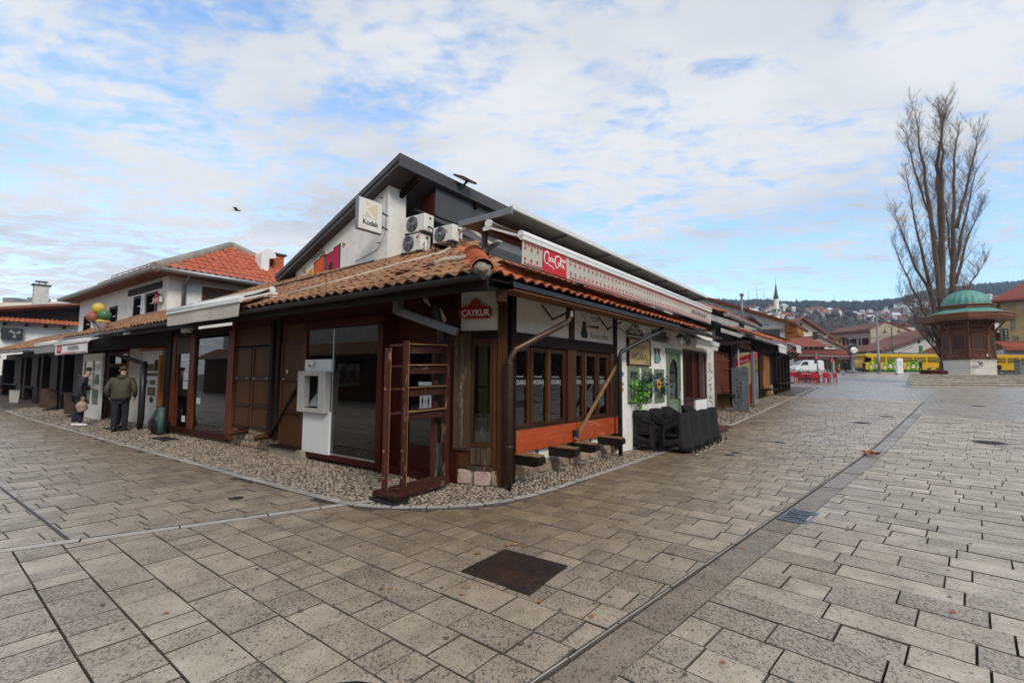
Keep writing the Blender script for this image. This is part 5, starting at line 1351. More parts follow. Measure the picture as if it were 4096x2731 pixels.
def cafe_awning():
 A0, A1, DF, ZF, V = -.78, 8.02, .72, 3.50, .345
 t, v, VP = awning('awning', 'long beige café awning with red folk pattern along the valance', R, A0, A1, .14, 3.76, DF, ZF, V, BEIGECLOTH)
 off_ = R.ey * .004; wv = lambda a, z: R.P(a, DF + .019 + .012 * math.sin(a * 3.1) * ((ZF - .07 - z) / V), z)
 pm = MB(); st = .145; n = int((A1 - A0) / st)
 for i in range(n):
  a = A0 + .07 + i * st
  if -.36 < a < .40: continue
  top, bot = ZF - .085, ZF - .07 - V + .01
  for s, z in ((1, bot), (-1, top)):
   c = z + s * .085; h = .030
   o_ = [(a, c + h), (a + .028, c), (a, c - h), (a - .028, c)]; i_ = [(a, c + h * .45), (a + .0126, c), (a, c - h * .45), (a - .0126, c)]
   b = [wv(*p) + off_ for p in o_ + i_]; pm.add(b, [(k, (k + 1) % 4, 4 + (k + 1) % 4, 4 + k) for k in range(4)])
   for da in (0, st / 2):
    zz = z + s * .04; pm.add([wv(a + da - .03, zz - s * .02) + off_, wv(a + da, zz + s * .01) + off_, wv(a + da + .03, zz - s * .02) + off_, wv(a + da + .03, zz - s * .036) + off_, wv(a + da, zz - s * .008) + off_, wv(a + da - .03, zz - s * .036) + off_], [(0, 1, 4, 5), (1, 2, 3, 4)])
    pm.add([wv(a + da - .012, zz - s * .02) + off_, wv(a + da, zz - s * .006) + off_, wv(a + da + .012, zz - s * .02) + off_, wv(a + da, zz - s * .034) + off_], [(0, 1, 2, 3)])
 obj('red_pattern', pm, CLOTHRED, v, kind='stuff')
 mb = MB(); vs = []
 for j in range(5):
  for i in range(7): vs.append(wv(-.30 + .62 * i / 6, ZF - .075 - (V - .005) * j / 4) + R.ey * .006)
 mb.add(vs, [(j * 7 + i, j * 7 + i + 1, j * 7 + 8 + i, j * 7 + 7 + i) for j in range(4) for i in range(6)]); lg = obj('red_logo_panel', mb, LOGORED, v)
 S = MB()
 def br(pts, w0=.012, w1=None):
  w1 = w1 or w0; P_ = [wv(-.30 + .62 * x, ZF - .07 - V * (1 - y)) + R.ey * .009 for x, y in pts]
  for k in range(len(P_) - 1):
   w = w0 + (w1 - w0) * (k + .5) / (len(P_) - 1); S.beam(P_[k], P_[k + 1], w, .002, up=R.ey)
 def arc(cx, cy, rx, ry, a0, a1, n=12): return [(cx + rx * math.cos(math.radians(a0 + (a1 - a0) * k / n)), cy + ry * math.sin(math.radians(a0 + (a1 - a0) * k / n))) for k in range(n + 1)]
 br(arc(.15, .62, .10, .25, 60, 300), .024, .012); br(arc(.19, .80, .05, .08, 150, -60), .014); br([(.19, .42), (.30, .30), (.36, .34), (.46, .24), (.40, .20)], .014, .006)
 br(arc(.26, .58, .035, .085, 0, 360), .014); br(arc(.345, .60, .03, .08, 40, 320), .014); br(arc(.41, .58, .03, .075, 0, 360), .013); br([(.44, .66), (.44, .53), (.47, .50)], .013)
 br([(.475, .60), (.495, .60)], .02)
 br(arc(.58, .57, .085, .25, 70, 310), .024, .012); br([(.60, .82), (.68, .86), (.78, .76), (.86, .70), (.93, .78), (.95, .70), (.86, .64), (.74, .72)], .015, .01)
 br(arc(.66, .50, .033, .08, 0, 360), .014); br([(.72, .46), (.73, .74), (.76, .80), (.765, .70), (.735, .46), (.77, .40)], .013); br(arc(.825, .47, .03, .07, 0, 360), .013); br([(.86, .54), (.86, .42), (.90, .38)], .013)
 br([(.90, .36), (.915, .35)], .012)
 obj('script_lettering', S, WHITEPRINT, lg)
 text('lettering', 'COFFE & CAKES AKSARAY', R, 6.92, DF + .034, ZF - .07 - V * .62, .125, BLACKPRINT, v, sx=.92, ext=.001)
 mb = MB(); mb.tube([wv(A0, ZF - .07 - V), wv(2, ZF - .075 - V), wv(5, ZF - .07 - V), wv(A1, ZF - .07 - V)], .01, 6); obj('hem', mb, GUTTERDARK, v)
cafe_awning()
awning('awning', 'small off-white scalloped awning over the grille window', R, 7.75, 9.95, .05, 2.82, .40, 2.66, .16, WHITECLOTH, scallop=11)
# ---------------------------------------------------------------- signs on the white wall and by the corner
def tea_sign():
 t = thing('tea_sign', 'red cloud-shaped sign with white letters on the corner panel', 'sign', K.P(.29, .0, 2.5), K.rz)
 def cloud(g, d0, d1):
  m = MB(); pts = []
  cx, cz = .29, 2.555; hw, hh = .26 + g, .085 + g
  for k in range(9): an = -PI / 2 + PI * k / 8; pts.append((cx + hw - hh + hh * math.cos(an), cz + hh * math.sin(an)))
  for k in range(1, 12):
   an = -.35 + (PI + .7) * k / 12; pts.append((cx + (.075 + g) * math.cos(an), 2.675 + (.075 + g) * math.sin(an)))
  for k in range(9): an = PI / 2 + PI * k / 8; pts.append((cx - hw + hh + hh * math.cos(an), cz + hh * math.sin(an)))
  m.prism([K.P(a, d0, z) for a, z in pts], K.ey * (d1 - d0)); return m
 obj('edge', cloud(.012, .0, .035), SIGNGOLD, t); f = obj('face', cloud(0, .035, .045), SIGNRED, t)
 text('lettering', 'ÇAYKUR', K, .29, .046, 2.505, .135, WHITEPRINT, f, sx=.84, bold=.004, ext=.002)
 for s in (1, -1):
  m = MB(); m.prism([K.P(.29 + s * x, .046, z) for x, z in ((0, 2.64), (.03, 2.665), (.05, 2.71), (.02, 2.69))], K.ey * .002); obj('green_leaf', m, SIGNGREEN, f)
SIGNGREEN = M('sign_green', (.05, .16, .04), (.04, .12, .03), 5, .5, 0)
tea_sign()
def cafe_sign():
 t = thing('cafe_sign', 'aged tan board sign with dark letters above the green windows', 'sign', R.P(4.7, .03, 1.88), R.rz)
 b = B('board', R, (4.09, 5.32, .01, .05, 1.885, 2.47), SIGNTAN, t)
 for q in ((4.07, 4.11, .008, .065, 1.865, 2.49), (5.30, 5.34, .008, .065, 1.865, 2.49), (4.11, 5.30, .008, .065, 1.865, 1.90), (4.11, 5.30, .008, .065, 2.455, 2.49)): B('edge', R, q, WMIDX, t)
 text('lettering', 'AKSARAJ', R, 4.70, .052, 1.99, .235, BLACKPRINT, b, sx=.98, ext=.001); text('lettering', 'SLATKOLAČI', R, 4.70, .052, 2.27, .105, BROWNPRINT, b, sx=1.05, ext=.001)
 for a in (4.15, 4.28, 5.12, 5.25): text('lettering', '*', R, a, .052, 2.34, .12, BROWNPRINT, b, ext=.001)
 m = MB(); m.box(R, 4.14, 5.27, .051, .053, 1.945, 1.952); obj('rule', m, BROWNPRINT, b)
 o = thing('iron_ornament', 'curled wrought iron ornament on the wall above the tan sign', 'ornament', R.P(4.45, .03, 2.55), R.rz); m = MB()
 def curl(cx, cz, r0, a0, a1, n=14, w=.013): m.tube([R.P(cx + r0 * (1 - .6 * k / n) * math.cos(a0 + (a1 - a0) * k / n), .04, cz + r0 * (1 - .6 * k / n) * math.sin(a0 + (a1 - a0) * k / n)) for k in range(n + 1)], w, 6)
 m.tube([R.P(4.05, .04, 2.56), R.P(4.9, .04, 2.56)], .014, 6)
 for s in (-1, 1):
  curl(4.47 + s * .28, 2.64, .09, -PI / 2, -PI / 2 + s * 5, w=.012); curl(4.47 + s * .1, 2.74, .1, -PI / 2 + s * .3, -PI / 2 + s * 4.4, w=.012); curl(4.47 + s * .42, 2.60, .06, -PI / 2, -PI / 2 + s * 5, w=.01)
 m.tube([R.P(4.47, .04, 2.56), R.P(4.47, .04, 2.86)], .012, 6); obj('scrollwork', m, BLACK, o)
BROWNPRINT = M('faded_brown_print', (.16, .11, .06), (.12, .08, .045), 8, .7, 0)
cafe_sign()
def wall_signs():
 t = thing('mug_sign', 'teal mug plaque hanging under two bunting triangles by the door', 'sign', R.P(5.88, .03, 2.0), R.rz)
 for a in (5.76, 5.98):
  m = MB(); m.prism([R.P(a - .10, .02, 2.33), R.P(a + .10, .02, 2.33), R.P(a, .02, 2.13)], R.ey * .012); f = obj('pennant', m, WGREY, t)
  m = MB(); m.beam(R.P(a, .034, 2.31), R.P(a, .034, 2.2), .02, .002, up=R.ey); obj('mark', m, WHITEPRINT, f)
 b = B('plaque', R, (5.70, 6.0, .012, .03, 1.97, 2.14), TEAL, t); m = MB(); pts = [R.P(6.0 + .07 * math.sin(PI * k / 8), .02, 2.13 - .13 * k / 8) for k in range(9)]; m.tube(pts, .014, 6); obj('mug_handle', m, TEAL, t)
 for k in range(3): B('word_line', R, (5.74, 5.96, .03, .033, 1.99 + k * .05, 2.01 + k * .05), GREYPRINT, b, bevel=0)
 l = thing('wall_lantern', 'white wall lantern with grey shade beside the green door', 'lamp', R.P(6.9, .1, 2.5), R.rz)
 m = MB(); m.lathe(R.P(6.62, .0, 2.55), [(.12, 0), (.12, .02), (.09, .03)], 16, ax=R.ey); obj('wall_plate', m, ALU, l)
 m = MB(); m.tube([R.P(6.62, .02, 2.5), R.P(6.66, .14, 2.42), R.P(6.85, .24, 2.43), R.P(6.88, .26, 2.5)], .014, 6); obj('arm', m, ALU, l)
 c = R.P(6.88, .26, 2.5); m = MB(); m.lathe(c, [(.05, 0), (.09, .16)], 8); obj('globe', m, WHITEPAINT, l); m = MB(); m.lathe(c + Vector((0, 0, .16)), [(.14, 0), (.13, .015), (.04, .09), (.02, .11)], 10); obj('shade', m, GREYMETAL, l)
 cm = thing('awning_motor', 'grey motor box hanging under the eave by the scalloped awning', 'motor box', R.P(7.6, .2, 2.6), R.rz); m = MB(); m.tube([R.P(7.4, .2, 2.7), R.P(7.72, .2, 2.64)], .07, 10); m.ball(R.P(7.66, .22, 2.56), .08); obj('motor', m, GREYMETAL, cm)
 for z, mt, lb in ((1.62, BLUEPRINT, 'pale blue tag stuck on the black downpipe, uppermost of the stickers'), (1.42, MURALGOLD, 'yellow tag stuck on the black downpipe below the blue one'), (1.30, MURALYELLOW, 'orange tag stuck low on the black downpipe')):
  m = MB(); m.box(R, 3.31, 3.38, .25, .256, z, z + .08); o = obj('pipe_tag', m, mt, None, rz=R.rz); tag(o, lb, 'tag')
wall_signs()
def prop_plank():
 t = thing('plank', 'long worn tan plank leaning diagonally across the café windows', 'plank', R.P(1.62, .12, .5), R.rz)
 mb = MB(); mb.beam(R.P(1.60, .14, .49), R.P(3.40, .12, 1.90), .055, .045, up=R.ey); obj('board', mb, WTANZ, t, bevel=.004)
 B('clamp', R, (1.62, 1.70, .08, .17, .52, .66), BLACK, t)
WTANZ = WTAN
prop_plank()
# ---------------------------------------------------------------- cash machine and shelf rack on the left front
def cash_machine():
 t = thing('cash_machine', 'grey cash machine set in a white panel beside the shop glass', 'cash machine', L.P(1.75, .05, .15), L.rz)
 p = B('white_panel', L, (1.31, 2.17, -.02, .035, .15, .92), LIGHTGREY, t); B('white_panel', L, (1.31, 2.17, -.02, .035, 1.66, 1.89), LIGHTGREY, t)
 a0, a1, z0, z1 = 1.34, 2.24, .90, 1.67; b0, b1, y0, y1 = 1.55, 2.03, .98, 1.58
 for q in ((a0, b0, z0, z1), (b1, a1, z0, z1), (b0, b1, z0, y0), (b0, b1, y1, z1)): B('surround', L, (q[0], q[1], .0, .13, q[2], q[3]), ATMGREY, t, bevel=.006)
 B('inner_rim', L, (b0, b1, -.16, -.15, y0, y1), GREYMETAL, t);
 mb = MB(); mb.prism([L.P(b0 + .04, -.14, y0 + .03), L.P(b0 + .04, .09, y0 + .03), L.P(b0 + .04, .06, y0 + .12), L.P(b0 + .04, -.05, y0 + .26), L.P(b0 + .04, -.10, y0 + .48), L.P(b0 + .04, -.14, y0 + .50)], L.ex * .3); c = obj('console', mb, GREYMETAL, t, bevel=.006)
 mb = MB(); mb.prism([L.P(b0 + .07, -.045, y0 + .27), L.P(b0 + .07, -.04, y0 + .275), L.P(b0 + .07, -.09, y0 + .46), L.P(b0 + .07, -.095, y0 + .455)], L.ex * .22); obj('screen', mb, BLACK, c)
 mb = MB()
 for i in range(3):
  for j in range(4): mb.box(L, b0 + .08 + i * .05, b0 + .115 + i * .05, .02 - j * .02, .035 - j * .02, y0 + .13 + j * .02, y0 + .145 + j * .02)
 obj('keypad', mb, ALU, c, kind='stuff'); B('tray', L, (b0, b1, -.14, .1, y0 - .02, y0 + .01), BLACK, t)
 mb = MB(); c0 = L.P(1.84, .09, 1.80); mb.ball(c0, .05, 12, 8); mb.box(L, 1.81, 1.9, .03, .09, 1.80, 1.86); cmr = obj('dome_camera', mb, WHITEPAINT, t); mb = MB(); mb.ball(c0 + L.ex * .02 + L.ey * .02 - Vector((0, 0, .02)), .036, 10, 6); obj('lens', mb, BLACK, cmr)
cash_machine()
RK = Fr((-1.57, 6.10), (math.sin(aR), math.cos(aR)), (-math.cos(aR), math.sin(aR)))     # rack runs from the street towards the door
def rack():
 t = thing('shelf_rack', 'tall worn maroon wooden rack with five rails standing before the bank door', 'rack', RK.P(.5, 0, 0), RK.rz)
 for a, d, z0, z1 in ((.05, .14, .12, 1.96), (.22, -.02, .14, 2.06)):
  p = B('post', RK, (a, a + .062, d - .032, d + .032, z0, z1), WRACK, t, bevel=.005); B('paint_edge', RK, (a + .053, a + .0625, d - .033, d - .026, z0, z1), WTAN, p, bevel=0)
  for z in (.28, .62, 1.42):
   m = MB(); m.lathe(RK.P(a - .001, d, z), [(.02, 0), (.02, .004)], 10, ax=-RK.ex); obj('knot', m, WTAN, p)
 B('rear_post', RK, (.98, 1.06, -.03, .05, .1, 2.08), WRACK, t); B('rear_post', RK, (.90, .97, .12, .19, .1, 2.0), WRACK, t)
 for z, z2 in ((1.10, 1.12), (1.42, 1.44), (1.72, 1.74), (2.00, 2.02)):
  mb = MB(); mb.hexa([RK.P(.29, -.03, z), RK.P(.98, -.03, z2), RK.P(.98, .17, z2), RK.P(.13, .17, z - .02), RK.P(.29, -.03, z + .03), RK.P(.98, -.03, z2 + .03), RK.P(.98, .17, z2 + .03), RK.P(.13, .17, z + .01)]); s = obj('shelf', mb, WRACKX, t)
  mb = MB(); mb.beam(RK.P(.29, -.035, z + .02), RK.P(.98, -.035, z2 + .02), .035, .012); obj('pale_edge', mb, WTAN, s)
  mb = MB(); mb.beam(RK.P(.29, .0, z - .05), RK.P(.98, .0, z2 - .05), .02, .10); obj('apron', mb, WRACKX, s)
 mb = MB(); mb.beam(RK.P(.12, -.02, .10), RK.P(1.05, -.0, .12), .12, .12); obj('foot_beam', mb, WRACKX, t, bevel=.006); mb = MB(); mb.beam(RK.P(.12, .15, .10), RK.P(.95, .15, .12), .08, .08); obj('foot_beam', mb, WRACKX, t, bevel=.006)
 B('cross_foot', RK, (.0, .14, -.16, .28, .05, .12), WRACK, t); B('foot_block', RK, (-.03, .17, -.2, .08, .035, .08), WDARK, t)
 for k in range(3): B('rubber_pad', RK, (-.04, .2, -.2, .3, .002 + k * .012, .012 + k * .012), RUBBER, t)
rack()
# ---------------------------------------------------------------- rattan chairs
def chair_proto():
 t = thing('rattan_chair', 'x', 'chair', (0, 0, 0)); F0 = Fr((0, 0), (1, 0), (0, 1))     # faces +y (d), back at d=0
 n, m_ = 20, 8; mb = MB(); rows = []
 def plan(u, z):
  """u -1..1 round the back; half-width .29 at top; the sides run forward"""
  s = abs(u); flare = .19 * (1 - z / .82) ** 2.2 if z < .82 else 0
  w = .285 + .02 * (z / .8)
  if s < .5: x = w * math.sin(s / .5 * PI / 2); y = .02 + .16 * (1 - math.cos(s / .5 * PI / 2)) - flare * (1 - s / .5 * .6)
  else: x = w; y = .18 + (s - .5) / .5 * .36 - flare * .4 * (1 - s)
  return (x if u > 0 else -x), y - .03 * (z / .8)
 def topz(u):
  s = abs(u); return .83 if s < .3 else (.83 - .20 * ((s - .3) / .5) ** 1.2 if s < .8 else .63 - .015 * (s - .8) / .2)
 def lowz(u):
  s = abs(u); return .06 if s < .45 else .06
 for layer in (0, 1):
  vs = []
  for j in range(m_ + 1):
   for i in range(n + 1):
    u = -1 + 2 * i / n; z = lowz(u) + (topz(u) - lowz(u)) * j / m_; x, y = plan(u, z); c = Vector((0, .3, 0)); dv = (c - Vector((x, y, 0))).normalized() * (.028 * layer); vs.append((x + dv.x, y + dv.y, z))
  rows.append(vs)
 W_ = n + 1; N0 = len(rows[0]); fs = []
 def hole(i, j):
  u = abs(-1 + 2 * (i + .5) / n); z = .06 + .7 * (j + .5) / m_
  return (.50 < u < .92 and .36 < z < .56) or (u > .5 and z < .30 and u < .93 and z < .18)
 for j in range(m_):
  for i in range(n):
   if hole(i, j): continue
   a = j * W_ + i; fs.append((a, a + 1, a + W_ + 1, a + W_)); fs.append((N0 + a + W_, N0 + a + W_ + 1, N0 + a + 1, N0 + a))
   for (di, dj, e0, e1) in ((0, -1, a, a + 1), (0, 1, a + W_, a + W_ + 1), (-1, 0, a, a + W_), (1, 0, a + 1, a + W_ + 1)):
    ii, jj = i + di, j + dj
    if not (0 <= ii < n and 0 <= jj < m_) or hole(ii, jj): fs.append((e0, e1, N0 + e1, N0 + e0))
 mb.add(rows[0] + rows[1], fs, 0, True); obj('backrest', mb, RATTAN, t)
 rim = MB(); rim.tube([Vector((plan(-1 + 2 * i / 24, .8)[0] * .97, plan(-1 + 2 * i / 24, .8)[1] + .012, topz(-1 + 2 * i / 24))) for i in range(25)], .024, 8); obj('armrest', rim, RATTAN, t)
 mb = MB(); mb.box(F0, -.262, .262, .05, .56, .34, .385); obj('seat', mb, RATTAN, t, bevel=.012)
 mb = MB(); mb.box(F0, -.28, .28, .53, .56, .22, .34); obj('apron', mb, RATTAN, t)
 for x in (-.265, .265):
  mb = MB(); mb.box(F0, x - .022, x + .022, .515, .56, .0, .64); obj('leg', mb, RATTAN, t, bevel=.008)
 for x in (-.2, .2):
  mb = MB(); mb.tube([(x, -.16, .09), (x * 1.05, -.185, .0)], [.024, .017], 8); l = obj('leg', mb, RATTAN, t); m2 = MB(); m2.lathe((x * 1.05, -.185, .0), [(.02, 0), (.02, .022)], 8); obj('foot_cap', m2, WHITEPAINT, l)
 for x in (-.265, .265):
  m2 = MB(); m2.lathe((x, .537, .0), [(.02, .0), (.02, .015)], 8); obj('foot_cap', m2, WHITEPAINT, t)
 return t
CH0 = chair_proto()
def chair_at(k, a, d, ang, label):
 p = R.P(a, d, R.g(a, d)); Mx = Matrix.Translation(p) @ Matrix.Rotation(ang, 4, 'Z')
 if k == 0: c = CH0; c.matrix_world = Mx; WM[c.name] = Mx
 else: c = copy_tree(CH0, M_new=Mx)
 c['label'] = label; c['group'] = 'black rattan chairs outside the café'
face_in = math.atan2(-R.ey.y, -R.ey.x) - PI / 2; face_out = face_in + PI
for k, (a, d, an, lb) in enumerate(((4.72, 1.13, .12, 'black rattan chair in the street row, nearest to the camera'), (5.40, 1.13, .02, 'black rattan chair in the street row, second from the camera'), (6.12, 1.12, -.04, 'black rattan chair in the street row, third from the camera'), (6.86, 1.12, -.05, 'black rattan chair in the street row, farthest from the camera'),
  (4.62, .02, -.14, 'black rattan chair against the white wall, nearest to the black downpipe'), (5.36, .06, -.05, 'black rattan chair against the white wall, second from the downpipe'), (6.06, .07, .0, 'black rattan chair against the white wall, third from the downpipe'), (6.82, .30, .05, 'black rattan chair with its back to the green door'))):
 chair_at(k, a, d, (face_in if k < 4 else face_out) + an, lb)
# ---------------------------------------------------------------- flowers in the green windows
def leafy(name, label, fr, a, d, z, spec, pot=None):
 t = thing(name, label, 'plant', fr.P(a, d, z), fr.rz); rg_ = random.Random(hash(label) % 999 if False else len(label))
 if pot:
  m = MB(); m.lathe(fr.P(*pot, ), [(.05, 0), (.075, .14), (.08, .14), (.07, .12)], 12); obj('pot', m, TEAL if name == 'hanging_plant' else GREENPAINT, t)
 for (mt, n, box, size, nm) in spec:
  big = MB(); k = 0
  for _ in range(n):
   p = fr.P(rg_.uniform(box[0], box[1]), rg_.uniform(box[2], box[3]), rg_.uniform(box[4], box[5])); s = size * rg_.uniform(.7, 1.3)
   u = Vector((rg_.gauss(0, 1), rg_.gauss(0, 1), rg_.gauss(-.3, .7))).normalized(); v = u.cross(fr.ey + Vector((rg_.gauss(0, .5), rg_.gauss(0, .5), rg_.gauss(.2, .5)))).normalized()
   q = [p, p + u * s * .35 + v * s * .42, p + u * s * .8 + v * s * .3, p + u * s * 1.15, p + u * s * .8 - v * s * .3, p + u * s * .35 - v * s * .42]
   if size > .08:
    m = MB(); c = p + u * s * .5 + u.cross(v) * s * .1; m.add(q + [c], [(i, (i + 1) % 6, 6) for i in range(6)], 0, True); obj('leaf', m, mt, t, clean=False)
   else: big.add(q, [tuple(range(6))])
  if big.v: obj(nm, big, mt, t, kind='stuff', clean=False)
  st = MB()
  for _ in range(max(3, n // 12)):
   st.tube([fr.P((box[0] + box[1]) / 2, box[2], (box[4] + box[5]) / 2), fr.P(rg_.uniform(box[0], box[1]), rg_.uniform(box[2], box[3]), rg_.uniform(box[4], box[5]))], .004, 4)
  obj('stem', st, LEAFD, t)
 return t
leafy('ivy_plant', 'bright green ivy spilling from the first green window', R, 4.4, .05, 1.1, [(LEAFG, 75, (4.16, 4.85, .02, .22, 1.02, 1.5), .095, 'leaves'), (LEAFG, 14, (4.3, 4.7, .06, .2, .85, 1.1), .095, 'leaves'), (LEAFD, 60, (4.3, 4.8, .03, .2, 1.15, 1.5), .06, 'leaves')])
leafy('flower_bouquet', 'dark leaves and grey sprigs with a sunflower at the middle window', R, 5.1, .1, 1.3, [(LEAFD, 90, (4.7, 5.45, .03, .25, 1.25, 1.68), .075, 'leaves'), (LEAFGREY, 140, (4.6, 5.5, .05, .25, 1.25, 1.72), .035, 'sprigs'), (LEAFD, 14, (4.75, 5.4, .08, .25, 1.3, 1.65), .12, 'leaves')], pot=(5.1, .12, 1.12))
leafy('hanging_plant', 'grey and green dried bouquet at the third window by the door', R, 6.0, .1, 1.3, [(LEAFGREY, 130, (5.6, 6.4, .03, .22, 1.3, 1.66), .035, 'sprigs'), (LEAFD, 70, (5.65, 6.5, .03, .22, 1.2, 1.6), .06, 'leaves'), (PETAL, 26, (5.5, 5.72, .1, .2, 1.38, 1.55), .035, 'blooms')], pot=(6.0, .1, 1.2))
def sunflower():
 t = thing('sunflower', 'orange sunflower bloom among the dark leaves of the middle window', 'flower', R.P(5.27, .28, 1.44), R.rz); c = R.P(5.27, .27, 1.44); ax = (R.ey + Vector((.1, -.2, .1))).normalized()
 m = MB(); m.lathe(c, [(.045, 0), (.045, .015), (.02, .03)], 12, ax=ax); obj('seed_head', m, WMID, t)
 u = ax.cross(Vector((0, 0, 1))).normalized(); w = ax.cross(u)
 for k in range(18):
  an = 2 * PI * k / 18; r = u * math.cos(an) + w * math.sin(an); s = u * -math.sin(an) + w * math.cos(an); m = MB()
  m.add([c + r * .035 - s * .014, c + r * .08 - s * .018 + ax * .012, c + r * .125, c + r * .08 + s * .018 + ax * .012, c + r * .035 + s * .014], [(0, 1, 2, 3, 4)]); obj('petal', m, PETAL, t, clean=False)
sunflower()
mb = MB(); mb.box(R, 8.6, 9.9, .25, .82, .0, .012); mb.v = [(x, y, z + gz(x, y)) for x, y, z in mb.v]; o = obj('doormat', mb, M('dark_red_mat', (.10, .02, .02), (.07, .015, .015), 20, .95, .3), rz=R.rz); tag(o, 'dark red doormat on the pebbles behind the black chairs', 'doormat')
mb = MB(); mb.tube([R.P(3.62, .012, 2.66), R.P(4.0, .012, 2.60), R.P(5.0, .012, 2.585), R.P(6.2, .012, 2.86), R.P(7.6, .012, 2.84)], .007, 5); mb.tube([R.P(6.2, .012, 2.86), R.P(6.22, .012, 2.45), R.P(6.4, .012, 2.40)], .006, 5); obj('wall_cable', mb, BLACK, corner)
mb = MB(); mb.tube([K.P(.60, .02, 2.62), K.P(.66, .05, 2.55), K.P(.72, .06, 2.60), K.P(.70, .05, 2.68)], .005, 5); mb.tube([K.P(.66, .05, 2.75), K.P(.67, .06, 2.45)], .006, 5); obj('loose_wire', mb, BLACK, corner)
mb = MB(); mb.tube([L.P(2.98, -2.485, 6.2), L.P(3.0, -2.485, 5.2), L.P(3.3, -2.485, 4.8), L.P(4.2, -2.485, 4.62)], .007, 5); obj('wall_cable', mb, GREYMETAL, gable)
# ---------------------------------------------------------------- the street on the left
t_, v_, _ = awning('awning', 'plain beige awning rolled out over the clothes shop eave', L, 2.78, 6.22, .42, 3.27, 1.0, 3.02, .27, BEIGECLOTH, wave=.02)
def dome_cam():
 t = thing('security_camera', 'white dome camera on the dark fascia of the clothes shop', 'camera', L.P(7.6, .0, 2.7), L.rz); m = MB(); m.lathe(L.P(7.6, .12, 2.66), [(.06, 0), (.13, .01), (.13, .12), (.10, .16)], 14); m.box(L, 7.56, 7.64, -.1, .1, 2.74, 2.8); obj('housing', m, WHITEPAINT, t)
 m = MB(); m.ball(L.P(7.6, .12, 2.66), .075, 12, 7); obj('dome', m, BLACK, t)
dome_cam()
def mannequin(a, d, label, coat, h=1.62):
 t = thing('mannequin', label, 'mannequin', L.P(a, d, .19), L.rz)
 m = MB(); m.lathe(L.P(a, d, .19), [(.17, 0), (.17, .015), (.02, .025), (.015, .6)], 14); obj('stand', m, WHITEMETAL, t)
 c = L.P(a, d, .19); m = MB(); m.lathe(c, [(.20, .55), (.17, .72), (.15, .92), (.135, 1.02), (.17, 1.22), (.19, 1.34), (.12, 1.44), (.06, 1.48)], 16); m.v = [(x + (x - c.x) * .25, y, z) for x, y, z in m.v]; obj('coat', m, coat, t)
 for s in (-1, 1):
  m = MB(); m.tube([c + L.ex * .19 * s + Vector((0, 0, 1.34)), c + L.ex * .27 * s + Vector((0, 0, 1.05)), c + L.ex * .24 * s + L.ey * .12 + Vector((0, 0, .82))], [.065, .055, .045], 8); obj('sleeve', m, coat, t)
 m = MB(); m.tube([c + Vector((0, 0, 1.46)), c + Vector((0, 0, 1.54))], .05, 8); m.ball(c + Vector((0, 0, h)), (.085, .09, .11), 12, 8); obj('head', m, INTCREAM, t)
 return t
COATGREY = M('grey_coat', (.20, .21, .22), (.13, .14, .145), 12, .9, .3, stretch=(1, 1, .2)); COATWHITE = M('pale_fur', (.4, .39, .37), (.3, .29, .28), 14, .9, .5)
mannequin(6.05, -.55, 'mannequin in a grey coat standing in the clothes shop window', COATGREY)
mannequin(6.75, -.85, 'mannequin in a long grey coat, left of the pair in the shop window', COATGREY); mannequin(5.62, -.7, 'mannequin in a pale fluffy wrap at the right end of the shop window', COATWHITE, 1.5)
mb = MB(); mb.beam(L.P(6.75, -.2, .22), L.P(6.62, -.45, .62), .3, .02, up=L.ex); o = obj('propped_board', mb, LIGHTGREY, rz=L.rz); tag(o, 'white board leaning on the floor inside the clothes shop window', 'board')
mb = MB(); mb.lathe(L.P(6.25, -.3, .2), [(.09, 0), (.1, .2), (.09, .21)], 12); o = obj('tin', mb, SIGNTAN); tag(o, 'small tan tin standing on the shop window floor', 'tin')
def bin_bag():
 t = thing('bin_bag', 'full black bin bag propped against the dark post', 'bag', L.P(8.55, .3, 0), L.rz); rg_ = random.Random(6); m = MB(); m.ball(L.P(8.55, .3, .27), (.24, .22, .29), 16, 10)
 m.v = [(x + .03 * math.sin(z * 31 + x * 20), y + .03 * math.sin(z * 27 + y * 23), max(.0, z) + (.0 if z < .45 else .1 * (z - .45) / .1)) for x, y, z in m.v]; obj('sack', m, BAGBLACK, t)
 m = MB(); c = L.P(8.55, .3, .60); m.lathe(c, [(.05, 0), (.03, .05), (.10, .14)], 9); obj('tied_neck', m, BAGBLACK, t)
bin_bag()
for a, d, w, lb in ((7.35, .55, .42, 'black doormat on the pebbles by the clothes shop door'), (10.75, .62, .6, 'black doormat on the pebbles under the waiting men')):
 mb = MB(); mb.box(L, a - w, a + w, d - .17, d + .17, .0, .018); o = obj('doormat', mb, RUBBER, rz=L.rz); tag(o, lb, 'doormat')
mb = MB(); mb.tube([L.P(8.36, .32, .0), L.P(8.36, .32, .72)], .08, 12); o = obj('bollard_post', mb, VERDIGRIS); tag(o, 'short grey-green pipe stump in front of the bin bag', 'post')
food = thing('food_shop', 'small food shop with food posters, orange timber front and open white door', 'building', L.P(12.8, 0, 0), L.rz)
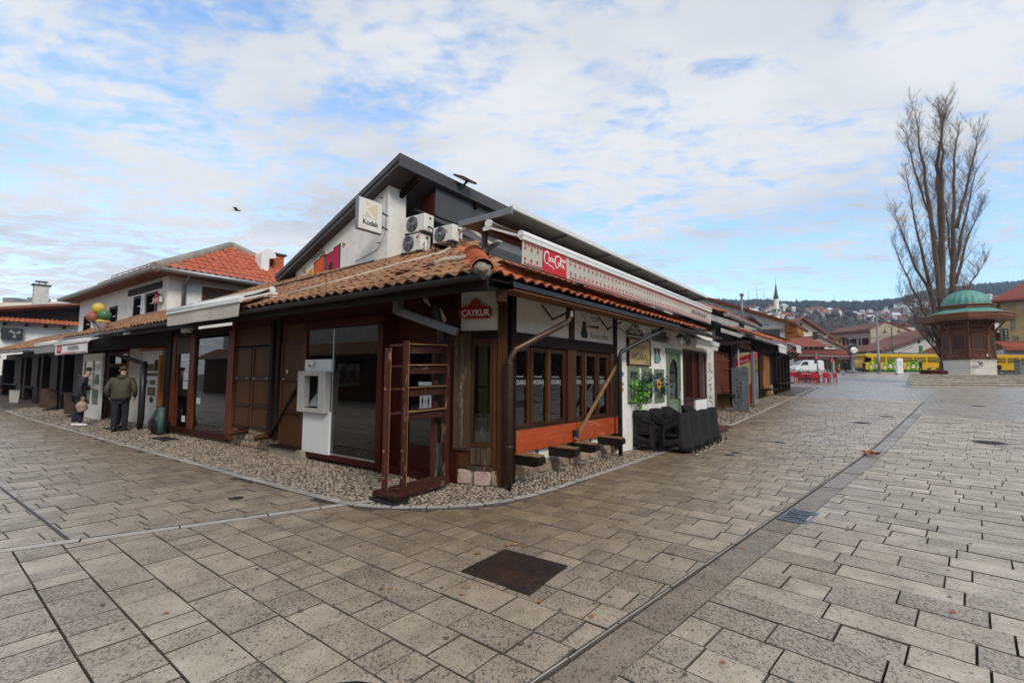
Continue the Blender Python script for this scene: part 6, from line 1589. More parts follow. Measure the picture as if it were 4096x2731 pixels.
def food_shop():
 P = food
 B('back_wall', L, (9.2, 16.6, -.75, -.6, .0, 3.0), WDARK, P, bevel=0)
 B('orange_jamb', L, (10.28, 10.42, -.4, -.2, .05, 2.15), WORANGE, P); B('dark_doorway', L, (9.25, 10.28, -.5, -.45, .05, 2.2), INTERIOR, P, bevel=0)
 w = B('poster_wall', L, (10.45, 12.15, -.42, -.3, .0, 2.32), WHITEMETAL, P)
 for q, mt in (((11.1, 11.75, 1.68, 1.9), BROWNPRINT), ((10.75, 11.05, 1.68, 2.02), BLACKPRINT), ((10.7, 11.85, 1.52, 1.62), BROWNPRINT), ((11.5, 11.8, 1.28, 1.38), BROWNPRINT), ((10.9, 11.35, 1.26, 1.40), BROWNPRINT), ((10.85, 11.5, .92, 1.18), BROWNPRINT)): B('food_picture', L, (q[0], q[1], -.299, -.296, q[2], q[3]), mt, w, bevel=0)
 m = MB(); m.lathe(L.P(11.15, -.299, .80), [(.16, 0), (.16, .004), (.14, .008)], 20, ax=L.ey); m.v = [(x, y, .80 + (z - .80) * .6) for x, y, z in m.v]; obj('dish_picture', m, WMID, w)
 m = MB(); m.lathe(L.P(11.15, -.294, 1.06), [(.08, 0), (.08, .004)], 14, ax=L.ey); obj('dish_picture', m, MURALGOLD, w)
 B('red_note', L, (10.5, 10.7, -.299, -.296, 2.0, 2.06), SIGNRED, w, bevel=0)
 B('pier', L, (12.2, 13.35, -.45, -.3, .0, 2.6), PLASTERPANEL, P)
 d = B('orange_front', L, (13.35, 13.5, -.4, -.28, .0, 2.35), WORANGE, P)
 for q in ((15.35, 15.55, -.4, -.28, .0, 2.35), (13.5, 15.35, -.4, -.3, .0, .82), (13.5, 15.35, -.4, -.28, 1.8, 1.94), (13.5, 15.35, -.4, -.28, 2.27, 2.35)): B('front_rail', L, q, WORANGE, d)
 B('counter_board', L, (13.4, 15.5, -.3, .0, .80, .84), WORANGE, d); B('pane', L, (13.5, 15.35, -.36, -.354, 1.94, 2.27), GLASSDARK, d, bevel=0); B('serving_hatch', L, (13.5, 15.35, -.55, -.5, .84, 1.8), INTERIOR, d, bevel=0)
 B('fascia', L, (9.2, 16.8, -.2, -.1, 2.4, 2.85), WDARKX, P)
 DF_ = Fr((L.P(14.05, .20, 0).x, L.P(14.05, .20, 0).y), L.ex, L.ey)
 wd = B('white_door', DF_, (.0, .22, -.03, .03, .05, 2.28), WHITEPAINT, P)
 for q in ((2.1, 2.3), (1.02, 1.16)): B('door_stile', DF_, (*q, -.03, .03, .05, 2.28), WHITEPAINT, wd)
 for q in ((.05, .52), (2.02, 2.28)): B('door_rail', DF_, (.22, 2.1, -.028, .028, *q), WHITEPAINT, wd)
 for q in ((.22, 1.02), (1.16, 2.1)): B('pane', DF_, (*q, -.004, .004, .52, 2.02), GLASSDARK, wd, bevel=0)
 for a, z, w_, h, mt in ((1.3, .85, .5, .35, SIGNGREEN), (.4, .75, .5, .3, SIGNGREEN), (1.3, 1.1, .6, .25, LIGHTGREY), (.4, 1.2, .4, .35, SIGNGREEN), (.35, 1.7, .5, .2, LIGHTGREY)): B('door_notice', DF_, (a, a + w_, .005, .008, z, z + h), mt, wd, bevel=0)
 B('door_foot', DF_, (-.05, 2.35, -.1, .1, -.02, .05), MORTAR, P)
 m = MB(); m.beam(L.P(13.0, .3, 2.26), L.P(10.08, .3, 1.9), .07, .1); obj('eave_bracket', m, WDARK, P); m = MB(); m.tube([L.P(10.0, .28, 1.95), L.P(9.98, .28, .3), L.P(10.3, .2, .06)], .08, 10); obj('drain_pipe', m, GUTTERDARK, P)
 dk = MB(); dk.hexa([L.P(9.42, .8, ZL - .12), L.P(16.2, .8, ZL - .16), L.P(16.2, -1.1, zL(-1.1) - .16), L.P(9.42, -1.1, zL(-1.1) - .12), L.P(9.42, .8, ZL - .06), L.P(16.2, .8, ZL - .10), L.P(16.2, -1.1, zL(-1.1) - .1), L.P(9.42, -1.1, zL(-1.1) - .06)]); obj('roof_deck', dk, WDARKX, P)
 roof_tiles(P, L, 9.4, 16.2, .86, ZL - .04, SL, -1.0, lambda a, d, r: True, OLDT[0], OLDT[1], TILEOLD, seed=7)
 m = MB(); vs = []
 for a in (9.42, 15.6):
  for k in range(7): an = PI + PI * k / 6; vs.append(L.P(a, .90 + .065 * math.cos(an), ZL - .05 + .065 * math.sin(an)))
 m.add(vs, [(k, k + 1, 8 + k, 7 + k) for k in range(6)]); obj('gutter', m, GUTTERZINC, P)
 B('painted_light_strip', L, (10.0, 12.2, -.25, -.2, 2.33, 2.37), MURALORANGE, P, bevel=0)  # solid orange strip: light showing above the posters, painted as colour
food_shop()
t_, v_, _ = awning('awning', 'white awning with red printed ends over the open white door', L, 11.85, 15.65, .55, 2.86, 1.12, 2.60, .33, WHITEMETAL)
mb = MB(); mb.box(L, 14.75, 15.3, 1.14, 1.15, 2.24, 2.52); o = obj('red_logo_panel', mb, LOGORED, v_); text('lettering', 'Coke' if False else 'C·C', L, 15.02, 1.152, 2.33, .17, WHITEPRINT, o, flip=-1, shear=.3)
text('lettering', 'BUREGDŽINICA', L, 13.3, 1.155, 2.33, .17, BLACKPRINT, v_, flip=-1, ext=.001)
for z in (2.22, 2.50):
 mb = MB(); mb.box(L, 11.95, 14.7, 1.142, 1.15, z, z + .025); obj('red_pattern', mb, CLOTHRED, v_)
awning('awning', 'grey striped awning over the dark shops further up the left street', L, 15.75, 18.8, .6, 2.82, 1.1, 2.66, .28, M('grey_striped_cloth', (.36, .36, .34), (.15, .15, .14), 18, .9, .1, stretch=(1, .0, .0)))
def icecream():
 c = Vector((-12.65, 14.4, 0)); e = Vector((1, 0, 0)); t = thing('ice_cream_sign', 'giant ice cream cone figure with yellow, green and dark red scoops above the eave', 'sign', c + Vector((.2, 0, 2.8)), L.rz)
 for s, d, z, mt in ((.02, .0, 3.57, MURALYEL2), (.27, -.06, 3.36, SCOOPGREEN), (-.10, -.05, 3.31, SCOOPRED)):
  m = MB(); m.ball(c + e * s + Vector((0, d, z)), (.165, .165, .165), 18, 12); m.v = [(x + .006 * math.sin(z * 40 + x * 31), y + .006 * math.sin(x * 37), z) for x, y, z in m.v]; obj('scoop', m, mt, t)
 m = MB(); m.lathe(c + e * .2 + Vector((0, 0, 2.84)), [(.07, 0), (.15, .3), (.17, .33)], 16); obj('cone', m, CONEPINK, t); m = MB(); m.lathe(c + e * .18 + Vector((0, 0, 3.13)), [(.17, 0), (.19, .05), (.12, .1)], 16); obj('yellow_drip', m, MURALYEL2, t)
 m = MB(); m.tube([c - e * .1 + Vector((0, 0, 3.15)), c + e * .1 + Vector((0, 0, 2.78))], .05, 8); obj('stay', m, GREYMETAL, t)
MURALYEL2 = M('scoop_yellow', (.62, .42, .05), (.55, .36, .04), 4, .4, 0); SCOOPGREEN = M('scoop_green', (.06, .17, .06), (.05, .13, .05), 4, .4, 0); SCOOPRED = M('scoop_dark_red', (.26, .045, .06), (.34, .14, .06), 9, .4, 0); CONEPINK = M('cone_pink', (.55, .45, .44), (.42, .26, .26), 26, .6, .1)
icecream()
white2 = thing('white_house', 'two-storey white house with red tiled hip roof behind the food shop', 'building', L.P(17, -1, 0), L.rz)
def white_house():
 P = white2
 holes = [(13.4, 14.4, 3.45, 4.5), (14.82, 15.75, 3.45, 4.5), (17.65, 18.6, 3.2, 4.33), (21.25, 22.3, 3.1, 4.2)]
 obj('front_wall', wall_with_holes(L, 12.5, 23.2, 2.4, 5.0, -1.25, -1.0, holes), PLASTER, P)
 for a0, a1, z0, z1 in holes:
  f = B('window', L, (a0, a0 + .1, -1.12, -.97, z0, z1), WDARK, P)
  for q in ((a1 - .1, a1, z0, z1), (a0 + .1, a1 - .1, z0, z0 + .08), (a0 + .1, a1 - .1, z1 - .1, z1)): B('frame', L, (q[0], q[1], -1.12, -.97, q[2], q[3]), WDARK, f)
  B('pane', L, (a0 + .1, a1 - .1, -1.1, -1.09, z0 + .08, z1 - .1), GLASSDARK, f, bevel=0); B('blind', L, (a0 + .25, a1 - .25, -1.16, -1.15, z0 + .2, z1 - .1), PLASTERPANEL, f, bevel=0)
  for z in (.33, .66): B('glazing_bar', L, (a0 + .1, a1 - .1, -1.09, -1.06, z0 + (z1 - z0) * z - .02, z0 + (z1 - z0) * z + .02), WHITEPAINT, f)
 S_ = Fr((L.P(12.5, -1.0, 0).x, L.P(12.5, -1.0, 0).y), (-L.ey.x, -L.ey.y), (-L.ex.x, -L.ex.y))     # right-hand side, a runs back
 obj('side_wall', wall_with_holes(S_, .25, 7, 2.4, 5.0, -.25, .0, [(1.05, 3.2, 3.7, 4.75)]), PLASTER, P)
 f = B('side_window', S_, (1.05, 1.17, -.12, .03, 3.7, 4.75), WDOORRED, P); B('frame', S_, (2.0, 2.1, -.12, .03, 3.7, 4.75), WDOORRED, f); B('frame', S_, (1.17, 3.2, -.12, .03, 4.6, 4.75), WDOORRED, f); B('pane', S_, (1.17, 3.2, -.08, -.07, 3.7, 4.6), GLASSDARK, f, bevel=0)
 B('panel', S_, (1.3, 1.65, -.2, -.19, 4.0, 4.45), MURALYELLOW, f); B('panel', S_, (1.7, 1.95, -.2, -.19, 4.0, 4.45), SIGNRED, f)
 B('white_name_board', L, (14.45, 14.78, -.98, -.92, 3.45, 4.5), WHITEPAINT, P)
 text('lettering', 'L', L, 14.61, -.915, 4.28, .22, BLUEPRINT, P, flip=-1)
 for k, ch in enumerate('IBRA'): text('lettering', ch, L, 14.61, -.915, 4.06 - k * .2, .2, BLUEPRINT, P, flip=-1)
 B('dark_board', L, (13.0, 16.4, -1.0, -.96, 4.58, 4.82), WDARKX, P)
 a0, a1, d0, d1, ze, zr = 11.85, 24.0, -.4, -7.2, 5.06, 6.95; m = MB(); r0, r1 = (14.5, -3.8), (21.2, -3.8)
 c = [L.P(a0, d0, ze), L.P(a1, d0, ze), L.P(a1, d1, ze), L.P(a0, d1, ze), L.P(*r0, zr), L.P(*r1, zr)]; lo = [p - Vector((0, 0, .1)) for p in c[:4]]
 m.add(c + lo, [(0, 4, 5, 1), (1, 5, 2), (2, 5, 4, 3), (3, 4, 0), (6, 7, 8, 9), (0, 1, 7, 6), (1, 2, 8, 7), (2, 3, 9, 8), (3, 0, 6, 9)]); obj('roof', m, TILEDARK, P, bevel=0)
 sl = (zr - ze) / 2.65
 S2 = Fr((L.P(a0, d0, 0).x, L.P(a0, d0, 0).y), (-L.ey.x, -L.ey.y), (-L.ex.x, -L.ex.y))
 roof_tiles(P, S2, .05, 6.8, .0, ze + .03, sl, -2.65, lambda a, d, r: -d + .3 < 2.65 * min(a / 3.4, (6.8 - a) / 3.4), REDT[0], REDT[1], TILERED, seed=9)
 roof_tiles(P, L, a0, 18, d0, ze + .03, (zr - ze) / 3.4, -3.8, lambda a, d, r: (d0 - d) + .3 < 3.4 * (a - a0) / 2.65, OLDT[0], OLDT[1], TILEOLD, single=100, seed=10)
 m = MB(); m.tube([c[0], c[4]], .17, 8); m.tube([c[4], c[3]], .17, 8); m.tube([c[4], c[5]], .15, 8); obj('ridge', m, MORTAR, P)
 for (p, q) in ((c[0], c[1]), (c[0], c[3])):
  m = MB(); m.tube([p - Vector((0, 0, .02)), q - Vector((0, 0, .02))], .085, 10); obj('gutter', m, GUTTERZINC, P)
 m = MB(); m.hexa([S2.P(.1, -.1, ze + .1), S2.P(5.5, -.1, ze + .1), S2.P(5.5, -.45, ze + .34), S2.P(.5, -.45, ze + .34)] + [S2.P(.1, -.1, ze + .13), S2.P(5.5, -.1, ze + .13), S2.P(5.5, -.45, ze + .37), S2.P(.5, -.45, ze + .37)]); obj('snow_guard_sheet', m, ALU, P)
 m = MB(); m.tube([L.P(13, -.7, 5.42), L.P(17.5, -.7, 5.46)], .018, 6); m.tube([L.P(13, -.75, 5.32), L.P(17.5, -.75, 5.36)], .014, 6)
 for k in range(8): m.beam(L.P(13 + k * .64, -.7, 5.15), L.P(13 + k * .64, -.7, 5.44), .02, .02)
 obj('roof_rail', m, GREYMETAL, P)
 m = MB(); m.tube([S_.P(.45, .55, 5.0), S_.P(.45, .1, 4.7), S_.P(.45, .08, 3.2)], .07, 10); obj('downpipe', m, GUTTERZINC, P)
 m = MB(); m.prism([L.P(18.2, -4.6, 6.6), L.P(20.6, -4.6, 7.35), L.P(21.4, -4.6, 7.0), L.P(21.3, -4.6, 6.9), L.P(20.55, -4.6, 7.2), L.P(18.2, -4.6, 6.45)], -L.ey * 1.6); obj('dormer_roof', m, DARKCLAD, P)
white_house()
def vent_hood():
 t = thing('vent_cowl', 'white curved metal ventilation cowl rising from the red roof', 'vent', S3.P(3.2, -1.4, 5.6), S3.rz)
 m = MB(); w = .28; prof = []
 for k in range(13): an = PI * k / 12; prof.append((.30 * math.cos(an), .30 * math.sin(an)))
 c = R.P(3.1, -15.2, 6.42); ex, n = R.ex, R.ey
 vs = []
 ring = [(-.22, -1.0), (-.22, .0)] + [(-.22 + .30 - .30 * math.cos(PI * k / 10), .30 * math.sin(PI * k / 10)) for k in range(1, 11)]
 inn = [(.10, -1.0), (.10, -.08)] + [(.10 + .0 + .03 * k / 10, -.08 + .02 * math.sin(PI * k / 10)) for k in range(1, 11)]
 for (x, z) in ring: vs.append(c + ex * x + Vector((0, 0, z)))
 for (x, z) in inn: vs.append(c + ex * x + Vector((0, 0, z)))
 k = len(ring); off_ = n * .55; vs2 = [v - off_ for v in vs]; fs = []
 for i in range(k - 1):
  fs += [(i, i + 1, k + i + 1, k + i), (2 * k + i + 1, 2 * k + i, 3 * k + i, 3 * k + i + 1), (i + 1, i, 2 * k + i, 2 * k + i + 1)]
 fs.append((k - 1, 2 * k - 1, 4 * k - 1, 3 * k - 1)); m.add(vs + vs2, fs); obj('cowl', m, WHITEPAINT, t); B('flashing', R, (2.86, 3.24, -15.8, -15.15, 5.3, 5.75), GUTTERZINC, t)
 b = thing('brick_chimney', 'short orange brick chimney behind the white ventilation cowl', 'chimney', R.P(3.75, -15.6, 5.7), R.rz); B('stack', R, (3.5, 3.95, -16, -15.5, 5.4, 6.62), BRICKO, b); B('cap', R, (3.42, 4.03, -16.08, -15.42, 6.62, 6.70), DARKCLAD, b)
 for r in range(8):
  for cc in range(2): B('brick', R, (3.505 + cc * .22 + (r % 2) * .02, 3.71 + cc * .22 + (r % 2) * .01, -15.5, -15.488, 5.75 + r * .105, 5.84 + r * .105), BRICKO, b, bevel=0)
BRICKO = M('orange_brick', (.48, .13, .05), (.40, .10, .04), 9, .85, .3, vary=.2)
S3 = Fr((L.P(11.85, -.4, 0).x, L.P(11.85, -.4, 0).y), (-L.ey.x, -L.ey.y), (-L.ex.x, -L.ex.y))
vent_hood()
def rsign():
 t = thing('oval_sign', 'small red sign with white letters on the upper wall of the white house', 'sign', L.P(13.2, -.8, 4.1), L.rz); B('edge', L, (12.75, 13.42, -.96, -.86, 4.04, 4.26), WHITEPAINT, t, bevel=.03); f = B('face', L, (12.78, 13.39, -.86, -.85, 4.06, 4.24), SIGNRED, t, bevel=0); m = MB(); m.lathe(L.P(13.08, -.94, 4.27), [(.12, 0), (.12, .09)], 14, ax=L.ey); obj('top_disc', m, SIGNRED, t); text('lettering', 'DEMO', L, 13.08, -.845, 4.09, .16, WHITEPRINT, f, flip=-1)
rsign()
def dark_shops():
 for k, (a0, a1) in enumerate(((16.7, 20.4), (20.4, 24.0), (24.0, 27.6), (27.6, 33.5))):
  lb = ('low dark timber shop right after the open white door', 'second low dark timber shop beyond the white door', 'third low dark timber shop, with bins before it', 'last low dark timber shop at the far left end of the street')[k]
  P = thing('timber_shop', lb, 'shop', L.P((a0 + a1) / 2, 0, L.g(a0, 0)), L.rz, 'low timber shops on the left street'); z0 = L.g((a0 + a1) / 2, 0) - .05
  B('back_wall', L, (a0, a1, -.9, -.75, z0, 3.0), WDARK, P, bevel=0); pw = 1.2 if k < 3 else 1.6
  B('pier', L, (a0 + .1, a0 + .1 + pw, -.5, .12, z0 + .75, 2.35), WDARK, P); B('pier', L, (a1 - .5, a1 - .1, -.5, .05, z0, 2.35), WDARK, P); B('pier_foot', L, (a0 + .2, a0 + pw, -.4, .05, z0, z0 + .75), WMAROON if k == 0 else WDARK, P)
  B('head', L, (a0, a1, -.4, -.1, 2.3, 2.6), WDARKX, P); B('sill', L, (a0 + 1.2, a1 - .5, -.4, .1, z0 + .68, z0 + .74), WDARKX, P)
  if k < 2:
   m = MB(); m.beam(L.P(a0 + .15 + pw, .1, z0 + .78), L.P(a0 - .9, .5, z0 + .15), .5, .05, up=(0, 0, 1)); obj('slanted_board', m, WGREY, P)
  m = MB(); ze = 2.5 + .03 * k; m.hexa([L.P(a0, .85, ze), L.P(a1, .85, ze), L.P(a1, -1.3, ze + .85), L.P(a0, -1.3, ze + .85), L.P(a0, .85, ze + .05), L.P(a1, .85, ze + .05), L.P(a1, -1.3, ze + .9), L.P(a0, -1.3, ze + .9)]); obj('roof', m, TILEOLD, P)
  roof_tiles(P, L, a0, a1, .88, ze + .06, .42, -1.25, lambda a, d, r: True, OLDT[0], OLDT[1], TILEOLD, single=60, seed=20 + k)
  m = MB(); m.tube([L.P(a0, .95, ze), L.P(a1, .95, ze)], .06, 8); obj('gutter', m, GUTTERZINC, P)
  m = MB(); m.beam(L.P(a0, -1.3, ze + .98), L.P(a1, -1.3, ze + .98), .2, .12); obj('ridge', m, GUTTERDARK, P)
dark_shops()
def stall_bin():
 t = thing('street_bin', 'pale concrete bin by the last dark shops', 'bin', L.P(25.5, .6, L.g(25.5, .6)), L.rz); z = L.g(25.5, .6); m = MB(); m.lathe(L.P(25.5, .6, z), [(.2, 0), (.24, .5), (.24, .55), (.2, .55), (.2, .4)], 4, smooth=False); obj('tub', m, ATMGREY, t); m = MB(); m.lathe(L.P(25.5, .6, z + .55), [(.26, 0), (.26, .04), (.2, .05)], 4, smooth=False); obj('rim', m, GREYMETAL, t)
stall_bin()
awning('awning', 'small white awning at the far left edge of the view', L, 29.5, 32.5, .7, 2.45, 1.2, 2.25, .2, WHITECLOTH)
def end_house():
 P = thing('end_house', 'white house with orange tile strip closing the left street', 'building', R.P(-1, -40, .4), R.rz); e = WF
 obj('wall', wall_with_holes(R, -9, 2.2, .3, 5.1, -40.3, -40, [(-3.2, -2.4, 1.2, 2.1), (-1.75, -1.28, 1.18, 2.05)]), PLASTER, P)
 for a0, a1 in ((-3.2, -2.4), (-1.75, -1.28)):
  f = B('window', R, (a0, a0 + .08, -40.1, -39.96, 1.18, 2.1), WORANGE, P); B('frame', R, (a1 - .08, a1, -40.1, -39.96, 1.18, 2.1), WORANGE, f); B('pane', R, (a0, a1, -40.2, -40.19, 1.18, 2.1), GLASSDARK, f, bevel=0); B('sill', R, (a0, a1, -40.05, -39.94, 1.14, 1.2), WORANGE, f)
 B('orange_band', R, (-9, 2, -39.999, -39.97, .90, 1.10), WORANGE, P); B('white_ledge', R, (-9, 2, -39.999, -39.9, 1.12, 1.18), PLASTER, P)
 for a in (-2.0, -1.0, -.1, .8): B('rafter_end', R, (a, a + .12, -40, -39.4, 4.62, 4.78), WDARK, P)
 roof_tiles(P, R, -5, 2.0, -39.1, 4.82, .35, -40.0, lambda a, d, r: True, NEWT[0], NEWT[1], TILENEW, seed=31)
 m = MB(); m.prism([R.P(-6, -40, 5.1), R.P(2.4, -40, 5.15), R.P(2.4, -40, 6.45), R.P(-.2, -40, 5.95)], -R.ey * 6); obj('dark_gable', m, WDARK, P)
 m = MB(); m.beam(R.P(-6, -39.6, 4.85), R.P(2.2, -39.6, 6.45), .9, .16, up=(-.2, 0, 1)); obj('roof_edge', m, TILEDARK, P)
 ac = ac_unit(R, -2.05, -1.1, -39.6, .35, 3.72, 4.45, 'dark grilled air conditioner on the white wall at the far left', mt=BLACK)
 c = thing('white_chimney', 'white plastered chimney with dark cap on the far left roofs', 'chimney', R.P(-.35, -43, 5.5), R.rz); m = MB(); B('stack', R, (-.35, .42, -43.7, -43, 5.4, 7.85), PLASTEROLD, c); B('cap', R, (-.46, .53, -43.8, -42.9, 7.85, 7.93), DARKCLAD, c); B('top_plate', R, (-.3, .35, -43.6, -43.1, 8.12, 8.18), DARKCLAD, c)
 for a in (-.1, .2): B('leg', R, (a, a + .05, -43.4, -43.3, 7.93, 8.12), GREYMETAL, c)
 m = MB(); m.prism([R.P(.3, -42, 5.6), R.P(1.4, -42, 6.35), R.P(2.6, -42, 6.1), R.P(2.6, -42, 5.4), R.P(1.0, -42, 5.35)], -R.ey * 2); o = obj('dark_roof', m, TILEDARK, rz=R.rz); tag(o, 'small dark tiled roof to the right of the white chimney', 'roof')
 p = thing('cream_palace', 'long cream building with dark cornice far behind the left roofs', 'building', (-86, 80, .5), 0)
 PF = Fr((-100, 78.5), (1, -.08), (-.08, -1)); B('wall', PF, (0, 26, -8, 0, .3, 11.6), CREAM, p, bevel=0); B('cornice', PF, (-.5, 26.5, -8, .5, 11.6, 12.3), WHITEPAINT, p); B('parapet', PF, (0, 26, -8, .1, 12.3, 13.0), CREAM, p)
 for a in (14.5, 18.3, 22.5):
  w = B('window', PF, (a, a + 1.6, .0, .06, 9.0, 10.6), GLASSDARK, p, bevel=0); B('surround', PF, (a - .2, a + 1.8, .0, .12, 10.6, 10.8), WHITEPAINT, w)
 for a in (15.2, 19.6): B('roof_box', PF, (a, a + 2.0, -3, -1, 13.0, 14.0), GREYMETAL, p)
end_house()
def opposite():
 P = thing('opposite_shops', 'row of low white shops with brown roofs across the street', 'building', L.P(5, 13, 0), L.rz)
 B('wall', L, (-7, 40, 13, 13.4, .0, 3.2), WMID, P, bevel=0); B('upper_wall', L, (-4, 38, 13.6, 14, 3.2, 6.4), PLASTEROLD, P, bevel=0)
 m = MB(); m.hexa([L.P(-7, 12.1, 2.8), L.P(40, 12.1, 2.8), L.P(40, 13.8, 3.7), L.P(-7, 13.8, 3.7), L.P(-7, 12.1, 2.9), L.P(40, 12.1, 2.9), L.P(40, 13.8, 3.8), L.P(-7, 13.8, 3.8)]); obj('roof', m, TILEOLD, P)
 for k in range(9):
  w = B('window', L, (-5 + k * 4.6, -2.8 + k * 4.6, 12.96, 12.995, .8, 2.3), GLASSDARK, P, bevel=0); B('frame', L, (-5.1 + k * 4.6, -2.7 + k * 4.6, 12.9, 13, 2.3, 2.42), WDARKX, w)
 P2 = thing('unseen_edge_houses', 'unseen row of three-storey houses along the far right side of the square', 'building', R.P(0, 42, 0), R.rz)  # unseen row, made tall and dark so the café panes reflect dark
 B('wall', R, (-40, 118, 42, 44, -.2, 14), WMID, P2, bevel=0); m = MB(); m.prism([R.P(-40, 41, 13), R.P(-40, 45, 15.5), R.P(-40, 49, 13)], R.ex * 158); obj('roof', m, TILEDARK, P2)
 for k in range(34):
  for z in (1.0, 4.2, 7.4, 10.4): B('window', R, (-38 + k * 4.5, -36.5 + k * 4.5, 41.95, 41.99, z, z + 1.5), GLASSDARK, P2, bevel=0)
opposite()
# ---------------------------------------------------------------- shops up the right-hand side of the square
ROWD = -.72
def row_shop(a0, a1, label, front, ze, gut=True, tiles=NEWT, tmt=TILENEW, seed=1, deck=1.9, dE=.05, soffit=True):
 z0 = R.g((a0 + a1) / 2, -.5) - .1; P = thing('row_shop', label, 'shop', R.P((a0 + a1) / 2, ROWD, z0), R.rz, 'timber shops in the row along the square')
 B('back_wall', R, (a0, a1, ROWD - .6, ROWD - .45, z0, ze + .3), WDARK, P, bevel=0)
 front(P, z0, a0, a1)
 B('head_beam', R, (a0, a1, ROWD - .1, ROWD + .05, ze - .62, ze - .3), WDARKX, P)
 m = MB(); sl = .4; d1 = dE - deck
 m.hexa([R.P(a0, dE, ze), R.P(a1, dE, ze + .0), R.P(a1, d1, ze + deck * sl), R.P(a0, d1, ze + deck * sl)] + [R.P(a0, dE, ze + .05), R.P(a1, dE, ze + .05), R.P(a1, d1, ze + deck * sl + .05), R.P(a0, d1, ze + deck * sl + .05)]); obj('roof_deck', m, WDARKX, P)
 roof_tiles(P, R, a0, a1, dE + .05, ze + .07, sl, d1, lambda a, d, r: True, tiles[0], tiles[1], tmt, single=50, seed=seed)
 m = MB(); m.beam(R.P(a0, d1, ze + deck * sl + .12), R.P(a1, d1, ze + deck * sl + .12), .22, .14); obj('ridge', m, GUTTERZINC, P)
 if gut:
  m = MB(); m.tube([R.P(a0, dE + .1, ze), R.P(a1, dE + .1, ze)], .075, 10); g = obj('gutter', m, GUTTERZINC, P)
  for k in range(int((a1 - a0) / .6)):
   m = MB(); m.lathe(R.P(a0 + .3 + k * .6, dE + .1, ze), [(.082, -.012), (.082, .012)], 10, ax=R.ex); obj('strap', m, BLACK, g)
 return P
def slats(P, a0, a1, z0, z1, n, mt, d=ROWD, name='slat', gap=.35):
 w = (a1 - a0) / n
 for i in range(n): B(name, R, (a0 + i * w, a0 + (i + 1 - gap) * w, d, d + .03, z0, z1), mt, P, bevel=0)
SLATRED = wood('red_brown_slat', (.20, .05, .03), (.13, .033, .02), 'z', .5)
DARKGRID = M('grey_wire_grid', (.10, .10, .10), (.07, .07, .07), 9, .6, 0)
def fA(P, z0, a0, a1):
 B('red_back', R, (13.5, 15.85, ROWD - .3, ROWD - .25, z0 + .5, 2.75), WMAROON, P, bevel=0); slats(P, 13.6, 15.8, z0 + .55, 2.65, 14, SLATRED)
 for z in (1.05, 1.95, 2.3): B('slat_rail', R, (13.55, 15.85, ROWD + .03, ROWD + .06, z, z + .05), SLATRED, P)
 B('meter_tag', R, (14.7, 14.85, ROWD + .04, ROWD + .06, 2.35, 2.5), SIGNGREEN, P); B('low_wall', R, (11.2, 16, ROWD - .1, ROWD + .02, z0, z0 + .55), WTAN, P); B('bench_board', R, (13.6, 16.1, ROWD, ROWD + .6, z0 + .68, z0 + .78), WDARKX, P)
 B('end_pier', R, (16.0, 16.2, ROWD - .3, ROWD + .1, z0, 3.2), WDARK, P); B('corner_pier', R, (11.05, 13.4, ROWD - .3, ROWD, z0, 3.6), WDARK, P)
 m = MB(); m.tube([R.P(15.95, -.35, z0), R.P(15.95, -.35, 3.3)], .05, 8); obj('pole', m, GREYMETAL, P); m = MB(); m.beam(R.P(11.3, ROWD, 2.75), R.P(16.5, .0, 3.15), .12, .14); obj('eave_beam', m, WDARKX, P)
row_shop(11.0, 16.6, 'dark timber shop with red slats right after the café', fA, 3.72, seed=41, deck=2.4, dE=.3)
def fB(P, z0, a0, a1):
 B('grid_back', R, (17.2, 20.9, ROWD - .3, ROWD - .25, z0, 3.0), BLACK, P, bevel=0); m = MB()
 for k in range(16): m.box(R, 19.0 + k * .13, 19.02 + k * .13, ROWD, ROWD + .02, z0 + .1, 2.9)
 for k in range(18): m.box(R, 19.0, 21.0, ROWD + .02, ROWD + .035, z0 + .2 + k * .14, z0 + .22 + k * .14)
 obj('shop_grid', m, DARKGRID, P, kind='stuff'); B('grid_rail', R, (18.9, 21.1, ROWD + .03, ROWD + .07, 1.72, 1.77), ALU, P); B('hanging_board', R, (17.0, 19.2, ROWD + .2, ROWD + .24, 2.95, 3.15), WOODFAR, P)
row_shop(16.6, 21.2, 'small shop with wire grid front behind the red fridge', fB, 3.35, seed=42, deck=1.6)
def fC(P, z0, a0, a1):
 B('maroon_wall', R, (21.4, 23.2, ROWD - .1, ROWD, z0, 2.85), WMAROON, P); slats(P, 23.2, 25.1, z0 + .3, 2.9, 6, WORANGE, ROWD - .02, 'orange_board', .12); B('orange_sill', R, (23.2, 25.1, ROWD, ROWD + .04, z0, z0 + .7), WORANGE, P)
 B('post', R, (21.2, 21.4, ROWD, ROWD + .2, z0, 2.9), WDARK, P); B('bench_board', R, (21.4, 23.9, ROWD + .1, ROWD + .55, z0 + .45, z0 + .53), WDARKX, P)
row_shop(21.2, 25.3, 'shop with orange door boards and maroon wall in the row', fC, 3.50, seed=43, deck=1.6)
